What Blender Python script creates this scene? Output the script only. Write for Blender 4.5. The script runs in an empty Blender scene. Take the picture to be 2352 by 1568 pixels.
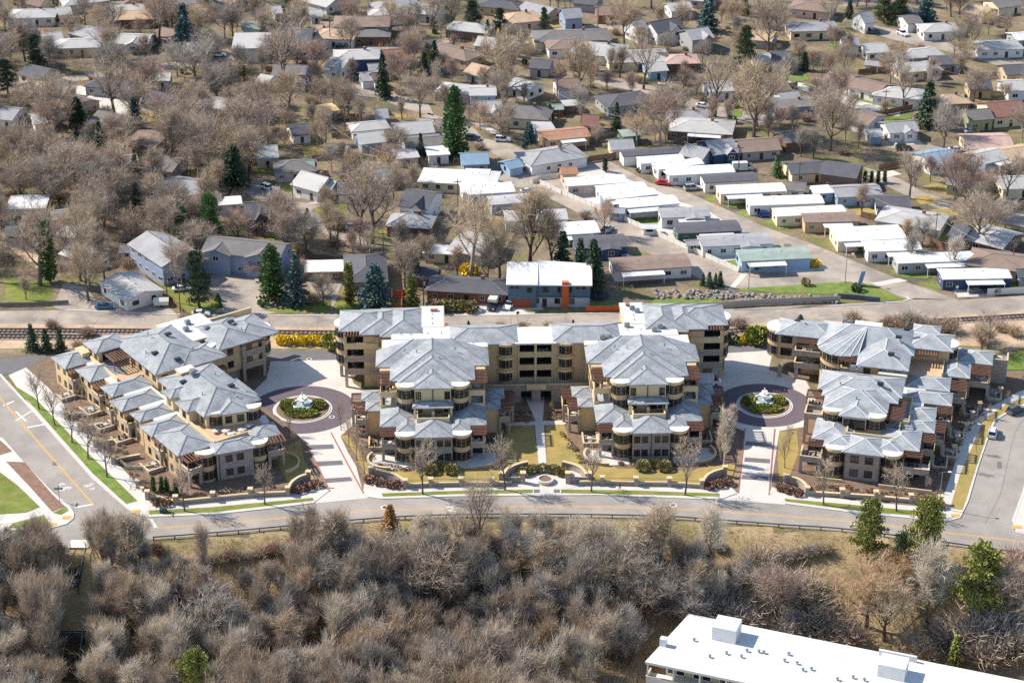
import bpy, bmesh, math, random
from mathutils import Vector, Matrix, noise as mnoise

R = math.radians
sc = bpy.context.scene
COL = sc.collection
random.seed(7)

# ------------------------------------------------------------------ camera, sky, sun, exposure
FPX, TH, CAMH, CAMY = 4800.0, R(26), 218.0, -450.0      # focal length in units of a 2352 px wide picture
cam = bpy.data.cameras.new('camera')
cam.sensor_width = 36.0
cam.lens = 36.0 * FPX / 2352.0
cam.clip_start, cam.clip_end = 1.0, 8000.0
camo = bpy.data.objects.new('camera', cam)
camo.location = (0, CAMY, CAMH)
camo.rotation_euler = (R(90) - TH, 0, 0)
COL.objects.link(camo)
sc.camera = camo

SUN_EL, SUN_DIR = R(40), R(159)                          # direction towards the sun, measured from +x
world = bpy.data.worlds.new('World')
sc.world = world
world.use_nodes = True
wn = world.node_tree
sky = wn.nodes.new('ShaderNodeTexSky')
sky.sky_type = 'NISHITA'
sky.sun_disc = False
sky.sun_elevation = SUN_EL
sky.sun_rotation = math.pi / 2 - SUN_DIR
sky.altitude = 800
sky.air_density, sky.dust_density = 1.0, 0.6
wn.links.new(sky.outputs['Color'], wn.nodes['Background'].inputs['Color'])
wn.nodes['Background'].inputs['Strength'].default_value = 0.13

sl = bpy.data.lights.new('sun', 'SUN')
sl.energy, sl.angle, sl.color = 4.5, R(0.5), (1.0, 0.92, 0.81)
so = bpy.data.objects.new('sun', sl)
sd = Vector((math.cos(SUN_DIR) * math.cos(SUN_EL), math.sin(SUN_DIR) * math.cos(SUN_EL), math.sin(SUN_EL)))
so.rotation_euler = sd.to_track_quat('Z', 'Y').to_euler()
so.location = (-100, 100, 200)
COL.objects.link(so)

sc.view_settings.view_transform = 'Standard'
sc.view_settings.look = 'None'
sc.view_settings.exposure = 0.57
sc.view_settings.gamma = 1.0
sc.view_settings.use_curve_mapping = False
sc.render.engine = 'CYCLES'
sc.cycles.use_denoising = False
sc.cycles.max_bounces = 5
sc.cycles.diffuse_bounces = 2
sc.cycles.glossy_bounces = 2
sc.cycles.transparent_max_bounces = 6
sc.cycles.sample_clamp_indirect = 6

# ------------------------------------------------------------------ finding places on the ground
CT, ST = math.cos(TH), math.sin(TH)
def ray(u, v):
    a, b = (u - 1176) / FPX, (784 - v) / FPX
    return a, CT + b * ST, -ST + b * CT
def P(u, v, z=0.0):                                     # where the sight line through a picture point meets the level z
    dx, dy, dz = ray(u, v)
    t = (z - CAMH) / dz
    return Vector((dx * t, dy * t + CAMY, z))
REG = {'A': (0, 382.8, 3.840), 'B': (536, 382.8, 3.840), 'C': (1072, 306.3, 3.413), 'D': (1684.5, 306.3, 3.413),
       'E': (0, 0, 3.793), 'F': (536, 0, 3.793), 'G': (1072, 0, 3.413), 'H': (1684.5, 0, 3.522),
       '1': (76.6, 689, 2.925), '2': (727.4, 673.8, 3.303), '3': (1225, 673.8, 3.303), '4': (1684.5, 689, 2.925),
       '5': (0, 1072, 2.793), '6': (765.7, 1110, 2.793), '7': (1454.8, 1148.5, 2.621), 'V': (0, 0, 1.0)}
def W(r, X, Y, z=0.0):
    a, b, k = REG[r]
    return P(a + X / k, b + Y / k, z)
def WL(r, pts, z=0.0):
    return [W(r, x, y, z) for x, y in pts]
def interp(x, tab):
    if x <= tab[0][0]: return tab[0][1]
    for (a, b), (c, d) in zip(tab, tab[1:]):
        if x <= c: return b + (d - b) * (x - a) / (c - a)
    return tab[-1][1]
RAIL = [P(*p) for p in [(-60, 1262), (150, 1258), (353, 1239), (501, 1228), (673, 1212), (830, 1198), (980, 1189), (1170, 1186), (1356, 1187), (1531, 1191),
                        (1608, 1196), (1810, 1211), (1947, 1221), (2180, 1252), (2352, 1276), (2420, 1286)]]
EDGE = [(p.x, p.y) for p in RAIL]
def zg(x, y):
    d = interp(x, EDGE) - 1.2 - y
    if d <= 0: return 0.0
    t = min(1.0, d / 27.0)
    z = -12.0 * (t * t * (3 - 2 * t) * 0.35 + t * 0.65)
    return z + 0.5 * min(1, d / 4) * mnoise.noise(Vector((x * .11, y * .11, 3.1)))
def WT(r, X, Y):                                        # same, on the sloping ground of the bluff
    a, b, k = REG[r]
    u, v = a + X / k, b + Y / k
    dx, dy, dz = ray(u, v)
    lo, hi = (CAMH - 20) / -dz, (CAMH + 30) / -dz
    f = lambda t: CAMH + dz * t - zg(dx * t, dy * t + CAMY)
    st = (hi - lo) / 20; t = lo
    for i in range(20):
        if f(t + st) <= 0: break
        t += st
    a_, b_ = t, t + st
    for i in range(9):
        m = (a_ + b_) / 2
        if f(m) > 0: a_ = m
        else: b_ = m
    x, y = dx * b_, dy * b_ + CAMY
    return Vector((x, y, zg(x, y)))

# ------------------------------------------------------------------ materials
def srgb(r, g, b):
    f = lambda c: ((c / 255 + .055) / 1.055) ** 2.4 if c > 10 else c / 255 / 12.92
    return f(r), f(g), f(b)
MATS = {}
def mat(name, col, rough=.85, var=.18, scale=1.5, metal=0.0, fine=0.0, fscale=18, col2=None, c2scale=.2, c2lo=.45, c2hi=.6, bump=0.0, spec=None, col3=None):
    """a plain surface: base colour, broken by coarse and fine noise, optionally mixed with a second colour in patches"""
    m = bpy.data.materials.new(name)
    m.use_nodes = True
    nt = m.node_tree; N = nt.nodes; L = nt.links
    b = N['Principled BSDF']
    b.inputs['Roughness'].default_value = rough
    b.inputs['Metallic'].default_value = metal
    if spec is not None: b.inputs['Specular IOR Level'].default_value = spec
    tc = N.new('ShaderNodeTexCoord')
    src = None
    rgb = N.new('ShaderNodeRGB'); rgb.outputs[0].default_value = (*col, 1); src = rgb.outputs[0]
    for col2, c2scale, c2lo, c2hi in [q for q in ((col2, c2scale, c2lo, c2hi), (col3, c2scale * 1.4, .5, .62)) if q[0]]:
        n2 = N.new('ShaderNodeTexNoise'); n2.inputs['Scale'].default_value = c2scale; n2.inputs['Detail'].default_value = 6; n2.inputs['Roughness'].default_value = .65
        L.new(tc.outputs['Object'], n2.inputs['Vector'])
        mr = N.new('ShaderNodeMapRange'); mr.inputs['From Min'].default_value = c2lo; mr.inputs['From Max'].default_value = c2hi
        L.new(n2.outputs['Fac'], mr.inputs['Value'])
        mx = N.new('ShaderNodeMix'); mx.data_type = 'RGBA'
        L.new(mr.outputs[0], mx.inputs['Factor']); L.new(src, mx.inputs['A']); mx.inputs['B'].default_value = (*col2, 1)
        n2.inputs['Distortion'].default_value = .4 if c2lo != .5 else .8
        src = mx.outputs['Result']
    for amp, s, det in ((var, scale, 5), (fine, fscale, 2)):
        if amp <= 0: continue
        n = N.new('ShaderNodeTexNoise'); n.inputs['Scale'].default_value = s; n.inputs['Detail'].default_value = det
        L.new(tc.outputs['Object'], n.inputs['Vector'])
        mr = N.new('ShaderNodeMapRange'); mr.inputs['From Min'].default_value = .3; mr.inputs['From Max'].default_value = .7
        mr.inputs['To Min'].default_value = 1 - amp; mr.inputs['To Max'].default_value = 1 + amp
        L.new(n.outputs['Fac'], mr.inputs['Value'])
        mx = N.new('ShaderNodeVectorMath'); mx.operation = 'SCALE'
        L.new(src, mx.inputs[0]); L.new(mr.outputs[0], mx.inputs['Scale'])
        src = mx.outputs['Vector']
        if bump and s == scale:
            bp = N.new('ShaderNodeBump'); bp.inputs['Strength'].default_value = bump; bp.inputs['Distance'].default_value = .15
            L.new(n.outputs['Fac'], bp.inputs['Height']); L.new(bp.outputs['Normal'], b.inputs['Normal'])
    L.new(src, b.inputs['Base Color'])
    MATS[name] = m
    return m
def objvar(m, amp):                                     # every copy a slightly different tone
    nt = m.node_tree; N = nt.nodes; L = nt.links
    b = N['Principled BSDF']; src = b.inputs['Base Color'].links[0].from_socket
    oi = N.new('ShaderNodeObjectInfo'); mr = N.new('ShaderNodeMapRange')
    mr.inputs['To Min'].default_value = 1 - amp; mr.inputs['To Max'].default_value = 1 + amp
    L.new(oi.outputs['Random'], mr.inputs['Value'])
    mx = N.new('ShaderNodeVectorMath'); mx.operation = 'SCALE'
    L.new(src, mx.inputs[0]); L.new(mr.outputs[0], mx.inputs['Scale']); L.new(mx.outputs['Vector'], b.inputs['Base Color'])
    return m
def brick(name, c1, c2, cm, sw, sh, rough=.9):
    m = mat(name, c1, rough, .12, .8)
    nt = m.node_tree; N = nt.nodes; L = nt.links; b = N['Principled BSDF']
    old = b.inputs['Base Color'].links[0].from_socket
    tc = N.new('ShaderNodeTexCoord'); sx = N.new('ShaderNodeSeparateXYZ'); L.new(tc.outputs['Object'], sx.inputs[0])
    ad = N.new('ShaderNodeMath'); L.new(sx.outputs['X'], ad.inputs[0]); L.new(sx.outputs['Y'], ad.inputs[1])
    cb = N.new('ShaderNodeCombineXYZ'); L.new(ad.outputs[0], cb.inputs['X']); L.new(sx.outputs['Z'], cb.inputs['Y'])
    t = N.new('ShaderNodeTexBrick'); L.new(cb.outputs[0], t.inputs['Vector'])
    t.inputs['Color1'].default_value = (*c1, 1); t.inputs['Color2'].default_value = (*c2, 1); t.inputs['Mortar'].default_value = (*cm, 1)
    t.inputs['Scale'].default_value = 1.0; t.inputs['Brick Width'].default_value = sw; t.inputs['Row Height'].default_value = sh
    t.inputs['Mortar Size'].default_value = .02; t.inputs['Bias'].default_value = -.1
    mx = N.new('ShaderNodeMix'); mx.data_type = 'RGBA'; mx.blend_type = 'MULTIPLY'; mx.inputs['Factor'].default_value = .0
    L.new(t.outputs['Color'], mx.inputs['A']); L.new(old, mx.inputs['B']); L.new(mx.outputs['Result'], b.inputs['Base Color'])
    return m

S = srgb
def seamed(name, col, pw, ph, seam, stain):
    m = mat(name, col, .65, .05, .35, col2=stain, c2scale=.22, c2lo=.55, c2hi=.8)
    nt = m.node_tree; N = nt.nodes; L = nt.links; b = N['Principled BSDF']; old = b.inputs['Base Color'].links[0].from_socket
    tc = N.new('ShaderNodeTexCoord'); t = N.new('ShaderNodeTexBrick'); L.new(tc.outputs['Object'], t.inputs['Vector'])
    t.inputs['Color1'].default_value = (1, 1, 1, 1); t.inputs['Color2'].default_value = (.93, .93, .93, 1); t.inputs['Mortar'].default_value = (seam, seam, seam, 1)
    t.inputs['Scale'].default_value = 1.0; t.inputs['Brick Width'].default_value = pw; t.inputs['Row Height'].default_value = ph; t.inputs['Mortar Size'].default_value = .05
    mx = N.new('ShaderNodeMix'); mx.data_type = 'RGBA'; mx.blend_type = 'MULTIPLY'; mx.inputs['Factor'].default_value = 1
    L.new(old, mx.inputs['A']); L.new(t.outputs['Color'], mx.inputs['B']); L.new(mx.outputs['Result'], b.inputs['Base Color'])
    return m
mat('ground', S(150, 130, 104), .95, .22, .9, fine=.3, fscale=4, col2=S(98, 90, 76), c2scale=.07, c2lo=.38, c2hi=.6, col3=S(116, 112, 66))
mat('asphalt', S(162, 154, 145), .9, .13, .18, fine=.12, fscale=3, col2=S(142, 136, 129), c2scale=.07, c2lo=.45, c2hi=.7)
mat('old_asphalt', S(172, 160, 146), .92, .15, .2, fine=.14, fscale=3, col2=S(148, 138, 127), c2scale=.09)
mat('dark_asphalt', S(112, 110, 110), .9, .08, .4, fine=.1, fscale=3)
mat('dirt', S(196, 170, 142), .95, .14, .5, fine=.16, fscale=4, col2=S(176, 152, 124), c2scale=.12)
seamed('concrete', S(212, 206, 196), 4.5, 4.5, .9, S(190, 184, 174))
mat('kerb', S(205, 200, 192), .8, .08, .8)
mat('paver', S(104, 92, 100), .85, .10, 1.0, fine=.16, fscale=6)
mat('paver_grey', S(112, 108, 112), .85, .10, 1.0, fine=.16, fscale=6)
mat('red_paint', S(176, 112, 104), .7, .2, 1)
mat('white_paint', S(226, 222, 214), .7, .1, 2)
mat('yellow_paint', S(224, 168, 72), .7, .1, 2)
mat('lawn', S(112, 124, 48), .95, .2, .35, fine=.28, fscale=6, col2=S(136, 132, 66), c2scale=.25, c2lo=.45, c2hi=.65)
mat('green_lawn', S(104, 128, 50), .95, .25, .4, fine=.3, fscale=5, col2=S(136, 134, 72), c2scale=.35, c2lo=.45, c2hi=.7)
mat('dry_lawn', S(168, 144, 84), .95, .12, .35, fine=.22, fscale=6, col2=S(148, 136, 76), c2scale=.15, c2lo=.42, c2hi=.62)
mat('mulch', S(126, 104, 86), .95, .2, .8, fine=.3, fscale=5)
mat('red_mulch', S(138, 108, 90), .95, .2, .8, fine=.3, fscale=5)
mat('slope', S(166, 144, 108), .95, .2, .35, fine=.32, fscale=3.5, col2=S(134, 122, 80), c2scale=.12, c2lo=.45, c2hi=.65, bump=.6)
mat('ballast', S(150, 138, 128), .95, .2, 2, fine=.25, fscale=8)
mat('rail_steel', S(110, 92, 84), .6, .1, 1, metal=.3)
mat('stucco', S(202, 176, 136), .9, .06, .4)
mat('stucco_pale', S(214, 192, 152), .9, .06, .4)
mat('shingle', S(160, 163, 165), .9, .10, .35, fine=.2, fscale=3.5, col2=S(140, 144, 147), c2scale=.4)
mat('ridge', S(124, 128, 132), .9, .05, .5)
mat('shingle_pale', S(164, 167, 169), .88, .10, .35, fine=.18, fscale=3.5, col2=S(146, 152, 156), c2scale=.4)
mat('ridge_pale', S(198, 200, 200), .9, .05, .5)
seamed('membrane', S(226, 226, 224), 9.0, 2.6, .82, S(196, 192, 186))
mat('terrace', S(206, 172, 136), .9, .08, .6)
mat('pergola', S(118, 82, 66), .8, .1, 1)
mat('trim_dark', S(70, 58, 50), .7, .1, 1)
mat('metal_grey', S(140, 146, 150), .5, .08, 1, metal=.4)
mat('dark_metal', S(44, 46, 48), .6, .1, 1)
mat('guard_steel', S(136, 130, 120), .6, .15, .6, metal=.3)
mat('teal_box', S(40, 72, 66), .7, .1, 1)
mat('street_sign', S(20, 96, 84), .6, .05, 1)
mat('wood_pole', S(112, 92, 76), .9, .15, 1)
mat('wood_fence', S(134, 104, 84), .9, .2, .8, fine=.2, fscale=7)
mat('grey_fence', S(124, 116, 106), .9, .2, .8, fine=.2, fscale=7)
mat('orange_fence', S(190, 92, 54), .9, .12, .8, fine=.15, fscale=7)
mat('vinyl', S(222, 218, 208), .6, .05, .8)
mat('vinyl_grey', S(176, 170, 160), .7, .06, .8)
mat('rock', S(150, 142, 134), .95, .25, .6)
mat('retaining', S(92, 98, 106), .9, .15, .6)
mat('water', S(150, 176, 182), .08, .05, 2)
mat('fountain_stone', S(232, 228, 220), .8, .05, 1)
mat('glass', S(38, 44, 52), .08, .3, .35, spec=.6)
mat('frame_dark', S(62, 50, 44), .7, .1, 1)
mat('frame_white', S(226, 226, 222), .6, .05, 1)
mat('tyre', S(30, 30, 32), .9, .1, 3)
mat('rim', S(150, 152, 156), .4, .05, 3, metal=.6)
mat('lamp_white', S(230, 232, 235), .3, .02, 3)
mat('lamp_red', S(150, 20, 22), .3, .02, 3)
mat('furniture', S(200, 196, 190), .8, .1, 2)
mat('furniture_dark', S(70, 66, 64), .8, .1, 2)
mat('skin', S(196, 150, 122), .7, .03, 4)
mat('clothes', S(44, 48, 60), .9, .1, 4)
brick('stone', S(172, 158, 146), S(132, 121, 114), S(180, 170, 160), .55, .22)
brick('brick', S(140, 78, 62), S(112, 62, 54), S(140, 110, 96), .3, .1)
# vegetation
for n, c in (('twig', S(184, 166, 147)), ('twig_tan', S(194, 173, 146)), ('twig_red', S(182, 158, 142)), ('twig_grey', S(176, 166, 154)), ('twig_pale', S(214, 200, 180))):
    objvar(mat(n, c, .9, .15, .3), .14)
objvar(mat('bark', S(104, 90, 80), .95, .2, 1), .15)
objvar(mat('bark_pale', S(162, 150, 136), .95, .2, 1), .1)
for n, c in (('needle', S(72, 92, 66)), ('needle_blue', S(84, 110, 106)), ('needle_green', S(94, 122, 68)), ('pine', S(146, 148, 78)), ('pine_dark', S(90, 106, 70)), ('cedar', S(128, 130, 68)),
             ('dead_needle', S(186, 142, 86)), ('box', S(140, 148, 66)), ('hedge', S(146, 138, 88)), ('forsythia', S(244, 212, 50)), ('redleaf', S(150, 114, 98)), ('tanleaf', S(196, 164, 128)), ('brownshrub', S(160, 132, 112))):
    objvar(mat(n, c, .9, .25, .8), .12)
mat('drygrass', S(188, 160, 118), .95, .2, .5)

# ------------------------------------------------------------------ mesh helper
class MB:
    def __init__(s): s.v, s.f, s.m = [], [], []
    def add(s, vs, fs, m=0):
        o = len(s.v); s.v += [tuple(p) for p in vs]
        s.f += [tuple(i + o for i in f) for f in fs]; s.m += [m] * len(fs); return s
    def box(s, x0, x1, y0, y1, z0, z1, m=0, T=None):
        vs = [(x, y, z) for z in (z0, z1) for x, y in ((x0, y0), (x1, y0), (x1, y1), (x0, y1))]
        if T: vs = [T @ Vector(p) for p in vs]
        return s.add(vs, [(0, 3, 2, 1), (4, 5, 6, 7), (0, 1, 5, 4), (1, 2, 6, 5), (2, 3, 7, 6), (3, 0, 4, 7)], m)
    def prism(s, pts, z0, z1, m=0, mtop=None):
        n = len(pts)
        s.add([(p[0], p[1], z0) for p in pts] + [(p[0], p[1], z1) for p in pts], [tuple(range(n - 1, -1, -1))] + [(i, (i + 1) % n, n + (i + 1) % n, n + i) for i in range(n)], m)
        k = len(s.v) - n
        s.f.append(tuple(range(k, k + n))); s.m.append(m if mtop is None else mtop); return s
    def bar(s, a, b, w, h=None, m=0):
        a, b = Vector(a), Vector(b); h = h or w
        d = (b - a).normalized(); up = Vector((0, 0, 1)) if abs(d.z) < .9 else Vector((0, 1, 0))
        sx = d.cross(up).normalized() * (w / 2); sy = d.cross(sx).normalized() * (h / 2)
        vs = [q + i * sx + j * sy for q in (a, b) for i, j in ((-1, -1), (1, -1), (1, 1), (-1, 1))]
        return s.add(vs, [(0, 3, 2, 1), (4, 5, 6, 7), (0, 1, 5, 4), (1, 2, 6, 5), (2, 3, 7, 6), (3, 0, 4, 7)], m)
    def tube(s, pts, rads, n=6, m=0, cap=True):
        base = len(s.v)
        for i, p in enumerate(pts):
            p = Vector(p); d = (Vector(pts[min(i + 1, len(pts) - 1)]) - Vector(pts[max(i - 1, 0)])).normalized()
            a = d.cross(Vector((.31, .95, .1))).normalized(); b = d.cross(a)
            for k in range(n):
                t = 2 * math.pi * k / n
                s.v.append(tuple(p + rads[i] * (math.cos(t) * a + math.sin(t) * b)))
        for i in range(len(pts) - 1):
            for k in range(n):
                s.f.append((base + i * n + k, base + i * n + (k + 1) % n, base + (i + 1) * n + (k + 1) % n, base + (i + 1) * n + k)); s.m.append(m)
        if cap:
            s.f.append(tuple(base + (len(pts) - 1) * n + k for k in range(n))); s.m.append(m)
        return s
    def lathe(s, prof, n=20, m=0, c=(0, 0)):
        base = len(s.v)
        for r, z in prof:
            for k in range(n):
                t = 2 * math.pi * k / n
                s.v.append((c[0] + r * math.cos(t), c[1] + r * math.sin(t), z))
        for i in range(len(prof) - 1):
            for k in range(n):
                s.f.append((base + i * n + k, base + i * n + (k + 1) % n, base + (i + 1) * n + (k + 1) % n, base + (i + 1) * n + k)); s.m.append(m)
        return s
    def hip(s, x0, x1, y0, y1, z, pitch=.32, m=0, th=.22, caps=1):
        """hip roof over a rectangle, ridge along the longer side, fascia of height th; ridge and hip caps in slot `caps`"""
        lx, ly = x1 - x0, y1 - y0
        h = min(lx, ly) / 2
        if lx >= ly: r0, r1 = (x0 + h, y0 + h), (x1 - h, y0 + h)
        else: r0, r1 = (x0 + h, y0 + h), (x0 + h, y1 - h)
        zr = z + th + h * pitch
        c = [(x0, y0), (x1, y0), (x1, y1), (x0, y1)]
        vs = [(*p, z) for p in c] + [(*p, z + th) for p in c] + [(*r0, zr), (*r1, zr)]
        fs = [(3, 2, 1, 0), (0, 1, 5, 4), (1, 2, 6, 5), (2, 3, 7, 6), (3, 0, 4, 7)]
        if lx >= ly: fs += [(4, 5, 9, 8), (5, 6, 9), (6, 7, 8, 9), (7, 4, 8)]; e = [(4, 8), (7, 8), (5, 9), (6, 9), (8, 9)]
        else: fs += [(4, 5, 8), (5, 6, 9, 8), (6, 7, 9), (7, 4, 8, 9)]; e = [(4, 8), (5, 8), (6, 9), (7, 9), (8, 9)]
        s.add(vs, fs, m)
        if caps:
            for i, j in e:
                if (Vector(vs[i]) - Vector(vs[j])).length > .3: s.bar(Vector(vs[i]) + Vector((0, 0, .01)), Vector(vs[j]) + Vector((0, 0, .01)), .24, .08, caps)
        return s
    def halfhip(s, x0, x1, y0, y1, z, pitch=.32, m=0, th=.25, caps=1):
        """hip roof whose rear end is cut off upright at y1"""
        h, d, zt = (x1 - x0) / 2, y1 - y0, z + th
        c = [(x0, y0), (x1, y0), (x1, y1), (x0, y1)]
        vs = [(*p, z) for p in c] + [(*p, zt) for p in c]
        fs = [(3, 2, 1, 0), (0, 1, 5, 4), (1, 2, 6, 5), (2, 3, 7, 6), (3, 0, 4, 7)]
        if d >= h: vs += [(x0 + h, y0 + h, zt + h * pitch), (x0 + h, y1, zt + h * pitch)]; fs += [(4, 5, 8), (5, 6, 9, 8), (7, 4, 8, 9), (6, 7, 9)]; e = [(4, 8), (5, 8), (8, 9)]
        else: vs += [(x0 + d, y1, zt + d * pitch), (x1 - d, y1, zt + d * pitch)]; fs += [(4, 5, 9, 8), (5, 6, 9), (7, 4, 8), (6, 7, 8, 9)]; e = [(4, 8), (5, 9)]
        s.add(vs, fs, m)
        for i, j in e: s.bar(Vector(vs[i]) + Vector((0, 0, .01)), Vector(vs[j]) + Vector((0, 0, .01)), .24, .08, caps)
        return s
    def gable(s, x0, x1, y0, y1, z, rise, m=0, th=.18, caps=1):
        """gable roof, ridge along x"""
        yc = (y0 + y1) / 2
        t = []
        for x in (x0, x1): t += [(x, y0, z), (x, y0, z + th), (x, yc, z + th + rise), (x, y1, z + th), (x, y1, z), (x, yc, z + rise)]
        s.add(t, [(0, 5, 2, 1), (5, 4, 3, 2), (6, 7, 8, 11), (11, 8, 9, 10), (1, 2, 8, 7), (2, 3, 9, 8), (0, 1, 7, 6), (3, 4, 10, 9), (0, 6, 11, 5), (5, 11, 10, 4)], m)
        if caps: s.bar((x0, yc, z + th + rise), (x1, yc, z + th + rise), .3, .1, caps)
        return s
    def mesh(s, name, mats):
        me = bpy.data.meshes.new(name)
        me.from_pydata(s.v, [], s.f)
        for m in mats: me.materials.append(MATS[m])
        if len(mats) > 1: me.polygons.foreach_set('material_index', s.m)
        me.update()
        return me
    def build(s, name, mats, parent=None, M=None):
        if isinstance(mats, str): mats = [mats]
        return obj(name, s.mesh(name, mats), parent, M)
def obj(name, me, parent=None, M=None):
    o = bpy.data.objects.new(name, me)
    COL.objects.link(o)
    if parent: o.parent = parent
    if M is not None: o.matrix_local = M
    return o
def fr(x, y, z=0, a=0): return Matrix.Translation((x, y, z)) @ Matrix.Rotation(R(a), 4, 'Z')
def tag(o, label, cat, group=None):
    o['label'] = label; o['category'] = cat
    if group: o['group'] = group
    return o
def thing(name, label, cat, M=None, group=None):
    o = bpy.data.objects.new(name, None); o.empty_display_size = .5
    COL.objects.link(o)
    if M is not None: o.matrix_local = M
    return tag(o, label, cat, group)
def dup(root, M, label=None, group=None):
    r = root.copy(); COL.objects.link(r); r.matrix_local = M
    if label: r['label'] = label
    if group: r['group'] = group
    for ch in root.children:
        c = ch.copy(); COL.objects.link(c); c.parent = r
        for g in ch.children:
            d = g.copy(); COL.objects.link(d); d.parent = c
    return r
def struct(name, pts, z0, z1, m, label=None):
    """a flat slab of the setting with an outline in metres"""
    b = MB()
    a = sum(p[0] * q[1] - q[0] * p[1] for p, q in zip(pts, pts[1:] + pts[:1]))
    b.prism(pts if a > 0 else pts[::-1], z0, z1)
    o = b.build(name, m); o['kind'] = 'structure'
    if label: o['label'] = label
    return o
def offset_line(pts, d):
    out = []
    for i, p in enumerate(pts):
        a = pts[max(i - 1, 0)]; b = pts[min(i + 1, len(pts) - 1)]
        t = (Vector(b) - Vector(a)); t.z = 0; t.normalize()
        out.append(Vector((p[0] - t.y * d, p[1] + t.x * d, 0)))
    return out
def ribbon(name, pts, w, z0, z1, m, kind='structure'):
    l, r = offset_line(pts, w / 2), offset_line(pts, -w / 2)
    b = MB()
    n = len(pts)
    vs = [(p.x, p.y, z) for z in (z0, z1) for p in l] + [(p.x, p.y, z) for z in (z0, z1) for p in r]
    L0, L1, R0, R1 = 0, n, 2 * n, 3 * n
    fs = []
    for i in range(n - 1):
        fs += [(R1 + i, R1 + i + 1, L1 + i + 1, L1 + i), (R0 + i, R0 + i + 1, R1 + i + 1, R1 + i), (L1 + i, L1 + i + 1, L0 + i + 1, L0 + i)]
    fs += [(L0, R0, R1, L1), (L1 + n - 1, R1 + n - 1, R0 + n - 1, L0 + n - 1)]
    b.add(vs, fs)
    o = b.build(name, m)
    if kind: o['kind'] = kind
    return o
def walk(pts, step):
    """points every `step` metres along a line, with the heading"""
    out = []; acc = 0.0
    for a, b in zip(pts, pts[1:]):
        a, b = Vector(a), Vector(b); L = (b - a).length
        if L < 1e-6: continue
        t = acc
        while t < L:
            p = a + (b - a) * (t / L); out.append((p, math.atan2(b.y - a.y, b.x - a.x))); t += step
        acc = t - L
    return out
def smooth(pts, n=6):
    out = []
    for i in range(len(pts) - 1):
        p0, p1, p2, p3 = pts[max(i - 1, 0)], pts[i], pts[i + 1], pts[min(i + 2, len(pts) - 1)]
        for k in range(n):
            t = k / n
            out.append(.5 * ((2 * p1) + (p2 - p0) * t + (2 * p0 - 5 * p1 + 4 * p2 - p3) * t * t + (3 * p1 - p0 - 3 * p2 + p3) * t ** 3))
    return out + [pts[-1]]

# ------------------------------------------------------------------ the ground, bluff and water-flat beyond the frame
def build_ground():
    xs = [-4000, -2000, -900, -400, -220] + [-160 + 2.5 * i for i in range(129)] + [220, 400, 900, 2000, 4000]
    ys = [-600, -400, -260, -200] + [-170 + 2.0 * i for i in range(50)] + [-60, 0, 100, 300, 700, 1500, 3000, 6000]
    b = MB(); n = len(xs)
    for y in ys:
        for x in xs: b.v.append((x, y, zg(x, y)))
    for j in range(len(ys) - 1):
        for i in range(n - 1):
            b.f.append((j * n + i, j * n + i + 1, (j + 1) * n + i + 1, (j + 1) * n + i))
            cx, cy = (xs[i] + xs[i + 1]) / 2, (ys[j] + ys[j + 1]) / 2
            b.m.append(1 if cy < interp(cx, EDGE) - 1 else 0)
    o = b.build('ground', ['ground', 'slope']); o['kind'] = 'structure'
    for p in o.data.polygons: p.use_smooth = True
build_ground()

V = lambda L, z=0: [P(u, v, z) for u, v in L]
# streets
CURB_TOP = [(343, 1186), (487, 1181), (600, 1169), (723, 1154)]
front = V([(-140, 720), (-20, 842), (77, 944), (213, 1096), (295, 1168), (316, 1181), (343, 1186), (487, 1181), (600, 1169), (723, 1154), (844, 1141), (877, 1145), (1050, 1139), (1224, 1137), (1374, 1136),
           (1608, 1145), (1653, 1146), (1804, 1156), (1958, 1176), (2172, 1197), (2203, 1189), (2222, 1150), (2245, 1070), (2272, 992), (2286, 964), (2317, 946), (2400, 910), (2420, 985), (2372, 1060), (2350, 1133), (2328, 1194),
           (2332, 1219), (2420, 1240)]) + [Vector((p.x, p.y + .3, 0)) for p in RAIL[::-1]] + V([(-120, 1240), (36, 1219), (107, 1217), (154, 1204), (168, 1192), (170, 1180), (162, 1166), (122, 1133), (54, 1062), (5, 1006), (-90, 915), (-240, 740)])
struct('road', front, -.3, .016, 'asphalt', 'grey asphalt road curving past the condominiums with two side streets')
up_top = [(-60, 715), (156, 712), (330, 720), (443, 724), (536, 725), (796, 724), (1148, 724), (1424, 719), (1643, 713), (1919, 703), (2070, 695), (2100, 685), (2203, 689), (2352, 679), (2420, 675)]
up_bot = [(2420, 712), (2352, 716), (2100, 728), (1900, 737), (1650, 744), (1200, 752), (780, 752), (400, 748), (-60, 742)]
struct('dirt_verge', V([(-60, 738), (780, 745), (1650, 738), (2420, 705), (2420, 800), (2100, 790), (1660, 778), (780, 800), (-60, 800)]), -.2, .008, 'dirt', 'bare tan dirt strip beside the railway')
struct('upper_road', V(up_top + up_bot), -.2, .016, 'old_asphalt', 'sun bleached asphalt road running behind the condominiums')
def road(name, r, pts, m='old_asphalt', z=.016): return struct(name, WL(r, pts), -.2, z, m)
ribbon('kerb', V(up_top[1:10]), .45, 0, .14, 'kerb')
ribbon('kerb', WL('D', [(0, 1385), (400, 1372), (800, 1350), (1100, 1333), (1330, 1322), (1380, 1300), (1360, 1280)]), .4, 0, .14, 'kerb')
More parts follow.
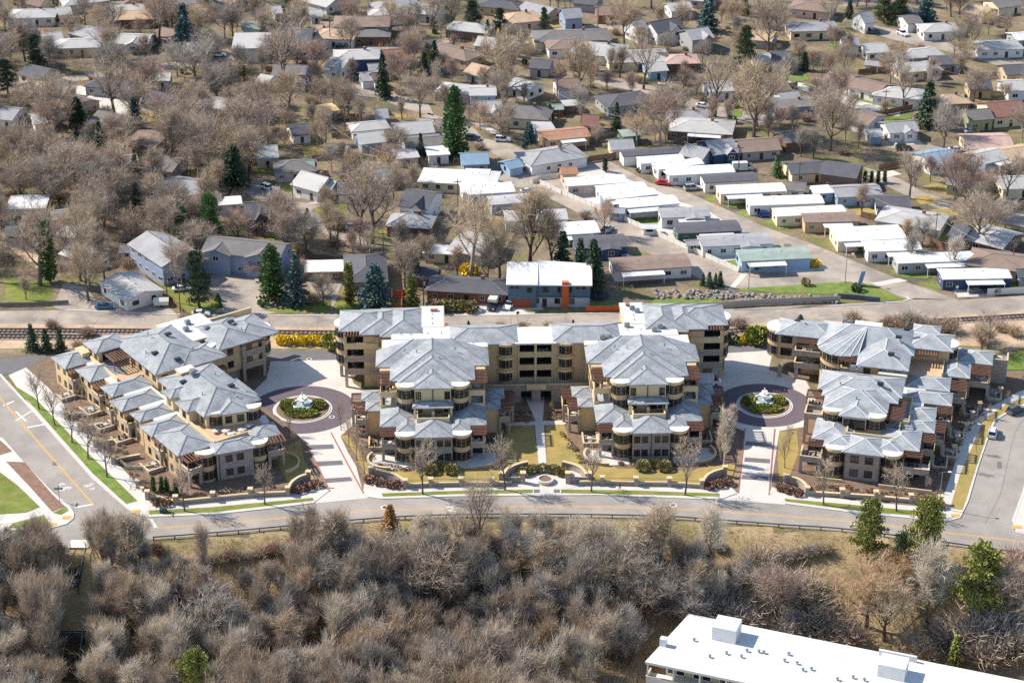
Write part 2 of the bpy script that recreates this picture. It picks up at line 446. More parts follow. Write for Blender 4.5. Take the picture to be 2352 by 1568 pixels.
# trailer park lanes
road('lane', 'C', [(240, 330), (730, 240), (1060, 212), (1110, 215), (1440, 390), (1690, 445), (1950, 560), (2090, 620), (2300, 720), (2700, 865), (3000, 985), (3400, 1150), (3860, 1305), (3460, 1300), (3180, 1185), (2990, 1165), (2650, 1185), (2000, 1230),
                     (1800, 1125), (1500, 970), (1240, 850), (1000, 690), (520, 440), (250, 400)])
road('lane_island', 'C', [(560, 372), (730, 350), (770, 440), (1000, 560), (1250, 650), (1500, 790), (1700, 885), (2110, 1065), (2290, 1090), (2640, 1085), (2830, 1060), (2650, 960), (2420, 880), (2250, 800), (2080, 730), (1900, 610), (1680, 540), (1470, 440), (1240, 350), (1050, 270), (830, 300), (720, 335)], 'concrete', .022)
road('lane_crossing', 'C', [(2050, 1218), (2150, 1100), (2200, 1105), (2100, 1215)], 'concrete', .024)
road('lane_crossing', 'D', [(1080, 1175), (1290, 1135), (1370, 1155), (1150, 1195)], 'concrete', .026)
# neighbourhood streets
road('street', 'B', [(60, 150), (250, 100), (330, 200), (430, 262), (640, 320), (960, 262), (1010, 292), (690, 372), (720, 430), (860, 560), (1250, 640), (1240, 700), (940, 640), (720, 560), (540, 470), (330, 335), (130, 250)])
road('street', 'C', [(-300, -160), (60, -40), (130, 40), (340, 80), (490, 150), (360, 200), (250, 180), (60, 70), (-150, -30), (-400, -110)])
road('street', 'E', [(-100, 745), (130, 712), (700, 655), (1250, 578), (1560, 535), (2000, 500), (2040, 530), (1700, 580), (1260, 625), (700, 705), (130, 765), (-100, 800)])
road('street', 'E', [(560, 760), (840, 735), (860, 790), (1120, 900), (1100, 1040), (900, 960), (700, 860)], 'concrete', .022)
road('street', 'F', [(-120, 500), (200, 488), (500, 462), (900, 430), (1600, 352), (2000, 330), (2000, 362), (1600, 396), (950, 480), (550, 525), (250, 560), (-120, 580)])
road('street', 'F', [(1030, 720), (1250, 775), (1700, 900), (1750, 1010), (1500, 950), (1250, 850), (1040, 830)])
road('street', 'G', [(1000, 590), (1350, 655), (1560, 690), (1820, 800), (2150, 870), (2352, 900), (2352, 985), (2100, 950), (1750, 870), (1480, 750), (1000, 650)])
road('street', 'H', [(1000, 180), (1330, 245), (1760, 325), (2260, 485), (2600, 560), (2600, 640), (2100, 520), (1700, 410), (1380, 345), (1000, 240)])
road('street', 'H', [(430, 648), (640, 690), (1050, 825), (1360, 895), (1340, 945), (1000, 880), (620, 750), (430, 690)], 'concrete')
road('street', 'D', [(1020, 262), (1300, 355), (1500, 465), (1800, 560), (2300, 640), (2300, 740), (1750, 640), (1400, 510), (1150, 390)])
road('street', 'H', [(480, 60), (740, 20), (1200, -20), (1200, 30), (800, 60), (640, 90), (860, 140), (800, 165), (560, 110)])
road('street', 'H', [(1200, 1130), (1560, 1160), (1800, 1230), (1750, 1260), (1500, 1215), (1200, 1190)])
road('street', 'G', [(200, 250), (600, 235), (1000, 195), (1250, 180), (1250, 225), (1000, 240), (600, 285), (250, 310)])
road('parking', 'E', [(1540, 500), (1700, 480), (2010, 470), (2060, 505), (1700, 560), (1560, 560)], 'dark_asphalt', .022)
road('parking', 'A', [(1860, 960), (1960, 920), (2352, 985), (2480, 1020), (2470, 1100), (2430, 1290), (2352, 1300), (1900, 1280), (1950, 1180), (1830, 1090)], 'old_asphalt', .022)
road('parking', 'B', [(640, 980), (960, 1000), (930, 1090), (900, 1200), (850, 1290), (870, 1150), (700, 1120)], 'old_asphalt', .024)
road('drive', 'C', [(0, 1320), (120, 1290), (380, 1280), (500, 1310), (640, 1400), (420, 1420), (-60, 1425), (60, 1380)], 'concrete', .05)
road('drive', 'A', [(560, 1020), (740, 1060), (860, 1180), (1480, 1230), (1560, 1300), (1000, 1300), (600, 1270), (470, 1240)], 'old_asphalt', .022)
road('drive', 'A', [(0, 560), (120, 560), (260, 680), (420, 900), (300, 900), (100, 720), (0, 700)], 'dirt', .022)
for pts, r in [([(640, 325), (900, 262), (960, 262), (760, 335)], 'B'), ([(860, 460), (960, 450), (950, 560), (880, 530)], 'B'), ([(420, 205), (560, 190), (800, 225), (560, 280), (430, 270)], 'B'),
               ([(0, 1160), (300, 1150), (360, 1200), (0, 1190)], 'H'), ([(1090, 340), (1190, 360), (1240, 410), (1180, 400)], 'F'), ([(1250, 1140), (1500, 1130), (1540, 1170), (1330, 1170)], 'H'), ([(2050, 1060), (2200, 1090), (2330, 1160), (2250, 1170)], 'F'),
               ([(1720, 1225), (1880, 1210), (2060, 1275), (1760, 1285)], 'D'), ([(1790, 560), (2010, 555), (2200, 600), (2000, 600)], 'D'), ([(1030, 320), (1250, 290), (1320, 320), (1180, 350)], 'D')]:
    road('drive', r, pts, 'concrete', .028)

# pavements, verges and kerbs round the condominiums
struct('pavement', V([(20, 862), (77, 943), (213, 1095), (295, 1167), (316, 1180), (343, 1185), (487, 1180), (600, 1168), (723, 1153), (757, 1127), (736, 1118), (658, 1136), (504, 1146), (405, 1156), (360, 1156), (316, 1113), (200, 990), (110, 890), (60, 845)]), 0, .13, 'concrete')
struct('pavement', V([(834, 1128), (844, 1140), (877, 1144), (1050, 1138), (1224, 1136), (1374, 1135), (1608, 1144), (1653, 1145), (1692, 1132), (1679, 1118), (1500, 1114), (1286, 1112), (1100, 1113), (933, 1116), (860, 1110), (838, 1104)]), 0, .13, 'concrete')
struct('pavement', V([(1768, 1133), (1802, 1155), (1958, 1175), (2172, 1196), (2203, 1188), (2222, 1150), (2245, 1070), (2272, 992), (2286, 963), (2317, 945), (2400, 908), (2400, 885), (2340, 900), (2266, 940), (2215, 983), (2190, 1075), (2163, 1150), (2140, 1166), (1980, 1152), (1800, 1130), (1772, 1118)]), 0, .13, 'concrete')
struct('pavement', V([(-120, 1236), (36, 1217), (107, 1215), (152, 1203), (166, 1191), (168, 1180), (160, 1166), (120, 1133), (52, 1062), (3, 1006), (-90, 917), (-200, 980), (-200, 1200)]), 0, .13, 'concrete')
for pts in ([(0, 1219), (36, 1217), (107, 1215), (152, 1203), (166, 1191), (168, 1180), (160, 1166), (120, 1133), (52, 1062), (3, 1006)],
            [(0, 860), (77, 944), (213, 1096), (295, 1168), (316, 1181), (343, 1186), (487, 1181), (600, 1169), (723, 1154)], [(844, 1140), (877, 1145), (1050, 1139), (1224, 1137), (1374, 1136), (1608, 1145), (1653, 1146), (1692, 1132)],
            [(1768, 1137), (1804, 1156), (1958, 1176), (2172, 1197), (2203, 1189), (2222, 1150), (2245, 1070), (2272, 992), (2286, 964), (2317, 946), (2400, 910)], [(2410, 1000), (2372, 1060), (2350, 1133), (2328, 1194), (2336, 1222), (2420, 1242)]):
    ribbon('kerb', V(pts), .5, 0, .16, 'kerb')
struct('pavement', V([(2420, 1060), (2372, 1064), (2352, 1133), (2330, 1194), (2338, 1220), (2420, 1240)]), 0, .13, 'concrete')
struct('mulch_bed', V([(2420, 1090), (2372, 1094), (2362, 1150), (2352, 1178), (2420, 1190)]), 0, .17, 'red_mulch')
def bed(name, pts, m, z=.17): return struct(name, V(pts), 0, z, m)
bed('lawn', [(35, 888), (80, 915), (206, 1045), (316, 1151), (290, 1158), (213, 1088), (80, 938), (36, 895)], 'green_lawn')
bed('lawn', [(343, 1173), (480, 1166), (600, 1155), (718, 1144), (721, 1150), (600, 1164), (487, 1177), (343, 1182)], 'lawn')
bed('lawn', [(876, 1134), (1050, 1128), (1224, 1125), (1224, 1133), (1050, 1135), (880, 1141)], 'lawn')
bed('lawn', [(1289, 1125), (1450, 1127), (1652, 1134), (1653, 1141), (1450, 1136), (1289, 1133)], 'lawn')
bed('lawn', [(1802, 1146), (1958, 1160), (2040, 1168), (2172, 1180), (2172, 1192), (1958, 1172), (1804, 1152)], 'lawn')
bed('lawn', [(2182, 1168), (2211, 1172), (2245, 1066), (2270, 992), (2284, 962), (2316, 942), (2400, 906), (2400, 896), (2310, 930), (2262, 962), (2240, 1010), (2205, 1090)], 'dry_lawn')
bed('lawn', [(-100, 1100), (-100, 1050), (0, 1085), (40, 1115), (92, 1165), (60, 1178), (0, 1182)], 'lawn')
bed('lawn', [(30, 1200), (100, 1182), (110, 1198), (90, 1209), (20, 1214)], 'lawn')
bed('lawn', [(122, 1178), (152, 1164), (158, 1173), (140, 1183)], 'green_lawn')
bed('mulch_bed', [(14, 1061), (56, 1062), (120, 1136), (150, 1164), (120, 1176), (70, 1120)], 'red_mulch')
bed('mulch_bed', [(-20, 1012), (2, 1013), (28, 1037), (0, 1046), (-20, 1040)], 'red_mulch')
bed('path', [(-60, 1190), (0, 1192), (95, 1180), (100, 1184), (30, 1202), (-60, 1212)], 'concrete', .175)
# gardens of the three buildings
bed('garden', [(60, 845), (110, 892), (200, 992), (316, 1115), (362, 1158), (405, 1156), (504, 1146), (658, 1135), (735, 1118), (702, 1020), (660, 975), (600, 930), (300, 830), (120, 812)], 'mulch', .1)
bed('garden', [(838, 1104), (862, 1112), (933, 1117), (1100, 1114), (1286, 1113), (1500, 1115), (1620, 1120), (1679, 1119), (1700, 1000), (1640, 960), (1600, 900), (900, 880), (842, 900), (835, 955), (782, 1002), (800, 1040)], 'mulch', .1)
bed('garden', [(1772, 1119), (1800, 1131), (1980, 1153), (2140, 1167), (2163, 1150), (2190, 1075), (2215, 985), (2266, 942), (2340, 902), (2352, 860), (2200, 830), (1880, 900), (1850, 980), (1790, 990)], 'mulch', .1)
bed('lawn', [(648, 1030), (690, 1010), (700, 1060), (722, 1100), (715, 1112), (660, 1105), (640, 1070)], 'dry_lawn', .14)
bed('lawn', [(932, 1112), (900, 1095), (880, 1080), (960, 1082), (1040, 1072), (1100, 1074), (1150, 1050), (1163, 975), (1226, 978), (1238, 1076), (1180, 1082), (1164, 1110)], 'dry_lawn', .14)
bed('lawn', [(1254, 978), (1296, 976), (1310, 1020), (1340, 1050), (1420, 1076), (1560, 1082), (1690, 1065), (1682, 1098), (1612, 1112), (1500, 1108), (1342, 1108), (1326, 1084), (1256, 1074)], 'dry_lawn', .14)
bed('lawn', [(782, 1002), (800, 1000), (840, 1060), (862, 1100), (845, 1100), (815, 1040)], 'dry_lawn', .14)
bed('lawn', [(1790, 992), (1830, 990), (1835, 1040), (1812, 1100), (1790, 1108), (1786, 1050)], 'dry_lawn', .14)
bed('lawn', [(2290, 830), (2352, 800), (2420, 800), (2420, 840), (2352, 850), (2310, 850)], 'green_lawn', .14)
bed('path', [(1228, 972), (1249, 972), (1256, 1076), (1238, 1076)], 'concrete', .16)
bed('path', [(1160, 972), (1235, 968), (1310, 966), (1296, 976), (1160, 978)], 'concrete', .165)
bed('path', [(1238, 1075), (1256, 1075), (1330, 1084), (1345, 1112), (1290, 1128), (1224, 1128), (1164, 1112), (1180, 1082)], 'concrete', .168)
bed('path', [(1224, 1124), (1289, 1124), (1289, 1135), (1224, 1135)], 'concrete', .172)
bed('paver_panel', [(1226, 1125), (1240, 1125), (1240, 1133), (1226, 1133)], 'paver_grey', .18)
bed('paver_panel', [(1272, 1125), (1286, 1125), (1286, 1133), (1272, 1133)], 'paver_grey', .18)
bed('path', [(1200, 900), (1252, 900), (1246, 972), (1232, 972)], 'concrete', .164)
# entrance courts: concrete, paver ring, planted island
def court(pts, c, r_in, r_out, bands, reds, rear, which):
    struct('court', V(pts), -.1, .03, 'concrete')
    struct('court_rear', V(rear), -.1, .034, 'dark_asphalt')
    cc = P(*c)
    ring = [Vector((cc.x + r_out * math.cos(t), cc.y + r_out * .96 * math.sin(t), 0)) for t in [2 * math.pi * k / 48 for k in range(48)]]
    struct('paver_ring', ring, -.05, .04, 'paver')
    isl = lambda r, n=40: [Vector((cc.x + r * math.cos(t), cc.y + r * math.sin(t), 0)) for t in [2 * math.pi * k / n for k in range(n)]]
    struct('island_kerb', isl(r_in + .45), 0, .1, 'kerb')
    struct('island_kerb', isl(r_in), .0, .2, 'kerb')
    struct('island_bed', isl(r_in - .35), .0, .24, 'mulch')
    for q in bands: struct('paver_band', V(q), 0, .038, 'paver_grey')
    for q in reds: ribbon('red_kerb', V(q), .24, 0, .15, 'red_paint')
    return cc
C1 = court([(625, 815), (790, 818), (812, 880), (850, 905), (846, 965), (800, 1003), (834, 1130), (846, 1143), (722, 1156), (738, 1128), (757, 1128), (702, 1017), (650, 985), (575, 940), (580, 900), (612, 870)], (695, 940), 6.2, 11.9,
           [[(706, 1022), (765, 1020), (768, 1030), (711, 1033)], [(724, 1060), (785, 1057), (789, 1067), (729, 1071)], [(743, 1099), (805, 1095), (810, 1104), (750, 1109)]],
           [[(702, 1017), (730, 1072), (757, 1128)], [(760, 994), (796, 1062), (834, 1132)]], [(612, 806), (790, 806), (790, 826), (618, 830)], 'left')
C2 = court([(1648, 790), (1778, 790), (1766, 850), (1850, 872), (1880, 930), (1858, 978), (1790, 990), (1768, 1137), (1804, 1158), (1652, 1147), (1694, 1130), (1710, 990), (1640, 960), (1622, 905)], (1756, 930), 5.9, 10.8,
           [[(1713, 1013), (1773, 1015), (1773, 1025), (1712, 1023)], [(1711, 1050), (1769, 1054), (1768, 1064), (1709, 1060)], [(1705, 1090), (1765, 1094), (1764, 1104), (1702, 1100)]],
           [[(1711, 985), (1703, 1060), (1695, 1131)], [(1779, 985), (1772, 1060), (1766, 1137)]], [(1648, 785), (1770, 785), (1768, 805), (1650, 812)], 'right')
struct('court_rear', V([(-40, 828), (120, 812), (130, 840), (60, 850), (-40, 870)]), -.1, .03, 'dark_asphalt')
# road paint
def paint(pts, w=.14, m='yellow_paint', z=.022): return ribbon('road_marking', V(pts), w, z - .01, z, m)
for d in (-1.2, 1.2):
    paint([(-40 + d, 868), (33 + d, 952), (110 + d, 1040), (160 + d, 1097), (214 + d, 1157)])
FY = [(362, 1211), (500, 1201), (660, 1187), (842, 1172), (1016, 1166), (1170, 1162), (1303, 1161), (1455, 1164), (1608, 1170), (1669, 1174), (1810, 1184), (1943, 1195), (2100, 1212), (2352, 1243)]
paint(FY, .14); paint([(u, v + 2.2) for u, v in FY], .14)
paint([(172, 1165), (215, 1157)], .5, 'white_paint'); paint([(346, 1191), (358, 1211)], .6, 'white_paint'); paint([(56, 983), (102, 974)], .5, 'white_paint')
paint([(8, 931), (32, 921)], .5, 'white_paint')
paint([(36, 945), (60, 967)], .4, 'white_paint'); paint([(72, 944), (36, 966)], .4, 'white_paint', .026)
for u, v in ((1026, 1164), (1028, 1172), (1954, 1203), (1954, 1207)): paint([(u, v), (u + 18, v - 3)], .35, 'white_paint'); paint([(u, v), (u + 18, v + 2)], .35, 'white_paint', .026)
def shared_lane_symbol(c, a, k=1.0):                    # bicycle symbol: two wheels, frame and a chevron
    b = MB(); M = fr(c.x, c.y, .022, a)
    for sx in (-.55, .55):
        b.add([(sx + r * math.cos(t), r * math.sin(t), 0) for r in (.42, .28) for t in [2 * math.pi * q / 10 for q in range(10)]], [(q, (q + 1) % 10, 10 + (q + 1) % 10, 10 + q) for q in range(10)])
    for p, q in (((-.55, 0), (0, .1)), ((0, .1), (.35, .7)), ((-.1, .65), (.4, .62)), ((.35, .7), (.55, 0)), ((-.5, 1.3), (0, 1.7)), ((0, 1.7), (.5, 1.3)), ((-.5, 1.7), (0, 2.1)), ((0, 2.1), (.5, 1.7))): b.bar((*p, 0), (*q, 0), .16, .004)
    o = b.build('road_marking', 'white_paint', None, M @ Matrix.Scale(k, 4)); o['kind'] = 'structure'
shared_lane_symbol(W('5', 420, 140), 32, 1.3); shared_lane_symbol(W('5', 570, 115), 212, 1.1)
def marks(name, r, pts, rad, m, z=.045):
    for x, y in pts:
        c = W(r, x, y); b = MB(); b.lathe([(rad, 0), (rad, z), (.01, z)], 14)
        o = b.build(name, m, None, fr(c.x, c.y, 0)); o['kind'] = 'structure'
marks('manhole_collar', '6', [(328, 152), (2178, 138)], .85, 'kerb', .018); marks('manhole_cover', '6', [(328, 152), (2178, 138)], .45, 'dark_metal', .022)
marks('manhole_collar', '1', [(2005, 785), (1853, 398)], .7, 'kerb', .046); marks('manhole_cover', '1', [(2005, 785), (1853, 398)], .4, 'dark_metal', .05)
for r, x, y in (('5', 430, 328), ('5', 335, 374), ('5', 872, 290), ('7', 1938, 95), ('7', 2310, 165)):
    c = W(r, x, y); struct('tactile_pad', [c + Vector(q) for q in ((-.9, -.6, 0), (.9, -.6, 0), (.9, .6, 0), (-.9, .6, 0))], .1, .185, 'yellow_paint')
# cracks and tar lines in the old asphalt
random.seed(3)
for r, pts in (('A', [(330, 1310), (300, 1370)]), ('A', [(900, 1310), (830, 1390)]), ('A', [(2130, 1010), (2110, 1180), (2140, 1260)]), ('B', [(60, 990), (40, 1150)]), ('B', [(310, 1320), (330, 1400)]), ('B', [(755, 1310), (740, 1420)]), ('C', [(345, 1440), (350, 1500)]),
               ('C', [(500, 1430), (460, 1490)]), ('4', [(1953, 800), (1890, 900), (1830, 1150), (1790, 1310), (1690, 1500)]), ('4', [(1700, 1180), (1780, 1170), (1820, 1185)]), ('D', [(560, 870), (700, 850)]), ('D', [(960, 1040), (830, 1010)]), ('D', [(440, 1130), (500, 1200)])):
    ribbon('crack', smooth(WL(r, pts), 4), .12, .012, .019, 'dark_asphalt')

random.seed(8)
for u, v, w, h in ((1110, 738, 26, 5), (1015, 742, 14, 7), (640, 738, 40, 4), (300, 732, 30, 5), (1560, 733, 30, 5), (1880, 722, 34, 4), (620, 1190, 34, 4), (1150, 1150, 40, 4), (1720, 1180, 30, 4), (120, 1060, 12, 9), (2290, 1060, 10, 16), (1560, 560, 20, 8), (1800, 560, 16, 7), (1900, 640, 30, 6)):
    c_ = P(u, v); struct('asphalt_patch', V([(u, v), (u + w, v - .5), (u + w + 2, v + h), (u + 1, v + h)]), 0, .0185, 'dark_asphalt' if w < 20 else 'asphalt')
# railway behind the condominiums
def railway(px, nm):
    ln = smooth(V(px), 5)
    ribbon('ballast', ln, 3.4, 0, .12, 'ballast')
    t = thing('railway_track', nm, 'railway', None)
    for s in (-.72, .72):
        o = ribbon('rail', offset_line(ln, s), .16, .2, .42, 'rail_steel', None); o.parent = t
    tie = MB().box(-.14, .14, -1.3, 1.3, .1, .22).mesh('tie', ['trim_dark'])
    for p, a in walk(ln, 1.1)[:300]: obj('tie', tie, t, fr(p.x, p.y, 0, math.degrees(a)))
railway([(-60, 760), (240, 761), (500, 763), (780, 766), (1100, 767), (1400, 766)], 'railway track passing behind the western and central condominiums')
railway([(1640, 764), (1766, 757), (1900, 752), (2000, 746), (2180, 737), (2352, 727), (2420, 722)], 'railway track crossing the dirt behind the eastern condominium')
railway([(-60, 773), (104, 774), (230, 776)], 'short second railway track at the western edge')

# lawns of the neighbourhood
for r, m, L in (('A', 'lawn', [[(30, 1000), (430, 1010), (470, 1150), (380, 1210), (60, 1190)], [(1360, 1010), (1480, 1000), (1640, 1130), (1900, 1190), (1930, 1260), (1640, 1290), (1500, 1230)], [(1330, 330), (1560, 330), (1560, 400), (1350, 390)], [(1640, 20), (1860, 20), (1900, 90), (1700, 80)], [(2010, 500), (2200, 505), (2180, 590), (2000, 590)], [(1700, 690), (1790, 700), (1780, 740), (1700, 735)]]),
                ('B', 'lawn', [[(350, 150), (560, 150), (740, 215), (700, 250), (440, 265), (400, 190)], [(360, 460), (560, 470), (560, 600), (400, 660), (280, 640)], [(680, 380), (980, 320), (1000, 420), (800, 450)], [(890, 90), (1060, 60), (1270, 100), (1250, 130), (960, 140)], [(100, 10), (330, 10), (340, 60), (120, 70)], [(1710, 1150), (2110, 1180), (2050, 1240), (1720, 1230)], [(250, 1260), (860, 1180), (860, 1280), (400, 1290)], [(900, 1190), (1480, 1200), (1400, 1290), (890, 1290)], [(1100, 560), (1500, 560), (1560, 640), (1200, 660)]]),
                ('B', 'green_lawn', [[(420, 470), (550, 490), (540, 580), (430, 620)], [(0, 500), (100, 510), (110, 560), (0, 560)]]),
                ('C', 'green_lawn', [[(1290, 670), (1490, 655), (1500, 720), (1440, 740)], [(2030, 1000), (2130, 990), (2120, 1060)], [(2010, 560), (2190, 550), (2195, 575), (2030, 580)], [(2120, 620), (2230, 610), (2250, 650), (2180, 655)], [(1850, 510), (1930, 500), (1960, 535), (1880, 530)], [(1440, 1290), (2000, 1290), (2000, 1330), (1700, 1350), (1480, 1370)], [(440, 1390), (640, 1380), (930, 1395), (920, 1410), (480, 1405)], [(960, 1330), (1300, 1320), (1330, 1360), (960, 1360)]]),
                ('D', 'green_lawn', [[(10, 1220), (560, 1185), (900, 1162), (1080, 1185), (1330, 1300), (1150, 1312), (850, 1265), (400, 1250), (40, 1235)], [(1190, 1065), (1560, 1100), (1540, 1140), (1340, 1130)], [(1430, 1165), (1560, 1160), (1640, 1215), (1580, 1225)], [(220, 690), (340, 685), (355, 720), (300, 725)], [(330, 735), (440, 725), (460, 735), (370, 755)], [(25, 615), (150, 610), (165, 645), (90, 655)], [(1440, 780), (1600, 750), (1710, 800), (1600, 850)], [(2160, 1150), (2240, 1150), (2240, 1200), (2130, 1210)]]),
                ('D', 'dry_lawn', [[(1540, 600), (1760, 590), (1780, 640), (1620, 690)], [(1490, 410), (1700, 390), (1720, 430), (1560, 440)], [(860, 590), (1060, 570), (1120, 620), (960, 650)], [(1400, 490), (1540, 490), (1600, 550), (1470, 560)]]),
                ('F', 'dry_lawn', [[(850, 1150), (1100, 1120), (1100, 1150), (900, 1180)], [(590, 1290), (820, 1290), (860, 1330), (620, 1370)], [(1060, 1300), (1420, 1270), (1440, 1400), (1200, 1400)], [(1250, 350), (1540, 340), (1560, 370), (1300, 385)], [(100, 1410), (300, 1430), (290, 1470), (120, 1480)], [(1400, 990), (1560, 1000), (1560, 1030), (1420, 1030)], [(460, 680), (560, 690), (540, 715), (460, 710)]]),
                ('G', 'dry_lawn', [[(280, 160), (560, 145), (800, 180), (820, 210), (400, 230), (220, 260)], [(1340, 580), (1540, 620), (1540, 660), (1400, 650)], [(600, 905), (760, 895), (780, 940), (640, 945)]]),
                ('H', 'green_lawn', [[(1030, 810), (1240, 780), (1330, 815), (1120, 840)], [(1190, 855), (1440, 820), (1460, 880), (1310, 890)], [(430, 625), (590, 605), (610, 650), (470, 665)], [(550, 685), (690, 670), (770, 705), (640, 715)], [(960, 570), (1090, 555), (1110, 575), (1000, 585)], [(1100, 960), (1440, 930), (1440, 960), (1180, 1000), (1110, 1010)], [(760, 360), (880, 345), (890, 370), (800, 380)], [(0, 890), (80, 880), (60, 950), (0, 950)]]),
                ('H', 'dry_lawn', [[(1350, 1105), (1500, 1090), (1510, 1130), (1400, 1145)], [(1620, 560), (1760, 565), (1740, 590), (1620, 590)], [(2040, 750), (2220, 760), (2200, 780), (2070, 775)], [(1700, 900), (1800, 890), (1820, 950), (1740, 960)], [(1560, 460), (1700, 480), (1690, 510), (1580, 500)]]),
                ('E', 'dry_lawn', [[(1270, 970), (1440, 990), (1420, 1080), (1290, 1080)], [(0, 330), (160, 340), (160, 380), (0, 400)], [(1150, 190), (1350, 200), (1360, 230), (1180, 235)], [(1440, 150), (1540, 160), (1530, 190), (1440, 190)]])):
    for q in L:
        LZ = globals().get('LZ', .030) + .0012; struct('lawn', WL(r, q), -.05, LZ, m)
random.seed(5)

# ------------------------------------------------------------------ building pieces
def window_mesh(fm):
    b = MB()
    b.box(-.5, .5, -.06, .1, 0, .06, 0); b.box(-.5, .5, -.06, .1, .94, 1, 0); b.box(-.5, -.44, -.06, .1, 0, 1, 0); b.box(.44, .5, -.06, .1, 0, 1, 0); b.box(-.025, .025, -.04, .1, 0, 1, 0)
    b.box(-.46, .46, .0, .1, .04, .96, 1)
    return b.mesh('window', [fm, 'glass'])
WIN = {'d': window_mesh('frame_dark'), 'w': window_mesh('frame_white')}
def door_mesh():
    b = MB(); b.box(-.5, .5, -.05, .1, 0, 1, 0); b.box(-.38, .38, -.08, .1, .55, .9, 1)
    return b.mesh('door', ['frame_dark', 'glass'])
DOOR = door_mesh()
def window(root, M, x, y, z, w, h, a=0, k='d'):
    """a window whose outside faces local -y (turned by a)"""
    return obj('window', WIN[k], root, M @ fr(x, y, z, a) @ Matrix.Diagonal((w, 1, h, 1)))
I4 = Matrix.Identity(4)
SLAT = {}
def pergola(root, M, x0, x1, y0, y1, z, along='x', zb=None, gap=.62):
    """timber pergola: posts and beams, slats running along y when along='x'"""
    b = MB(); o4 = [(x0, y0), (x1, y0), (x1, y1), (x0, y1)]; i4 = [(x0 + .2, y0 + .2), (x1 - .2, y0 + .2), (x1 - .2, y1 - .2), (x0 + .2, y1 - .2)]
    vs = [(*p, zz) for zz in (z - .28, z - .02) for p in o4 + i4]; fs = []
    for i in range(4):
        j = (i + 1) % 4
        fs += [(i, j, 8 + j, 8 + i), (4 + j, 4 + i, 12 + i, 12 + j), (8 + i, 8 + j, 12 + j, 12 + i), (j, i, 4 + i, 4 + j)]
    b.add(vs, fs)
    f = b.build('pergola', 'pergola', root, M)
    if zb is not None:
        for x in (x0 + .15, x1 - .15): MB().box(x - .11, x + .11, y0 + .04, y0 + .26, zb, z - .29).build('post', 'pergola', f)
    L = (y1 - y0) if along == 'x' else (x1 - x0)
    key = round(L, 1)
    if key not in SLAT: SLAT[key] = MB().box(-.11, .11, -L / 2 - .15, L / 2 + .15, 0, .16).mesh('slat', ['pergola'])
    span = (x1 - x0) if along == 'x' else (y1 - y0)
    n = max(3, int(span / gap))
    for i in range(n):
        t = (i + .5) / n
        T = fr(x0 + span * t, (y0 + y1) / 2, z) if along == 'x' else fr((x0 + x1) / 2, y0 + span * t, z, 90)
        obj('slat', SLAT[key], f, T)
    return f
def balcony(root, M, x0, x1, y0, y1, z, m='stucco', par=1.0, slab=.35, sides='FLR', cols=None, mc=None, name='balcony', furn=True):
    """slab with solid parapets; F is the -y side; optional columns down to the level cols"""
    b = MB(); t = .22
    b.box(x0, x1, y0, y1, z - slab, z, 0)
    if 'F' in sides: b.box(x0, x1, y0, y0 + t, z + .002, z + par, 0)
    if 'L' in sides: b.box(x0, x0 + t, y0 + t + .001, y1, z + .002, z + par - .003, 0)
    if 'R' in sides: b.box(x1 - t, x1, y0 + t + .001, y1, z + .002, z + par - .003, 0)
    if 'B' in sides: b.box(x0 + t, x1 - t, y1 - t, y1 - .002, z + .002, z + par - .003, 0)
    o = b.build(name, m, root, M)
    if 'F' in sides:
        c = MB(); c.box(x0 - .06, x1 + .06, y0 - .06, y0 + t + .06, z + par + .003, z + par + .09)
        if 'L' in sides: c.box(x0 - .06, x0 + t + .06, y0 + t + .07, y1, z + par + .003, z + par + .088)
        if 'R' in sides: c.box(x1 - t - .06, x1 + .06, y0 + t + .07, y1, z + par + .003, z + par + .088)
        c.build('coping', 'stucco_pale', o)
    if cols is not None:
        for x in (x0 + .3, x1 - .3):
            MB().box(x - .29, x + .29, y0 + .01, y0 + .59, cols, z - slab - .002).build('column', mc or m, root, M)
    if furn and (x1 - x0) > 2.4:
        f = MB(); cx, cy = x0 + (x1 - x0) * random.uniform(.35, .65), (y0 + y1) / 2
        f.lathe([(.02, z + .7), (.55, z + .7), (.55, z + .74), (.02, z + .75)], 10, 0, (cx, cy)); f.box(cx - .06, cx + .06, cy - .06, cy + .06, z, z + .7)
        for q in range(3):
            a = q * 2.1 + random.random(); px, py = cx + .95 * math.cos(a), cy + .8 * math.sin(a)
            f.box(px - .25, px + .25, py - .25, py + .25, z + .38, z + .45); f.box(px - .25, px + .25, py + .18, py + .25, z + .45, z + .9); f.box(px - .2, px + .2, py - .2, py + .2, z, z + .38)
        f.build('patio_set', random.choice(['furniture', 'furniture_dark']), root, M)
    return o
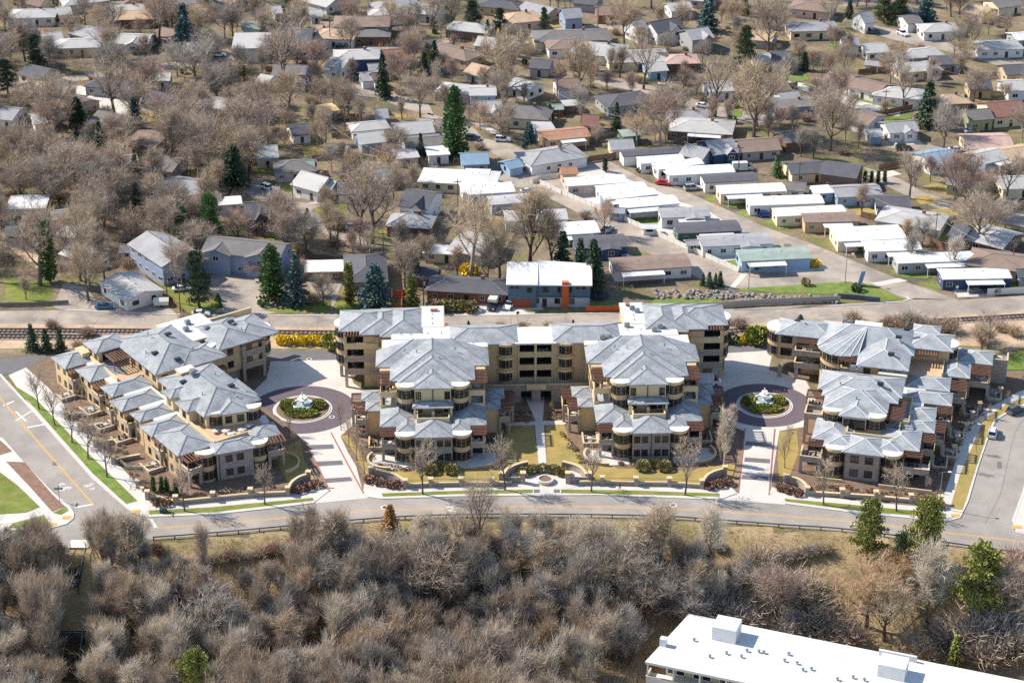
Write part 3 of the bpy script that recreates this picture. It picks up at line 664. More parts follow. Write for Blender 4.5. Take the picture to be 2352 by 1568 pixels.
def bay(root, M, cx, cy, r, z0, z1, floors, m='stucco', a0=180, a1=360, top='membrane', n=12):
    """curved bay with a band of windows on each floor and a pale flat top behind a curved parapet"""
    ang = [R(a0 + (a1 - a0) * i / n) for i in range(n + 1)]
    pts = [(cx + r * math.cos(t), cy + r * math.sin(t)) for t in ang]
    b = MB(); b.prism(pts, z0, z1 - .25, 0)
    b.build('bay', m, root, M)
    ro = [(cx + (r + .35) * math.cos(t), cy + (r + .35) * math.sin(t)) for t in ang]
    c = MB(); c.prism(ro, z1 - .25, z1 + .3, 0, 1)
    c.build('bay_roof', ['stucco_pale', top], root, M)
    for zf in floors:
        w = MB()
        for i in range(1, n - 1):
            q = [(cx + (r + .04) * math.cos(t), cy + (r + .04) * math.sin(t)) for t in (ang[i] + .03, ang[i + 1] - .03)]
            w.add([(*q[0], zf + .85), (*q[1], zf + .85), (*q[1], zf + 2.6), (*q[0], zf + 2.6)], [(0, 1, 2, 3)], 1)
        q0 = [(cx + (r + .1) * math.cos(t), cy + (r + .1) * math.sin(t)) for t in ang[1:n]]
        for zz in (zf + .75, zf + 1.7, zf + 2.6):
            for p, q in zip(q0, q0[1:]): w.bar((*p, zz), (*q, zz), .12, .1, 0)
        for p in q0[::2]: w.bar((*p, zf + .75), (*p, zf + 2.6), .1, .1, 0)
        w.build('bay_window', ['frame_dark', 'glass'], root, M)
def block(root, M, x0, x1, y0, y1, z0, z1, m='stucco', roof='hip', ov=.7, pitch=.32, rm=('shingle', 'ridge'), wins='', floors=None, spacing=2.7, wsz=(1.5, 1.7), nearby=None):
    """walls and roof of one wing; wins names the sides with windows (F -y, B +y, L -x, R +x)"""
    MB().box(x0, x1, y0, y1, z0, z1).build('wall', m, root, M)
    if roof == 'hip': MB().hip(x0 - ov, x1 + ov, y0 - ov, y1 + ov, z1, pitch, 0, .25, 1).build('roof', list(rm), root, M)
    elif roof == 'flat':
        b = MB(); b.box(x0 - ov, x1 + ov, y0 - ov, y1 + ov, z1, z1 + .3, 1)
        b.box(x0 - ov + .25, x1 + ov - .25, y0 - ov + .25, y1 + ov - .25, z1 + .302, z1 + .34, 0); b.build('roof', ['membrane', 'stucco_pale'], root, M)
    fl = floors or [z0 + 3.2 * i for i in range(int((z1 - z0) / 3.1))]
    for s in wins:
        L = (x1 - x0) if s in 'FB' else (y1 - y0)
        n = max(1, int(L / spacing))
        for zf in fl:
            for i in range(n):
                t = (i + .5) / n
                if s == 'F': q = (x0 + L * t, y0, 0)
                elif s == 'B': q = (x0 + L * t, y1, 180)
                elif s == 'L': q = (x0, y0 + L * t, -90)
                else: q = (x1, y0 + L * t, 90)
                window(root, M, q[0], q[1], zf + .9, wsz[0], wsz[1], q[2])
def vents(root, M, pts, kind='pipe'):
    for x, y, z in pts:
        b = MB()
        if kind == 'pipe': b.lathe([(.12, z - .3), (.12, z + .35), (.16, z + .4), (.02, z + .45)], 8, 0, (x, y)); nm, m = 'vent_pipe', 'metal_grey'
        elif kind == 'sky': b.box(x - .7, x + .7, y - .5, y + .5, z - .3, z + .12); nm, m = 'skylight', 'glass'
        else: b.box(x - .6, x + .6, y - .5, y + .5, z, z + .9); b.lathe([(.02, z + 1), (.4, z + 1), (.4, z + .9)], 8, 0, (x, y)); nm, m = 'rooftop_unit', 'metal_grey'
        b.build(nm, m, root, M)

# ------------------------------------------------------------------ the central condominium (two stepped wings, linking bar, two end towers)
MAIN = thing('condominium_building', 'long tan and stone condominium with two stepped wings either side of the lawn court', 'building', fr(6.5, -61.4, 0, 2.3))
def wing(root, c, inner):
    M = fr(c, 0)
    # lower tier, two floors
    MB().box(-4.0, 4.0, 0, 9.6, 0, 6.5).build('wall', 'stone', root, M)
    MB().hip(-4.5, 4.5, -.6, 9.0, 6.5, .32, 0, .25, 1).build('roof', ['shingle', 'ridge'], root, M)
    for x in (-3.0, -1.35, 1.35, 3.0):
        for z in (.9, 4.1): window(root, M, x, 0, z, 1.3, 1.6)
    MB().box(-.09, .09, -.12, -.003, 0, 6.48).build('downpipe', 'trim_dark', root, M)
    for s in (-1, 1):
        bay(root, M, s * 5.9, 1.9, 1.95, 0, 6.6, [0, 3.2])
        xs = sorted((s * 3.98, s * 10.6)); block(root, M, xs[0], xs[1], 4.2, 20, 0, 6.5, 'stucco', None, wins='R' if s > 0 else 'L', spacing=3.4)
        q = sorted((s * 3.2, s * 7.9)); MB().hip(q[0], q[1], 1.6, 9.5, 6.5, .32, 0, .25, 1).build('roof', ['shingle', 'ridge'], root, M)
        q = sorted((s * 3.3, s * 11.4)); MB().hip(q[0], q[1], 4.4, 21, 6.55, .32, 0, .25, 1).build('roof', ['shingle', 'ridge'], root, M)
        q = sorted((s * 7.7, s * 11.0))
        balcony(root, M, q[0], q[1], 1.3, 4.2, 3.3, 'stone', cols=0)
        for x in (q[0] + .3, q[1] - .3): MB().box(x - .25, x + .25, 1.35, 1.85, 4.3, 6.1).build('column', 'stone', root, M)
        pergola(root, M, q[0] - .2, q[1] + .2, .9, 4.3, 6.45, 'y')
        MB().box(q[0] + .3, q[1] - .3, 4.12, 4.19, 3.6, 5.9).build('glazed_door', 'glass', root, M)
        MB().box(q[0] + .3, q[1] - .3, 4.12, 4.19, .2, 2.7).build('glazed_door', 'glass', root, M)
        # curved patio at the corner
        cx = s * 9.5
        pts = [(cx + s * 4.6 * math.cos(R(a)), 1.8 + 4.3 * math.sin(R(a))) for a in range(-95, 41, 12)]
        rib = [Vector((*p, 0)) for p in pts]
        pat = MB(); base = [(cx - s * 4.8, -2.1)] + pts + [(cx - s * 4.8, 4)]
        pat.prism(base if s > 0 else base[::-1], 0, .2, 0); pat.build('patio', 'concrete', root, M)
        w_ = ribbon('patio_wall', rib, .35, 0, .75, 'stone', None); w_.parent = root; w_.matrix_local = M
        w_ = ribbon('coping', rib, .5, .752, .85, 'stucco_pale', None); w_.parent = root; w_.matrix_local = M
        # low two-storey units along the flank
        for ya, yb, xo in ((13.2, 17.0, 14.2), (18.0, 22.2, 15.2)):
            q = sorted((s * 10.61, s * xo))
            block(root, M, q[0], q[1], ya, yb, 0, 6.0, 'stucco', 'hip', .5, wins='R' if s > 0 else 'L', spacing=3, nearby=1)
            q2 = sorted((s * xo, s * (xo + 2.6)))
            balcony(root, M, q2[0], q2[1], ya - .6, yb - .4, 3.2, 'stone', cols=0)
            pergola(root, M, q2[0], q2[1], ya - .8, yb - .4, 6.0, 'y', 4.2)
        balcony(root, M, *sorted((s * 10.7, s * 14.0)), 6.0, 11.0, .25, 'stone', .7, slab=.2, name='patio')
    # terrace and porch on the third floor
    MB().box(-3.3, 3.3, 5.4, 9.8, 6.3, 6.8).build('terrace', 'terrace', root, M)
    for x0, x1, y0, y1 in ((-3.5, 3.5, 5.2, 5.45), (-3.5, -3.25, 5.46, 9.6), (3.25, 3.5, 5.46, 9.6)): MB().box(x0, x1, y0, y1, 6.3, 8.25).build('parapet', 'stucco_pale', root, M)
    MB().hip(-4.4, 4.4, 7.2, 11.0, 9.4, .3, 0, .22, 1).build('porch_roof', ['shingle', 'ridge'], root, M)
    for x in (-3.9, 3.9): MB().box(x - .25, x + .25, 7.6, 8.1, 6.5, 9.4).build('column', 'stucco_pale', root, M)
    MB().box(-.3, .3, 7.5, 7.9, 6.8, 8.6).build('column', 'stucco_pale', root, M)
    # upper tier, floors three and four
    block(root, M, -3.9, 3.9, 9.8, 26, 6.4, 13.0, 'stucco_pale', None)
    for x in (-3.1, 3.1):
        window(root, M, x, 9.8, 10.3, 1.2, 1.9)
        window(root, M, x, 9.8, 7.2, 1.6, 1.9)
    window(root, M, 1.2, 9.8, 7.0, 1.8, 2.1)
    MB().box(-.09, .09, 9.68, 9.797, 9.7, 12.98).build('downpipe', 'trim_dark', root, M)
    MB().hip(-4.5, 4.5, 9.2, 24, 13.0, .32, 0, .25, 1).build('roof', ['shingle', 'ridge'], root, M)
    MB().halfhip(-9.2, 9.2, 13.0, 28.0, 13.0, .32, 0, .27, 1).build('roof', ['shingle', 'ridge'], root, M)
    MB().halfhip(-7.6, 7.6, 11.4, 27, 13.0, .32, 0, .25, 1).build('roof', ['shingle', 'ridge'], root, M)
    MB().halfhip(-12.4, 12.4, 19.8, 28.1, 13.02, .32, 0, .25, 1).build('roof', ['shingle', 'ridge'], root, M)
    for s in (-1, 1):
        bay(root, M, s * 5.7, 11.9, 1.95, 6.4, 13.1, [6.5, 9.7])
        q = sorted((s * 3.88, s * 8.4)); block(root, M, q[0], q[1], 13.9, 27, 6.4, 13.0, 'stucco_pale', None)
        q = sorted((s * 8.39, s * 11.5)); block(root, M, q[0], q[1], 18.5, 28, 6.4, 13.0, 'stucco', None, wins='R' if s > 0 else 'L', spacing=3, floors=[6.4, 9.7])
        q = sorted((s * 7.7, s * 11.3))
        for z in (6.7, 9.9):
            balcony(root, M, q[0], q[1], 12.6, 18.4, z, 'stucco_pale', .95, cols=None)
            MB().box(q[0] + .2, q[1] - .2, 18.3, 18.49, z + .1, z + 2.4).build('glazed_door', 'glass', root, M)
        for x in (q[0] + .25, q[1] - .25): MB().box(x - .2, x + .2, 12.65, 13.05, 7.7, 9.5).build('column', 'stucco_pale', root, M)
        MB().box(s * 11.05 - .15, s * 11.05 + .15, 12.7, 13.0, 10.9, 12.7).build('column', 'pergola', root, M)
        pergola(root, M, q[0] + (0 if s > 0 else -.4), q[1] + (.4 if s > 0 else 0), 12.2, 17.6, 12.9, 'y')
    vents(root, M, [(-3.4, 22.5, 15.6), (1.5, 19.5, 15.4), (5, 24, 15.4), (-6, 24, 15.2)]); vents(root, M, [(-1, 14, 14.4), (.8, 14, 14.4)])
    # clipped U-shaped hedge with a bench pad in front
for c, inn in ((-23.1, 1), (23.1, -1)): wing(MAIN, c, inn)
# white flat roofs and towers, mirrored
for s in (-1, 1):
    M = fr(s * 23.1, 0)
    q = lambda a, b: sorted((s * a, s * b))
    Mx = I4
    x0, x1 = q(11.0, 34.0); block(MAIN, Mx, x0, x1, 28.5, 32.4, 0, 13.3, 'stucco', 'flat', .3, wins='F', floors=[9.8])
    x0, x1 = q(18.5, 32.0); block(MAIN, Mx, x0, x1, 32.4, 38.5, 0, 13.4, 'stucco', 'flat', .25)
    x0, x1 = q(20.5, 25.5); block(MAIN, Mx, x0, x1, 38.5, 49.5, 0, 13.5, 'stucco', 'flat', .25)
    # end tower
    x0, x1 = q(30.0, 38.6); block(MAIN, Mx, x0, x1, 36.5, 48.5, 0, 13.2, 'stucco', 'hip', .8)
    x0, x1 = q(25.0, 34.0); block(MAIN, Mx, x0, x1, 35.2, 49.0, 0, 13.2, 'stucco', 'hip', .8)
    x0, x1 = q(38.0, 43.2); block(MAIN, Mx, x0, x1, 39.5, 48.0, 3.4, 13.2, 'stucco', None, wins='R' if s > 0 else 'L', floors=[3.5, 6.7, 9.9], spacing=3.4)
    x0, x1 = q(31.5, 44.2); MB().hip(x0, x1, 37.6, 49, 13.2, .32, 0, .25, 1).build('roof', ['shingle', 'ridge'], MAIN)
    x0, x1 = q(35.2, 43.0)
    for z in (3.6, 6.8, 10.0):
        balcony(MAIN, Mx, x0, x1, 36.2, 39.4, z, 'stone' if z < 9 else 'stucco_pale', 1.0)
        MB().box(x0 + .4, x1 - .4, 39.2, 39.38, z + .1, z + 2.4).build('glazed_door', 'glass', MAIN)
    for x in (x0 + .35, x1 - .35):
        MB().box(x - .33, x + .33, 36.25, 36.9, 0, 12.6).build('column', 'stucco', MAIN)
    pergola(MAIN, Mx, x0, x1, 36.0, 39.0, 13.15, 'x')
    bay(MAIN, Mx, s * 42.6, 42.5, 2.4, 3.4, 13.2, [3.5, 6.7, 9.9], 'stucco', -90 if s > 0 else 90, 90 if s > 0 else 270)
    MB().box(s * 44 - .35, s * 44 + .35, 41.8, 42.5, 0, 3.4).build('column', 'stone', MAIN)
    x0, x1 = q(30.6, 35.0); balcony(MAIN, Mx, x0, x1, 32.6, 36.2, 9.8, 'stucco', 1.0); balcony(MAIN, Mx, x0, x1, 32.6, 36.2, 6.6, 'stone', 1.0, cols=0)
    pergola(MAIN, Mx, x0, x1, 32.4, 36.0, 13.0, 'y', 10.8)
    vents(MAIN, I4, [(s * 23, y, 13.9) for y in (40, 42.5, 45)] + [(s * x, 35, 13.8) for x in (21, 24, 28, 30)] + [(s * x, 30, 13.7) for x in (14, 18, 25)])
for x, y in ((27, 34.5), (28.4, 36), (21, 37), (15, 31), (16.5, 31), (23, 46), (24, 44.5)): vents(MAIN, I4, [(x, y, 13.75)], 'unit')
MB().box(-23.4, -21.6, 46.5, 47.3, 14, 14.35).build('rooftop_unit', 'red_paint', MAIN)
MB().box(21.6, 22.6, 47.5, 48.2, 14, 14.5).build('rooftop_unit', 'red_paint', MAIN)
# linking bar across the court
for s in (-1, 1):
    x0, x1 = sorted((s * 4.0, s * 12.6)); block(MAIN, I4, x0, x1, 30.6, 38.4, 0, 13.2, 'stucco', None)
    x0, x1 = sorted((s * 3.4, s * 20.0)); MB().hip(x0, x1, 29.8, 40.0, 13.2, .32, 0, .25, 1).build('roof', ['shingle', 'ridge'], MAIN)
    bx = s * 6.7
    for z in (3.6, 6.8, 10.0):
        bay(MAIN, I4, bx, 31.6, 2.0, z - .1, z + 3.0, [z], 'stucco', 215, 325, 'stucco', 8) if z < 10 else bay(MAIN, I4, bx, 31.6, 2.0, z - .1, 13.1, [z], 'stucco', 215, 325, 'stucco', 8)
        x0, x1 = sorted((s * .25, s * 3.9))
        balcony(MAIN, I4, x0, x1, 30.5, 33.4, z, 'stucco', .9, sides='F')
        MB().box(x0, x1, 33.4, 33.55, z, z + 2.9).build('glazed_door', 'glass', MAIN)
        for s2 in (9.4, 11.5): pass
    MB().box(*sorted((s * 3.6, s * 3.98)), 30.4, 34, 0, 13.2).build('pier', 'stucco', MAIN)
MB().box(-.25, .25, 30.3, 34, 0, 13.2).build('pier', 'stucco_pale', MAIN)
block(MAIN, I4, -4.5, 4.5, 33.6, 39, 0, 13.2, 'stucco', None)
b = MB(); b.box(-4.6, 4.6, 29.6, 38, 13.25, 13.6, 0); b.build('roof', ['membrane'], MAIN)
pod = MB()
for x0, x1 in ((-12, -9.2), (-5.8, -3.4), (3.4, 5.8), (9.2, 12), (-1.0, 1.0)): pod.box(x0, x1, 27.0, 30.5, 0, 3.0, 0)
pod.box(-12, 12, 27.0, 30.5, 3.0, 3.5, 0); pod.box(-12, 12, 26.99, 27.25, 3.501, 4.5, 0)
pod.build('podium', 'stone', MAIN)
MB().box(-12, 12, 26.9, 27.35, 4.503, 4.6).build('coping', 'stucco_pale', MAIN)
MB().box(-12, 12, 29.6, 29.75, 0, 2.99).build('glazed_door', 'glass', MAIN)
MB().box(-2.2, 2.2, 26.4, 26.95, 3.6, 4.75).build('parapet', 'stucco_pale', MAIN)

# ------------------------------------------------------------------ the western condominium, along the sloping side street
WEST = thing('condominium_building', 'stepped tan condominium with grey hip roofs along the western side street', 'building', fr(-69.88, -69.3, 0, 36))
RP = ('shingle', 'ridge')
rows = [(-1.3, 6, 49.8, 56.2), (.4, 8.0, 40.6, 47.2), (1.2, 9.8, 31.2, 36.2), (-.2, 8.6, 23.8, 28.8), (.8, 7.6, 17.2, 21.0), (-.2, 7.4, 9.8, 14.6)]
for x0, x1, y0, y1 in rows: block(WEST, I4, x0, x1, y0, y1, 0, 6.3, 'stucco', 'hip', .7, wins='L', spacing=2.4, wsz=(1.2, 1.6), rm=RP)
block(WEST, I4, 3, 10, 10, 50, 0, 6.2, 'stucco', 'flat', 0)
for y0, y1, x0, x1 in ((46.9, 49.6, -1.5, 3), (36.5, 40.4, .0, 3.5), (28.9, 31.0, -1.0, 3), (21.2, 23.6, -.6, 3), (6.0, 9.6, -.8, 2.5)):
    balcony(WEST, I4, x0, x1, y0, y1, 3.3, 'stone', 1.0, sides='FLR', cols=0)
    pergola(WEST, I4, x0 - .2, x1, y0, y1, 6.2, 'x', 4.3)
    balcony(WEST, I4, x0 - 3.2, x0 + .5, y0 - .5, y1 + .5, .3, 'stone', .6, slab=.25, name='patio')
# front lower tier, turned a little towards the main road
MW = fr(6.6, -5.2, 0, -15)
MB().box(0, 7.8, 0, 4.6, 0, 6.5).build('wall', 'stone', WEST, MW)
MB().hip(-.6, 8.4, -.7, 5.2, 6.5, .32, 0, .25, 1).build('roof', list(RP), WEST, MW)
for x in (2.6, 5.0):
    for z in (.9, 4.1): window(WEST, MW, x, 0, z, 1.5, 1.6)
MB().box(.4, .55, -.1, -.002, 0, 6.48).build('downpipe', 'trim_dark', WEST, MW)
bay(WEST, MW, -1.9, 1.9, 1.95, 0, 6.6, [0, 3.2]); bay(WEST, MW, 9.3, 2.4, 2.0, 0, 6.6, [0, 3.2])
block(WEST, I4, .2, 8, -1.0, 9.6, 0, 6.3, 'stucco', 'hip', .6, wins='L', spacing=2.6, wsz=(1.2, 1.6), rm=RP)
block(WEST, MW, 3, 14, 4.61, 13, 0, 6.3, 'stucco', 'flat', 0)
MB().hip(8.6, 14.8, 3.2, 9.5, 6.32, .3, 0, .25, 1).build('roof', list(RP), WEST, MW)
MB().hip(6.4, 11.6, 1.0, 5.4, 6.34, .3, 0, .25, 1).build('roof', list(RP), WEST, MW)
balcony(WEST, I4, .3, 3.4, -4.6, -1.0, 3.3, 'stone', 1.0, cols=0); pergola(WEST, I4, 0, 3.6, -5.0, -1.0, 6.4, 'x', 4.3)
MB().box(.8, 3.2, -1.1, -1.01, .2, 2.8).build('glazed_door', 'glass', WEST); MB().box(.8, 3.2, -1.1, -1.01, 3.5, 5.9).build('glazed_door', 'glass', WEST)
balcony(WEST, MW, 11.2, 14.8, .8, 4.2, 3.3, 'stone', 1.0, cols=0); pergola(WEST, MW, 10.9, 15.2, .3, 4.0, 6.5, 'x', 4.3)
pts = [Vector((14 + 4 * math.cos(R(a)), 2.2 + 4.2 * math.sin(R(a)), 0)) for a in range(-90, 61, 15)]
w_ = ribbon('patio_wall', pts, .35, 0, .8, 'stucco_pale', None); w_.parent = WEST; w_.matrix_local = MW
pts = [Vector((-1.5 + 5 * math.cos(R(a)), 13 + 5 * math.sin(R(a)), 0)) for a in range(170, 271, 14)]
w_ = ribbon('patio_wall', pts, .35, 0, .8, 'stucco_pale', None); w_.parent = WEST
# roof terrace and third floor
MB().box(8.5, 21, -1.8, 9.5, 6.2, 6.72).build('terrace', 'terrace', WEST)
for a, bb, c, d in ((8.3, 16, -2.1, -1.8), (8.0, 8.3, -1.8, 9)): MB().box(a, bb, c, d, 6.2, 7.5).build('parapet', 'stucco_pale', WEST)
block(WEST, I4, 10.2, 22.4, 5.6, 25.8, 6.2, 9.7, 'stucco_pale', 'hip', .8, wins='FL', floors=[6.4], spacing=2.6, rm=RP)
block(WEST, I4, 8.2, 14, 9.4, 14.0, 6.2, 9.7, 'stucco_pale', 'hip', .7, wins='L', floors=[6.4], rm=RP)
block(WEST, I4, 8.3, 14, 17.0, 20.4, 6.2, 9.7, 'stucco_pale', 'hip', .7, wins='L', floors=[6.4], rm=RP)
MT = fr(11.4, 4.6, 0, -18)
block(WEST, MT, 2.0, 7.2, .2, 8, 6.2, 9.7, 'stucco_pale', 'hip', .8, wins='F', floors=[6.4], spacing=2.2, rm=RP)
bay(WEST, MT, .8, 2.2, 1.9, 6.2, 9.8, [6.4]); bay(WEST, MT, 8.6, 2.2, 1.9, 6.2, 9.8, [6.4])
block(WEST, I4, 21, 23.2, 8, 16, 0, 9.6, 'stucco', 'hip', .8, rm=RP)
block(WEST, I4, 13.5, 17, 22.5, 25, 6.2, 11.6, 'stucco', 'flat', .2)
vents(WEST, I4, [(15, 20, 12.2), (15.3, 20.6, 12.2)], 'unit'); vents(WEST, I4, [(12.6, 20, 11.2), (20, 12, 11.4)], 'sky'); vents(WEST, I4, [(13, 12, 11.4), (18.5, 8, 11.6), (20, 19, 11.2)])
for x, y in ((10.5, 2.6), (12.5, -.5), (15.2, -.3), (17.5, .5), (12.2, 1.3)):
    f = MB(); f.lathe([(.02, 7.3), (.7, 7.3), (.7, 7.36), (.02, 7.4)], 10, 0, (x, y)); f.box(x - .08, x + .08, y - .08, y + .08, 6.6, 7.3); f.box(x + .8, x + 1.4, y, y + .6, 6.62, 7.1); f.build('patio_set', 'furniture', WEST)
# three-storey rear wing
block(WEST, I4, 5.2, 12, 46.8, 52.4, 3, 9.6, 'stucco', 'hip', .8, wins='FL', floors=[6.3], rm=RP)
block(WEST, I4, 11.0, 25.2, 29.4, 49.4, 0, 9.6, 'stucco', 'hip', .8, wins='FL', floors=[6.3], spacing=3.2, rm=RP)
block(WEST, I4, 17, 27, 28.6, 36, 0, 9.5, 'stucco', 'hip', .8, rm=RP)
pergola(WEST, I4, 6.2, 10.8, 41.0, 46.6, 9.3, 'x', 6.4); MB().box(4.6, 11, 36.5, 46.7, 6.2, 6.55).build('terrace', 'terrace', WEST)
MB().box(4.6, 4.9, 36.5, 50, 6.3, 7.6).build('parapet', 'stucco_pale', WEST)
MB().box(3.2, 5.2, 51, 55, 6.3, 8.1).build('parapet', 'stucco_pale', WEST)
block(WEST, I4, 22, 33, 38.5, 50.5, 0, 9.9, 'stucco', 'flat', .3)
block(WEST, I4, 28.2, 38, 32, 45, 3.2, 9.6, 'stucco', 'hip', .8, wins='F', floors=[3.3, 6.5], spacing=3.4, rm=RP)
MB().hip(33, 43.5, 31.6, 44, 9.6, .3, 0, .25, 1).build('roof', list(RP), WEST)
block(WEST, I4, 37.9, 42, 35, 43.5, 3.2, 9.6, 'stucco', None)
for z in (3.4, 6.5):
    balcony(WEST, I4, 33.4, 39.4, 31.4, 34.9, z, 'stone', 1.0)
    MB().box(34, 39, 34.7, 34.9, z + .1, z + 2.4).build('glazed_door', 'glass', WEST)
for x in (33.8, 39): MB().box(x - .35, x + .35, 31.45, 32.1, 0, 9.0).build('column', 'stone', WEST)
pergola(WEST, I4, 33, 39.6, 31.0, 34.6, 9.5, 'x')
bay(WEST, I4, 40.8, 36.6, 2.4, 3.2, 9.7, [3.4, 6.5], 'stucco', -100, 80)
bay(WEST, I4, 25.8, 36.2, 3.0, 3.2, 9.9, [], 'stucco', 180, 330)
pergola(WEST, I4, 22.2, 27, 27.0, 33.5, 7.4, 'y', 3.4); balcony(WEST, I4, 22.5, 28, 27, 33, 3.4, 'stone', 1.0, cols=0)
MB().box(29, 33.4, 33, 40, 0, 3.2).build('wall', 'stone', WEST); MB().box(38, 41, 38, 43, 0, 3.2).build('wall', 'stone', WEST)
vents(WEST, I4, [(26, 44, 10.3), (28, 47, 10.3), (30, 41.5, 10.3)], 'unit'); vents(WEST, I4, [(14, 36, 11.4), (20, 41, 12.4), (35.5, 40, 11.6), (17, 31, 11)], 'sky'); vents(WEST, I4, [(12.8, 38, 11), (16, 43, 12.8), (22, 33, 11.4), (36, 36, 11)])
MB().box(33, 44, 45.5, 46, 9.2, 10.6).build('parapet', 'stucco_pale', WEST)

# ------------------------------------------------------------------ the eastern condominium
EAST = thing('condominium_building', 'stepped tan condominium with pale ridged roofs beside the eastern side street', 'building', fr(52, -66, 0, -14))
RE = ('shingle_pale', 'ridge_pale')
MB().box(17.4, 25, 1.6, 9, 0, 6.5).build('wall', 'stone', EAST)
MB().hip(16.8, 25.6, .9, 9.5, 6.5, .32, 0, .25, 1).build('roof', list(RE), EAST)
for x in (19.6, 22.6):
    for z in (.9, 4.1): window(EAST, I4, x, 1.6, z, 1.7, 1.7)
for x in (17.5, 24.9): MB().box(x - .08, x + .08, 1.48, 1.597, 0, 6.48).build('downpipe', 'trim_dark', EAST)
bay(EAST, I4, 15.5, 3.5, 2.0, 0, 6.6, [0, 3.2]); bay(EAST, I4, 27.0, 3.5, 2.0, 0, 6.6, [0, 3.2])
block(EAST, I4, 10.9, 17.5, 6.2, 22, 0, 6.3, 'stucco', None, wins='L', spacing=4)
block(EAST, I4, 25, 31.8, 5.9, 16, 0, 6.3, 'stucco', None)
MB().hip(10.1, 18.2, 5.4, 15.2, 6.4, .3, 0, .25, 1).build('roof', list(RE), EAST); MB().hip(12.8, 19.5, 2.6, 9.4, 6.42, .3, 0, .25, 1).build('roof', list(RE), EAST)
MB().hip(24.2, 32.6, 5.1, 14.5, 6.4, .3, 0, .25, 1).build('roof', list(RE), EAST); MB().hip(23.4, 29.4, 2.9, 9.4, 6.42, .3, 0, .25, 1).build('roof', list(RE), EAST)
balcony(EAST, I4, 8.2, 12.6, 1.6, 6.4, 3.3, 'stone', 1.0, cols=0); pergola(EAST, I4, 9.6, 13.4, 3.0, 6.6, 6.3, 'y', 4.3)
balcony(EAST, I4, 29.4, 35.0, 1.8, 6.0, 3.3, 'stone', 1.0, cols=0); pergola(EAST, I4, 29.2, 33.2, 3.2, 6.2, 6.3, 'y', 4.3)
for x0, x1 in ((9.5, 12.5), (29.7, 33)):
    for z in (.2, 3.5): MB().box(x0, x1, 5.75, 5.89, z, z + 2.4).build('glazed_door', 'glass', EAST)
MB().box(12, 17.5, -.2, .1, 0, .7).build('patio_wall', 'stucco_pale', EAST); MB().box(25, 36, -.6, -.3, 0, .9).build('patio_wall', 'stucco_pale', EAST)
# stepping row along the side street
for x0, x1, y0, y1 in ((26, 34.4, 14.8, 19.2), (28, 34.2, 19.6, 25.2), (28.6, 37.2, 28.2, 33.0), (28, 36.4, 34.9, 40.5), (35.5, 40.4, 42.6, 49.6), (38.5, 45, 50.6, 56.5)):
    block(EAST, I4, x0, x1, y0, y1, 0, 6.3, 'stucco', 'hip', .7, wins='RF', spacing=3, rm=RE)
for x0, x1, y0, y1 in ((34.5, 37.2, 15.5, 19.4), (34.6, 38.2, 24.4, 28.2), (36.6, 40.6, 36, 40.6), (40.6, 45.4, 45.0, 50.4), (32.6, 35.4, 10.5, 14.5)):
    balcony(EAST, I4, x0, x1, y0, y1, 3.3, 'stone', 1.0, cols=0); pergola(EAST, I4, x0, x1, y0 - .2, y1, 6.3, 'y', 4.3)
    balcony(EAST, I4, x1, x1 + 3, y0 - .5, y1 + .5, .3, 'stone', .6, slab=.25, name='patio')
block(EAST, I4, 26, 32, 16, 50, 0, 6.2, 'stucco', 'flat', 0); balcony(EAST, I4, 45.3, 49, 54, 58, 5.2, 'stone', .9, slab=5.2)
MB().box(14.8, 28.5, 8.6, 16, 6.2, 6.62).build('terrace', 'terrace', EAST); MB().box(25.5, 29.5, 12, 27, 6.3, 6.66).build('terrace', 'terrace', EAST)
for a, bb, c, d in ((17.2, 27.6, 8.3, 8.6), (16.9, 17.2, 8.3, 11), (27.6, 27.9, 8.3, 16), (29.3, 29.6, 16, 27.5), (27.9, 29.3, 15.7, 16), (26, 29.3, 27.5, 27.8)): MB().box(a, bb, c, d, 6.3, 7.6).build('parapet', 'stucco_pale', EAST)
# third floor
block(EAST, I4, 15.8, 20.8, 11.6, 20, 6.2, 9.7, 'stucco_pale', 'hip', .8, wins='F', floors=[6.4], spacing=2.4, rm=RE)
MB().box(16, 20.6, 11.45, 11.58, 6.7, 9.0).build('glazed_door', 'glass', EAST)
bay(EAST, I4, 13.6, 14.3, 2.0, 6.2, 9.8, [6.4]); bay(EAST, I4, 22.6, 13.4, 2.0, 6.2, 9.8, [6.4])
block(EAST, I4, 12.2, 24.2, 15.4, 25, 6.2, 9.7, 'stucco_pale', 'hip', .8, wins='LR', floors=[6.4], rm=RE)
MB().hip(11.2, 24.8, 13.4, 26, 9.72, .32, 0, .25, 1).build('roof', list(RE), EAST)
block(EAST, I4, 11.2, 26, 20, 30.6, 0, 9.7, 'stucco_pale', 'hip', .8, wins='LR', floors=[6.4], rm=RE)
MB().hip(9.2, 27.4, 22, 31.6, 9.74, .34, 0, .25, 1).build('roof', list(RE), EAST)
pergola(EAST, I4, 24.5, 28.3, 13.2, 22.0, 9.2, 'y', 6.7)
balcony(EAST, I4, 7.4, 11.2, 15.0, 19.0, 6.4, 'stone', 1.0, cols=0, furn=False); pergola(EAST, I4, 7.2, 11.0, 19.4, 23.0, 9.2, 'y', 6.7); balcony(EAST, I4, 7.4, 11.2, 19.2, 23.0, 6.3, 'stone', 1.0, cols=0)
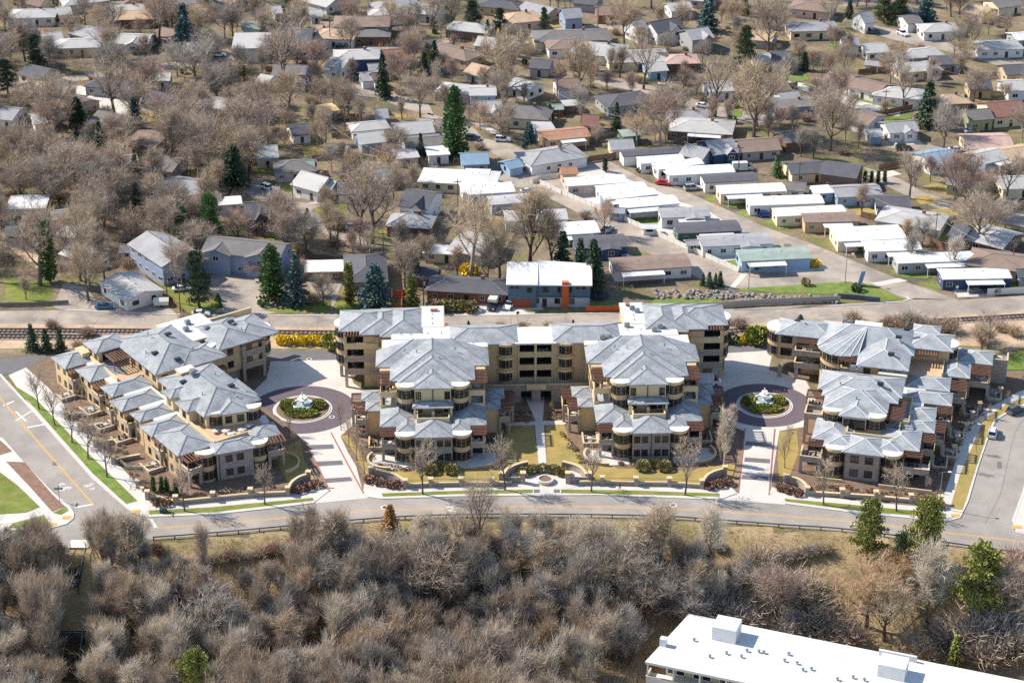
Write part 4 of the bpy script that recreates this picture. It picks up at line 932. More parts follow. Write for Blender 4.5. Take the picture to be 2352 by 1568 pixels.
# three-storey rear wing with the rounded corner
block(EAST, I4, -2.6, 9, 48.2, 55.4, 3.3, 9.6, 'stucco', 'hip', .8, wins='F', floors=[3.4, 6.5], spacing=3.8, wsz=(2.6, 1.9), rm=RE)
MB().box(3, 9, 48.4, 55, 0, 3.3).build('wall', 'stucco', EAST)
bay(EAST, I4, -2.4, 51.6, 3.0, 3.3, 9.8, [3.4, 6.5], 'stucco', 110, 290)
for x in (-1.6, 2.2): MB().box(x - .4, x + .4, 45.3, 46.1, 0, 3.1).build('column', 'stone', EAST)
for z, mm in ((3.4, 'stone'), (6.5, 'stone')):
    balcony(EAST, I4, 1.6, 8.4, 44.8, 48.1, z, mm, 1.0)
pergola(EAST, I4, 1.8, 8.6, 45.2, 48.4, 9.4, 'y', 7.6)
bay(EAST, I4, 12.4, 45.6, 5.0, 0, 9.5, [3.4, 6.5], 'stucco', 175, 300, 'shingle_pale', 14)
MB().box(7.6, 20, 45.6, 55, 0, 9.6).build('wall', 'stucco', EAST)
cone = MB(); cn = [(12.4 + 5.9 * math.cos(R(a)), 45.6 + 5.9 * math.sin(R(a))) for a in range(170, 311, 20)]
cone.add([(*p, 9.5) for p in cn] + [(*p, 9.75) for p in cn] + [(17.2, 50.2, 12.8)], [(i, i + 1, 9 + i - 1 + (1 if False else 0), 8 + i) for i in range(0)] + [(8 + i, 8 + i + 1, 16) for i in range(7)] + [(i, i + 1, 8 + i + 1, 8 + i) for i in range(7)] + [tuple(range(7, -1, -1))], 0)
for p in cn: cone.bar((*p, 9.78), (17.2, 50.2, 12.83), .22, .08, 1)
cone.build('roof', list(RE), EAST)
MB().hip(6.8, 28.4, 43.6, 57, 9.6, .46, 0, .25, 1).build('roof', list(RE), EAST)
balcony(EAST, I4, 12.6, 17, 38.4, 42, 6.5, 'stone', 1.0); balcony(EAST, I4, 12.6, 17, 38.4, 42, 3.4, 'stone', 1.0, cols=0); pergola(EAST, I4, 12.4, 17.2, 38.2, 42.4, 9.4, 'y', 7.6)
block(EAST, I4, 17, 27, 36.4, 52, 0, 9.6, 'stucco', 'hip', .8, wins='F', floors=[6.5], rm=RE)
block(EAST, I4, 21.4, 27.4, 34.8, 37, 0, 8.6, 'stucco', 'flat', .2)
block(EAST, I4, 27, 36, 48.4, 56, 6.2, 9.6, 'stucco', 'hip', .8, rm=RE)
bay(EAST, I4, 35.4, 51.6, 2.2, 6.2, 9.8, [6.4], 'stucco', -110, 70)
pergola(EAST, I4, 27.2, 33.6, 45.4, 48.4, 9.4, 'x', 6.7); MB().box(27, 35, 37, 49, 6.3, 6.64).build('terrace', 'terrace', EAST)
MB().box(34.8, 35.1, 41, 48, 6.3, 7.6).build('parapet', 'stucco_pale', EAST)
vents(EAST, I4, [(12, 52.5, 12), (13, 52, 12), (16, 30, 11.6), (17.5, 30, 11.6)], 'unit'); vents(EAST, I4, [(24.5, 47, 12.6), (23.5, 40, 11.6), (22.5, 24, 12), (26, 52, 12.4), (1, 53, 11)], 'sky'); vents(EAST, I4, [(14, 23, 11.4), (3, 51.5, 11.2), (29, 51, 10.9), (18, 17, 11.4)])
block(EAST, I4, 14, 20, 55, 58.5, 0, 9.8, 'stucco', 'flat', .2); block(EAST, I4, 27.5, 33, 56, 59.5, 0, 9.9, 'stucco', 'hip', .4, rm=RE)

# ------------------------------------------------------------------ the white-roofed office block below the bluff
pL, pB, pR = W('7', 70, 970, -4), W('7', 335, 682, -4), W('7', 2352, 1085, -4)
ex = (pR - pB).normalized(); ey = Vector((-ex.y, ex.x, 0)); dp = -(pL - pB).dot(ey)
OFFM = Matrix.Translation((pB.x, pB.y, 0)) @ Matrix.Rotation(math.atan2(ex.y, ex.x), 4, 'Z')
OFF = thing('office_building', 'long office block with bright white flat roof below the bluff', 'building', OFFM)
Lx = (pR - pB).length + 25; sk = (pL - pB).dot(ex)
b = MB(); b.prism([(sk, -dp), (Lx, -dp), (Lx, 0), (0, 0)], -4.5, -4, 1, 0); b.build('roof', ['membrane', 'frame_white'], OFF)
MB().prism([(sk + 3.2, -dp + 3), (Lx - 1, -dp + 3), (Lx - 1, -1), (1.2, -1)], -12.5, -4.502).build('wall', 'stucco_pale', OFF)
for i in range(11):
    x = sk + .4 + i * 5.0
    MB().box(x - .14, x + .14, -dp + .3, -dp + .58, -12.4, -4.52).build('column', 'frame_white', OFF)
    for z in (-11.6, -7.6): window(OFF, I4, x + 4.8, -dp + 3, z, 3.6, 2.2, 0, 'w')
balcony(OFF, I4, sk + .2, Lx - 1, -dp + .2, -dp + 3, -8.2, 'frame_white', .9, furn=False)
OI = OFFM.inverted()
def onroof(X, Y): return OI @ W('7', X, Y, -4)
for X, Y, a, c, h in ((560, 815, 4.6, 4.4, 2.9), (1560, 1040, 5.0, 4.0, 2.7)):
    q = onroof(X, Y); MB().box(q.x - a / 2, q.x + a / 2, q.y - c / 2, q.y + c / 2, -3.99, -3.99 + h).build('rooftop_box', 'membrane', OFF)
q = onroof(180, 870); MB().box(q.x - .6, q.x + .6, q.y - .6, q.y + .6, -3.99, -2.4).build('rooftop_box', 'membrane', OFF)
q = onroof(1590, 950); MB().box(q.x - 3.5, q.x + 3.5, q.y - .25, q.y + .25, -3.99, -2.8).build('rooftop_box', 'membrane', OFF)
for X, Y in ((365, 845), (460, 945), (575, 853), (650, 945), (683, 910), (755, 915), (785, 920), (910, 970), (985, 985), (1020, 1025), (1072, 1020), (1228, 1082), (1322, 1070), (1390, 1085), (935, 930), (560, 925)):
    q = W('7', X, Y, -4); q2 = OI @ q
    MB().lathe([(.2, -4), (.2, -3.65), (.32, -3.6), (.32, -3.45), (.02, -3.4)], 8, 0, (q2.x, q2.y)).build('roof_vent', 'metal_grey', OFF)

# ------------------------------------------------------------------ houses of the neighbourhood
LAND = []                                               # (x, y, radius, description) of every house, used to describe and place the trees
ROOFC = dict(g=(158, 158, 160), d=(92, 92, 98), w=(224, 224, 222), b=(140, 120, 108), r=(136, 98, 88), t=(190, 164, 136), l=(132, 158, 178), n=(150, 164, 154), k=(190, 160, 148), p=(198, 196, 192), o=(176, 132, 108), y=(214, 184, 136), c=(120, 116, 114))
WALLC = dict(w=(226, 224, 220), c=(222, 208, 178), b=(146, 160, 184), g=(166, 166, 166), t=(202, 174, 136), n=(58, 78, 110), e=(64, 98, 80), l=(156, 182, 206), o=(124, 98, 84), v=(164, 166, 130), k=(206, 182, 170), a=(110, 104, 106))
for k_, c_ in ROOFC.items(): mat('roof_' + k_, S(*c_), .9, .12, .4, fine=.16, fscale=3.5)
seamed('roof_w', S(224, 224, 222), 1.25, 40, .86, S(190, 186, 178)); seamed('roof_p', S(188, 186, 182), 2.4, 2.0, .9, S(160, 158, 154))
for k_, c_ in WALLC.items(): mat('wall_' + k_, S(*c_), .9, .06, .5)
MATS['wall_i'] = MATS['brick']
HC = 0
def house(r, x0, y0, x1, y1, w, he, rise, kind, rc, wc, label, name='house', cat='house', extra=''):
    """kind: g gable, h hip, f flat/low; the ridge (or roof centre line) runs between two picture points"""
    global HC
    HC += 1
    zr = he + rise
    a, b = W(r, x0, y0, zr), W(r, x1, y1, zr)
    d = b - a; L = d.length; ang = math.atan2(d.y, d.x)
    if math.cos(ang) < 0: ang += math.pi; a, b = b, a
    c = (a + b) / 2
    if kind == 'h': L += w * .8
    t = thing(name, label, cat, fr(c.x, c.y, 0, math.degrees(ang)))
    ov = .5 if name != 'mobile_home' else .25
    hx, hy = L / 2, w / 2
    wm, rm = 'wall_' + wc, 'roof_' + rc
    bw = MB()
    if kind == 'g':
        bw.add([(-hx, -hy, 0), (hx, -hy, 0), (hx, hy, 0), (-hx, hy, 0), (-hx, -hy, he), (hx, -hy, he), (hx, hy, he), (-hx, hy, he), (-hx, 0, he + rise * .98), (hx, 0, he + rise * .98)],
               [(0, 1, 5, 4), (2, 3, 7, 6), (3, 0, 4, 8, 7), (1, 2, 6, 9, 5), (4, 5, 9, 8), (6, 7, 8, 9)])
        rr = MB().gable(-hx - ov, hx + ov, -hy - ov, hy + ov, he - ov * rise / hy, rise * (hy + ov) / hy, 0, .2, 1)
    else:
        bw.box(-hx, hx, -hy, hy, 0, he)
        if kind == 'h': rr = MB().hip(-hx - ov, hx + ov, -hy - ov, hy + ov, he, rise / (hy + ov), 0, .2, 1)
        else:
            rr = MB().gable(-hx - ov, hx + ov, -hy - ov, hy + ov, he, max(rise, .12), 0, .2, 0)
    bw.build('wall', wm, t)
    ro = rr.build('roof', [rm, 'roof_c' if rc in 'gdb' else rm], t)
    # windows on the sides that face the camera
    near = y0 + y1 > 0
    fk = 'd' if wc in 'wcl' and HC % 3 == 0 else 'w'
    for s, (nx, ny), half, off in ((0, (0, -1), hx, hy), (90, (1, 0), hy, hx), (-90, (-1, 0), hy, hx)):
        wy = math.sin(ang) * nx + math.cos(ang) * ny
        if wy > .35: continue
        n = max(1, int(half * 2 / 3.4))
        for fl in range(max(1, int(he / 2.7))):
            for i in range(n):
                if random.random() < .18: continue
                tt = -half + 2 * half * (i + .5) / n
                p = (tt, -off) if s == 0 else ((off, tt) if s == 90 else (-off, tt))
                zz = 1.0 + fl * 2.8
                if s == 0 and fl == 0 and i == n // 2 and name == 'house':
                    obj('door', DOOR, t, fr(p[0], p[1], .1, s) @ Matrix.Diagonal((1.0, 1, 2.1, 1)))
                else: window(t, I4, p[0], p[1], zz, random.choice((1.1, 1.5, 1.8)), 1.2, s, fk)
    if kind == 'h' and HC % 2 or 'c' in extra:
        MB().box(hx * .3, hx * .3 + .8, .3, 1.2, he, zr + 1.0).build('chimney', 'brick', ro)
    if 'v' in extra or name == 'mobile_home':
        for q in (-.3, .25): MB().lathe([(.15, zr - .2), (.15, zr + .4), (.02, zr + .45)], 7, 0, (hx * q, .4)).build('vent_pipe', 'metal_grey', ro)
    if 'p' in extra:                                    # open-sided porch or carport along the front
        l = hx * .55; sx = random.choice((-.3, .2)) * hx
        MB().box(sx - l, sx + l, -hy - 3.0, -hy - .02, he - .35, he - .2).build('awning', 'roof_w', t)
        for q in (sx - l + .2, sx + l - .2): MB().box(q - .08, q + .08, -hy - 2.9, -hy - 2.74, 0, he - .36).build('post', 'frame_white', t)
    for fx in ([.35] if 'x' in extra else [-.62, .55] if 'X' in extra else []):   # cross gables towards the camera
        sx = hx * fx; ww = min(4.5, hx * .7) if 'x' in extra else 7.5; M = fr(sx, -hy, 0, 90)
        MB().add([(0, -ww / 2, 0), (0, ww / 2, 0), (-1.2, ww / 2, 0), (-1.2, -ww / 2, 0), (0, -ww / 2, he), (0, ww / 2, he), (-1.2, ww / 2, he), (-1.2, -ww / 2, he), (0, 0, he + rise * .7), (-1.2, 0, he + rise * .7)],
                 [(3, 2, 6, 9, 7), (0, 3, 7, 4), (2, 1, 5, 6)]).build('front_bay', wm, t, M)
        MB().gable(-1.7, hy * .8, -ww / 2 - .4, ww / 2 + .4, he - .1, rise * .8, 0, .2, 1).build('gable_roof', [rm, rm], t, M)
        window(t, M, -1.2, 0, he - 1.7, 1.6, 1.2, -90, 'w')
    LAND.append((c.x, c.y, max(hx, hy) * .8 + 1.0, label, hx, hy, ang))
    return t
def mobile(r, x0, y0, x1, y1, w, rc, wc, label, extra='', he=2.9): return house(r, x0, y0, x1, y1, w, he, .45, 'f', rc, wc, label, 'mobile_home', 'mobile home', extra)
# trailer park, far side of the street, from its head down
mobile('C', 1215, 150, 1670, 118, 5, 'd', 'w', 'white trailer with charcoal roof at the head of the lane')
mobile('C', 1350, 205, 1690, 182, 5, 'w', 'w', 'second white trailer down from the head of the lane')
mobile('C', 1480, 255, 1830, 208, 4.5, 'w', 'w', 'white trailer with long open carport near the lane head', 'p')
mobile('C', 1570, 292, 2080, 265, 6, 'w', 'w', 'long white trailer beside the parked red car')
mobile('C', 1850, 350, 2262, 326, 6, 'd', 'w', 'white trailer with dark shingle roof and lattice porch')
mobile('C', 1975, 435, 2485, 412, 6, 'w', 'c', 'cream trailer with white awning beside a white SUV', 'p')
mobile('D', 115, 525, 690, 505, 6, 'w', 'w', 'long off white trailer behind the blue hatchback')
mobile('D', 325, 612, 865, 585, 5.5, 'w', 'c', 'cream trailer between blue hatchback and brown roofed trailer')
mobile('D', 545, 650, 960, 640, 7, 'b', 't', 'tan trailer with brown shingle roof and white carport', 'p')
mobile('D', 790, 785, 1320, 762, 9, 'w', 'c', 'wide cream double trailer with carport over a pickup', 'p')
mobile('D', 1035, 878, 1450, 862, 6.5, 'w', 'w', 'short white trailer with grey awning and clipped yellow hedge', 'p')
mobile('D', 1272, 975, 1900, 950, 5.5, 'w', 'g', 'long grey trailer with white window awning', 'p')
mobile('D', 1625, 1095, 2155, 1085, 6, 'w', 'n', 'navy blue trailer with white carport by the entrance', 'p')
# near side of the street
mobile('C', 780, 375, 1240, 345, 6, 'w', 'k', 'pinkish white trailer next to the tan shed')
mobile('C', 1030, 432, 1395, 398, 5, 'w', 'w', 'white trailer with small grey porch roof')
mobile('C', 1065, 490, 1475, 445, 4.5, 'w', 'b', 'white roofed trailer in the middle of the cluster', 'p')
mobile('C', 1200, 545, 1640, 508, 6, 'w', 'w', 'pale trailer with teal skirting and front porch', 'p')
mobile('C', 1515, 618, 1890, 602, 6.5, 'g', 'w', 'white trailer with grey gabled roof above the green trailer', 'xp')
mobile('C', 1640, 735, 2130, 712, 7, 'd', 'e', 'dark green trailer with charcoal roof and skylight', 'p')
mobile('C', 1830, 838, 2370, 812, 7, 'g', 'w', 'white trailer with grey roof and blue entrance gable', 'x')
mobile('D', 45, 950, 578, 925, 7, 'n', 'l', 'light blue trailer with screened white porch', 'p')
mobile('C', 1140, 1020, 1735, 985, 8, 'b', 'w', 'white trailer with brown roof at the lower lane end', 'p')
mobile('C', 845, 845, 1240, 830, 8, 'd', 'n', 'navy and white trailer with charcoal roof behind spruces', 'x', 3.0)
mobile('C', 640, 745, 1020, 722, 8, 'w', 'w', 'wide white flat roofed trailer behind bare trees', 'p')
mobile('C', 0, 435, 360, 412, 7, 'w', 'w', 'white trailer west of the lane loop')
mobile('C', 180, 520, 520, 492, 6, 'p', 'g', 'grey trailer below the western white trailer')
mobile('C', -20, 315, 170, 322, 9, 'w', 'c', 'cream house with bright white roof at the lane loop')
mobile('C', 300, 640, 780, 625, 7, 'p', 'w', 'weathered pale trailer hidden by bare trees')
house('C', 740, 268, 850, 262, 5, 2.6, 1.0, 'g', 'o', 't', 'small tan shed with orange roof on the lane island', 'shed', 'shed')
house('C', 1385, 715, 1480, 715, 2.6, 2.0, .5, 'g', 'w', 'w', 'tiny white shed behind the vinyl fence', 'shed', 'shed')
house('C', 1725, 845, 1810, 840, 3, 2.2, .5, 'g', 'g', 'g', 'small grey shed beside the grey roofed trailer', 'shed', 'shed')
house('C', 1125, 585, 1230, 590, 3.4, 2.4, .6, 'g', 'g', 'b', 'blue grey shed by the pale trailer', 'shed', 'shed')
# houses just behind the upper road
house('A', 1040, 945, 1270, 1098, 10, 2.8, 1.2, 'g', 'p', 'w', 'white bungalow with pale metal roof by the upper road', extra='v')
house('A', 1305, 575, 1600, 765, 11, 5.6, 2.0, 'g', 'g', 'b', 'tall blue grey apartment block seen end on', 'apartment_block', 'building', 'v')
house('A', 1850, 622, 2510, 690, 10, 5.4, 1.8, 'g', 'c', 'b', 'long blue grey apartment block with gables facing the car park', 'apartment_block', 'building', 'X')
house('B', 1160, 775, 1168, 900, 10, 3.2, 1.9, 'h', 'd', 'g', 'dark hip roofed house behind the big blue spruce')
house('B', 640, 880, 985, 872, 6.5, 2.6, .1, 'f', 'w', 'o', 'flat white carport beside the car park', 'carport', 'carport')
house('B', 1860, 985, 2300, 1010, 9, 2.8, 1.5, 'h', 'd', 'i', 'red brick ranch house with dark roof', extra='c')
house('B', 1560, 880, 1800, 905, 6, 2.6, 1.2, 'g', 'd', 'o', 'dark brown hut behind the brick ranch house')
house('B', 1990, 612, 2260, 660, 13, 3.0, 1.4, 'g', 'p', 'g', 'broad grey roofed house behind a bare plane tree')
house('B', 1700, 720, 1960, 735, 5, 2.6, .2, 'f', 'w', 'c', 'low white roofed annexe in the brush')
house('B', 1500, 420, 1640, 428, 9, 3.0, 1.8, 'h', 'g', 'i', 'grey hip roofed brick cottage at the street end', extra='c')
house('B', 1540, 205, 1770, 235, 12, 5.0, 2.2, 'g', 'd', 'w', 'big pale walled house with black roof peaks', extra='x')
house('B', 610, 40, 830, 100, 9, 3.4, 2.4, 'g', 'p', 'w', 'white cottage with pale roof facing two white cars', extra='c')
house('B', 800, 110, 900, 130, 7, 3.0, 1.8, 'g', 'p', 'w', 'white garage wing with green bins in front', 'garage', 'garage')
house('B', 930, 150, 1080, 148, 7, 2.8, 1.6, 'g', 'd', 'w', 'white garage with dark roof by the pale drive', 'garage', 'garage')
house('B', 1240, 22, 1370, 14, 7, 3.0, 1.8, 'g', 'g', 'w', 'small white cottage with grey roof behind the lawn')
house('B', 1790, 60, 2200, 80, 10, 2.8, .8, 'h', 'w', 'c', 'white roofed bungalow behind crossing bare branches')
mobile('B', 2010, 185, 2352, 165, 6, 'w', 'w', 'white trailer with small green front awning')
house('B', 110, 320, 290, 312, 10, 4.6, 2.6, 'g', 'd', 'a', 'dark grey two storey house at the cul de sac', extra='x')
house('A', 1500, 105, 1830, 138, 12, 3.0, 1.8, 'g', 'g', 'i', 'brick house with wide grey gable roof')
house('A', 1690, 262, 1920, 232, 8, 2.8, 1.2, 'g', 'b', 'g', 'brown roofed house behind green pines')
house('A', 1880, 305, 2115, 288, 5, 2.6, .3, 'f', 'w', 'w', 'low white roofed garage behind tall green pines', 'garage', 'garage')
house('A', 90, 312, 410, 305, 9, 4.4, .2, 'f', 'w', 'c', 'cream box shaped building with white flat roof')
house('A', 640, 670, 850, 735, 9, 2.8, 1.5, 'g', 'p', 'g', 'grey roofed house among thick bare trees')
house('A', 545, 560, 690, 580, 6, 2.6, .3, 'f', 'w', 'w', 'white roofed shed in the western trees', 'shed', 'shed')
house('A', 460, 400, 600, 385, 6, 2.6, .9, 'g', 'g', 'o', 'small grey roofed shed beside the cream box', 'shed', 'shed')
house('A', 1075, 690, 1180, 690, 5, 2.4, 1.0, 'g', 'c', 'w', 'small white gabled shed left of the apartments', 'shed', 'shed')
house('C', 560, 148, 770, 115, 11, 3.0, 1.6, 'h', 'g', 'w', 'white house with grey hip roof along the wooden fence')
house('C', 300, 225, 400, 205, 6, 2.5, 1.0, 'g', 'l', 'l', 'little turquoise playhouse by the wooden fence', 'shed', 'shed')
house('C', 1125, 52, 1290, 45, 8, 2.8, 1.5, 'g', 'g', 'c', 'cream bungalow with grey roof above the fence')
house('G', 590, 1040, 930, 1008, 8, 2.8, 1.0, 'g', 'o', 't', 'tan house with terracotta roof and white lean to', extra='p')
house('G', 1880, 1105, 2070, 1082, 11, 3.2, 2.2, 'g', 'g', 'n', 'blue house with several grey gables', extra='xc')
house('G', 1730, 1130, 1900, 1165, 9, 2.8, 1.8, 'g', 'g', 'b', 'grey roofed wing in front of the blue house', extra='')
house('G', 2130, 1105, 2420, 1085, 10, 2.8, 1.6, 'g', 'b', 'g', 'brown roofed ranch with boat on the drive')
house('G', 1215, 1040, 1345, 1030, 5, 2.6, .4, 'f', 'n', 'e', 'green roofed shed behind the cream bungalow', 'shed', 'shed')
house('D', 430, 240, 690, 225, 9, 2.9, 1.3, 'g', 'd', 'c', 'cream house with dark roof west of the brown house')
house('D', 720, 225, 990, 260, 10, 4.6, 1.6, 'g', 'd', 'o', 'dark brown split level house with a red stair')
house('D', 430, 385, 560, 395, 6, 2.8, 1.0, 'g', 'c', 'w', 'small white garage with dark roof', 'garage', 'garage')
house('D', 790, 430, 1130, 412, 8, 2.9, 1.0, 'g', 'g', 'l', 'turquoise blue house with silver grey roof', extra='x')
house('D', 620, 440, 760, 430, 5, 2.7, .3, 'f', 'w', 'l', 'turquoise annexe with white roof', 'garage', 'garage')
house('D', 1120, 495, 1370, 500, 9, 2.9, 1.4, 'g', 'd', 'w', 'white house with charcoal roof beside the turquoise house')
house('D', 1290, 610, 1520, 645, 11, 2.9, 1.4, 'h', 'p', 'g', 'pale hip roofed house behind the rear fence')
house('D', 1750, 700, 1830, 720, 8, 4.0, 2.2, 'g', 'd', 'w', 'white gabled cottage among dark bare trees')
house('D', 1920, 730, 2190, 800, 12, 2.8, 1.6, 'g', 'p', 'o', 'brown walled house with broad pale roof')
house('D', 2000, 940, 2300, 980, 11, 3.0, 1.6, 'h', 'b', 't', 'tan house with grey brown roof behind navy trailer')
house('D', 2230, 1065, 2330, 1065, 5, 2.6, 1.0, 'g', 'd', 'g', 'small grey shed at the eastern edge', 'shed', 'shed')
house('D', 1700, 310, 1970, 340, 11, 2.9, 1.4, 'g', 'c', 'v', 'olive house behind a reddish bare tree')
house('D', 1480, 165, 1700, 130, 10, 3.2, 1.4, 'g', 'l', 'w', 'long house with bright blue metal roof', extra='v')
house('D', 1900, 165, 2080, 125, 9, 2.9, 1.2, 'g', 'p', 'b', 'pale roofed house right of the blue roof', extra='p')
house('D', 2080, 350, 2300, 340, 9, 2.9, 1.5, 'g', 'p', 'c', 'cream house with pale roof at the far lawn')
house('D', 2110, 130, 2330, 100, 10, 2.9, 1.3, 'g', 't', 'c', 'tan roofed house at the eastern edge')
house('H', 1880, 1110, 2220, 1100, 12, 2.9, 1.4, 'g', 'k', 'c', 'cream house with wide pinkish roof')
house('H', 1880, 895, 2060, 882, 8, 3.6, 1.6, 'g', 'c', 'v', 'sage green gabled house with grey roof')
house('H', 2050, 835, 2320, 815, 13, 3.4, 2.2, 'g', 'r', 'c', 'cream house under a broad dark red roof')
house('H', 1230, 995, 1450, 980, 9, 2.9, 1.5, 'g', 'g', 'w', 'white house with grey gable beside a tall fir', extra='x')
house('H', 1095, 1055, 1180, 1050, 5, 2.6, 1.0, 'g', 'p', 'b', 'small pale blue shed by the white gabled house', 'shed', 'shed')
house('H', 310, 830, 640, 805, 9, 3.0, .5, 'f', 'c', 'b', 'flat grey roofed house with blue walls and rooftop coolers', extra='c')
house('H', 370, 755, 510, 740, 8, 2.9, 1.4, 'g', 'g', 'w', 'white gabled garage behind the grey flat roof', 'garage', 'garage')
house('H', 790, 580, 980, 620, 10, 3.0, 1.4, 'g', 'b', 'w', 'white duplex with brown roof, western half')
house('H', 1000, 635, 1230, 690, 10, 3.0, 1.4, 'g', 'b', 'w', 'white duplex with brown roof, eastern half')
house('H', 1260, 710, 1490, 735, 10, 2.9, 1.4, 'h', 'p', 'w', 'white house with pale roof above two green lawns')
house('H', 1690, 775, 1810, 770, 8, 2.8, 1.4, 'h', 't', 'o', 'small tan hip roofed house by the round spruces')
house('H', 2180, 530, 2400, 520, 9, 3.2, 1.6, 'g', 'd', 't', 'tan gabled house with dark roof in the far east')
house('H', 2190, 660, 2400, 650, 10, 3.2, 1.4, 'g', 'p', 'w', 'white house with big front window in the far east')
house('H', 1900, 650, 2070, 650, 8, 3.0, 1.6, 'g', 'd', 't', 'tan house with charcoal roof behind bare lilac trees')
house('H', 1600, 460, 1800, 455, 9, 3.0, 1.2, 'g', 'd', 'b', 'blue walled house with low dark roof by the far street')
house('H', 1420, 410, 1580, 395, 9, 2.9, 1.3, 'h', 'p', 'g', 'pale hip roofed house beside the far street')
house('H', 1050, 365, 1220, 355, 9, 2.9, 1.3, 'g', 'p', 'w', 'white house with pale roof behind a reddish tree')
house('H', 880, 300, 1000, 300, 8, 3.2, 1.8, 'g', 'g', 'w', 'white gabled cottage with dark garden')
house('H', 320, 415, 460, 420, 9, 3.4, 2.2, 'g', 'd', 'w', 'grey roofed cottage with two white dormers', extra='x')
house('H', 540, 185, 740, 180, 10, 3.0, 1.5, 'h', 'g', 'c', 'cream house with grey roof near the far bend', extra='c')
house('H', 1020, 100, 1090, 90, 8, 4.0, 2.6, 'g', 'g', 'w', 'white steep gabled house below dark firs')
house('H', 1370, 130, 1480, 120, 9, 3.2, 1.4, 'g', 'c', 'w', 'white house between two dark firs')
house('H', 1600, 200, 1740, 195, 9, 2.9, 1.3, 'h', 'p', 'w', 'pale house right of the dark firs')
house('H', 2050, 340, 2230, 335, 9, 2.9, 1.3, 'h', 'p', 'w', 'pale bungalow across the far street')
house('H', 2260, 275, 2380, 265, 8, 2.9, 1.0, 'g', 'w', 'g', 'white roofed house at the far eastern corner')
house('H', 1400, 520, 1560, 510, 9, 2.8, 1.2, 'h', 'p', 'c', 'cream bungalow behind a leafless spreading tree')
house('H', 1080, 490, 1180, 500, 4, 2.4, .8, 'g', 'g', 'w', 'tiny striped garden shed', 'shed', 'shed')
house('H', 180, 440, 280, 430, 7, 3.0, 1.4, 'g', 'p', 'w', 'white cottage left of the dormered cottage')
# the northern streets
house('G', 640, 250, 1000, 240, 12, 3.0, 1.6, 'h', 'c', 'c', 'long grey hip roofed house along the northern street', extra='c')
house('G', 720, 318, 880, 310, 10, 2.9, 1.4, 'h', 'b', 'w', 'brown roofed white bungalow in the northern row')
house('G', 960, 338, 1120, 350, 13, 3.0, 2.0, 'h', 'p', 'w', 'large pale hip roofed house in the northern row', extra='c')
house('G', 1210, 410, 1460, 400, 12, 2.9, 1.6, 'h', 'p', 'c', 'wide pale roofed house right of the big hip roof')
house('G', 1460, 420, 1560, 415, 8, 2.9, 1.2, 'g', 'd', 'o', 'dark roofed house at the end of the northern row')
house('G', 1410, 495, 1540, 485, 9, 3.0, 1.4, 'g', 'p', 'l', 'pale green gabled house by the diagonal street')
house('G', 1620, 440, 1720, 438, 9, 2.8, 1.2, 'h', 'k', 'o', 'pinkish roofed bungalow in the northern row')
house('G', 1290, 165, 1370, 150, 8, 4.6, 2.2, 'g', 'g', 'w', 'tall white gabled house by the northern corner')
house('G', 1440, 175, 1640, 140, 9, 4.4, 2.4, 'g', 'd', 'w', 'white house with steep dark roof on the northern corner', extra='x')
house('G', 1720, 235, 1880, 215, 10, 4.6, 2.0, 'g', 'g', 'g', 'grey two storey house with white trimmed gables', extra='x')
house('G', 30, 692, 220, 690, 9, 5.4, .8, 'g', 'p', 'b', 'blue grey two storey house with slanted roof', extra='c')
house('G', 100, 800, 260, 790, 8, 3.0, 2.0, 'g', 'p', 'c', 'cream gabled house right of the blue grey house', extra='x')
house('G', 380, 830, 540, 840, 11, 3.2, 2.0, 'h', 'c', 'c', 'cream house with olive hip roof behind conifers')
house('G', 540, 985, 660, 975, 7, 2.7, .3, 'f', 'p', 'b', 'pale flat roofed annexe behind the blue spruce')
house('G', 700, 625, 870, 615, 9, 3.4, 1.8, 'g', 'b', 'w', 'white gabled house with tan roof in mid block')
house('G', 920, 900, 1030, 905, 7, 3.0, 2.0, 'g', 'r', 'c', 'tiny cream cottage with dark red roof')
house('G', 1720, 945, 1960, 960, 12, 2.9, 1.4, 'h', 'p', 'o', 'broad pale roofed house with covered patio', extra='p')
house('G', 1660, 870, 1790, 868, 8, 2.9, 1.3, 'h', 'g', 'i', 'small grey roofed brick house by the diagonal street', extra='c')
house('G', 520, 470, 660, 480, 9, 2.9, 1.2, 'g', 'd', 'g', 'dark roofed house behind a sprawling plane tree')
house('G', 650, 825, 745, 822, 4, 2.4, .7, 'g', 'n', 'i', 'small reddish shed with green roof', 'shed', 'shed')
house('G', 760, 806, 870, 800, 4.5, 2.5, .3, 'f', 'p', 'o', 'open brown lean to behind the white gable', 'shed', 'shed')
house('G', 1880, 650, 2060, 640, 9, 3.0, 1.4, 'g', 'p', 'w', 'white house hidden behind tan bare trees')
house('G', 360, 110, 470, 100, 11, 3.0, 1.6, 'h', 't', 'k', 'tan hip roofed house behind the northern park lawn')
house('G', 1020, 50, 1180, 45, 9, 3.2, 1.8, 'g', 'b', 'i', 'brick house with tall chimney at the top', extra='c')
house('G', 750, 70, 880, 60, 8, 4.4, 2.2, 'g', 'g', 'b', 'blue gabled house below dark pines')
house('G', 1580, 30, 1740, 20, 9, 3.0, 1.4, 'g', 'p', 'w', 'white house near the top traffic lights')
house('F', 10, 355, 310, 350, 16, 4.6, .2, 'f', 'p', 'w', 'white flat roofed hall by the northern road', 'hall', 'building')
house('F', 380, 262, 680, 262, 18, 4.2, 2.6, 'g', 'd', 'g', 'large barn like hall with dark roof', 'hall', 'building')
house('F', 690, 222, 770, 222, 7, 3.0, 1.4, 'g', 't', 'g', 'small tan gable right of the dark barn')
house('F', 830, 255, 960, 260, 10, 3.2, 1.8, 'h', 't', 'w', 'white house with tan roof behind a garden wall')
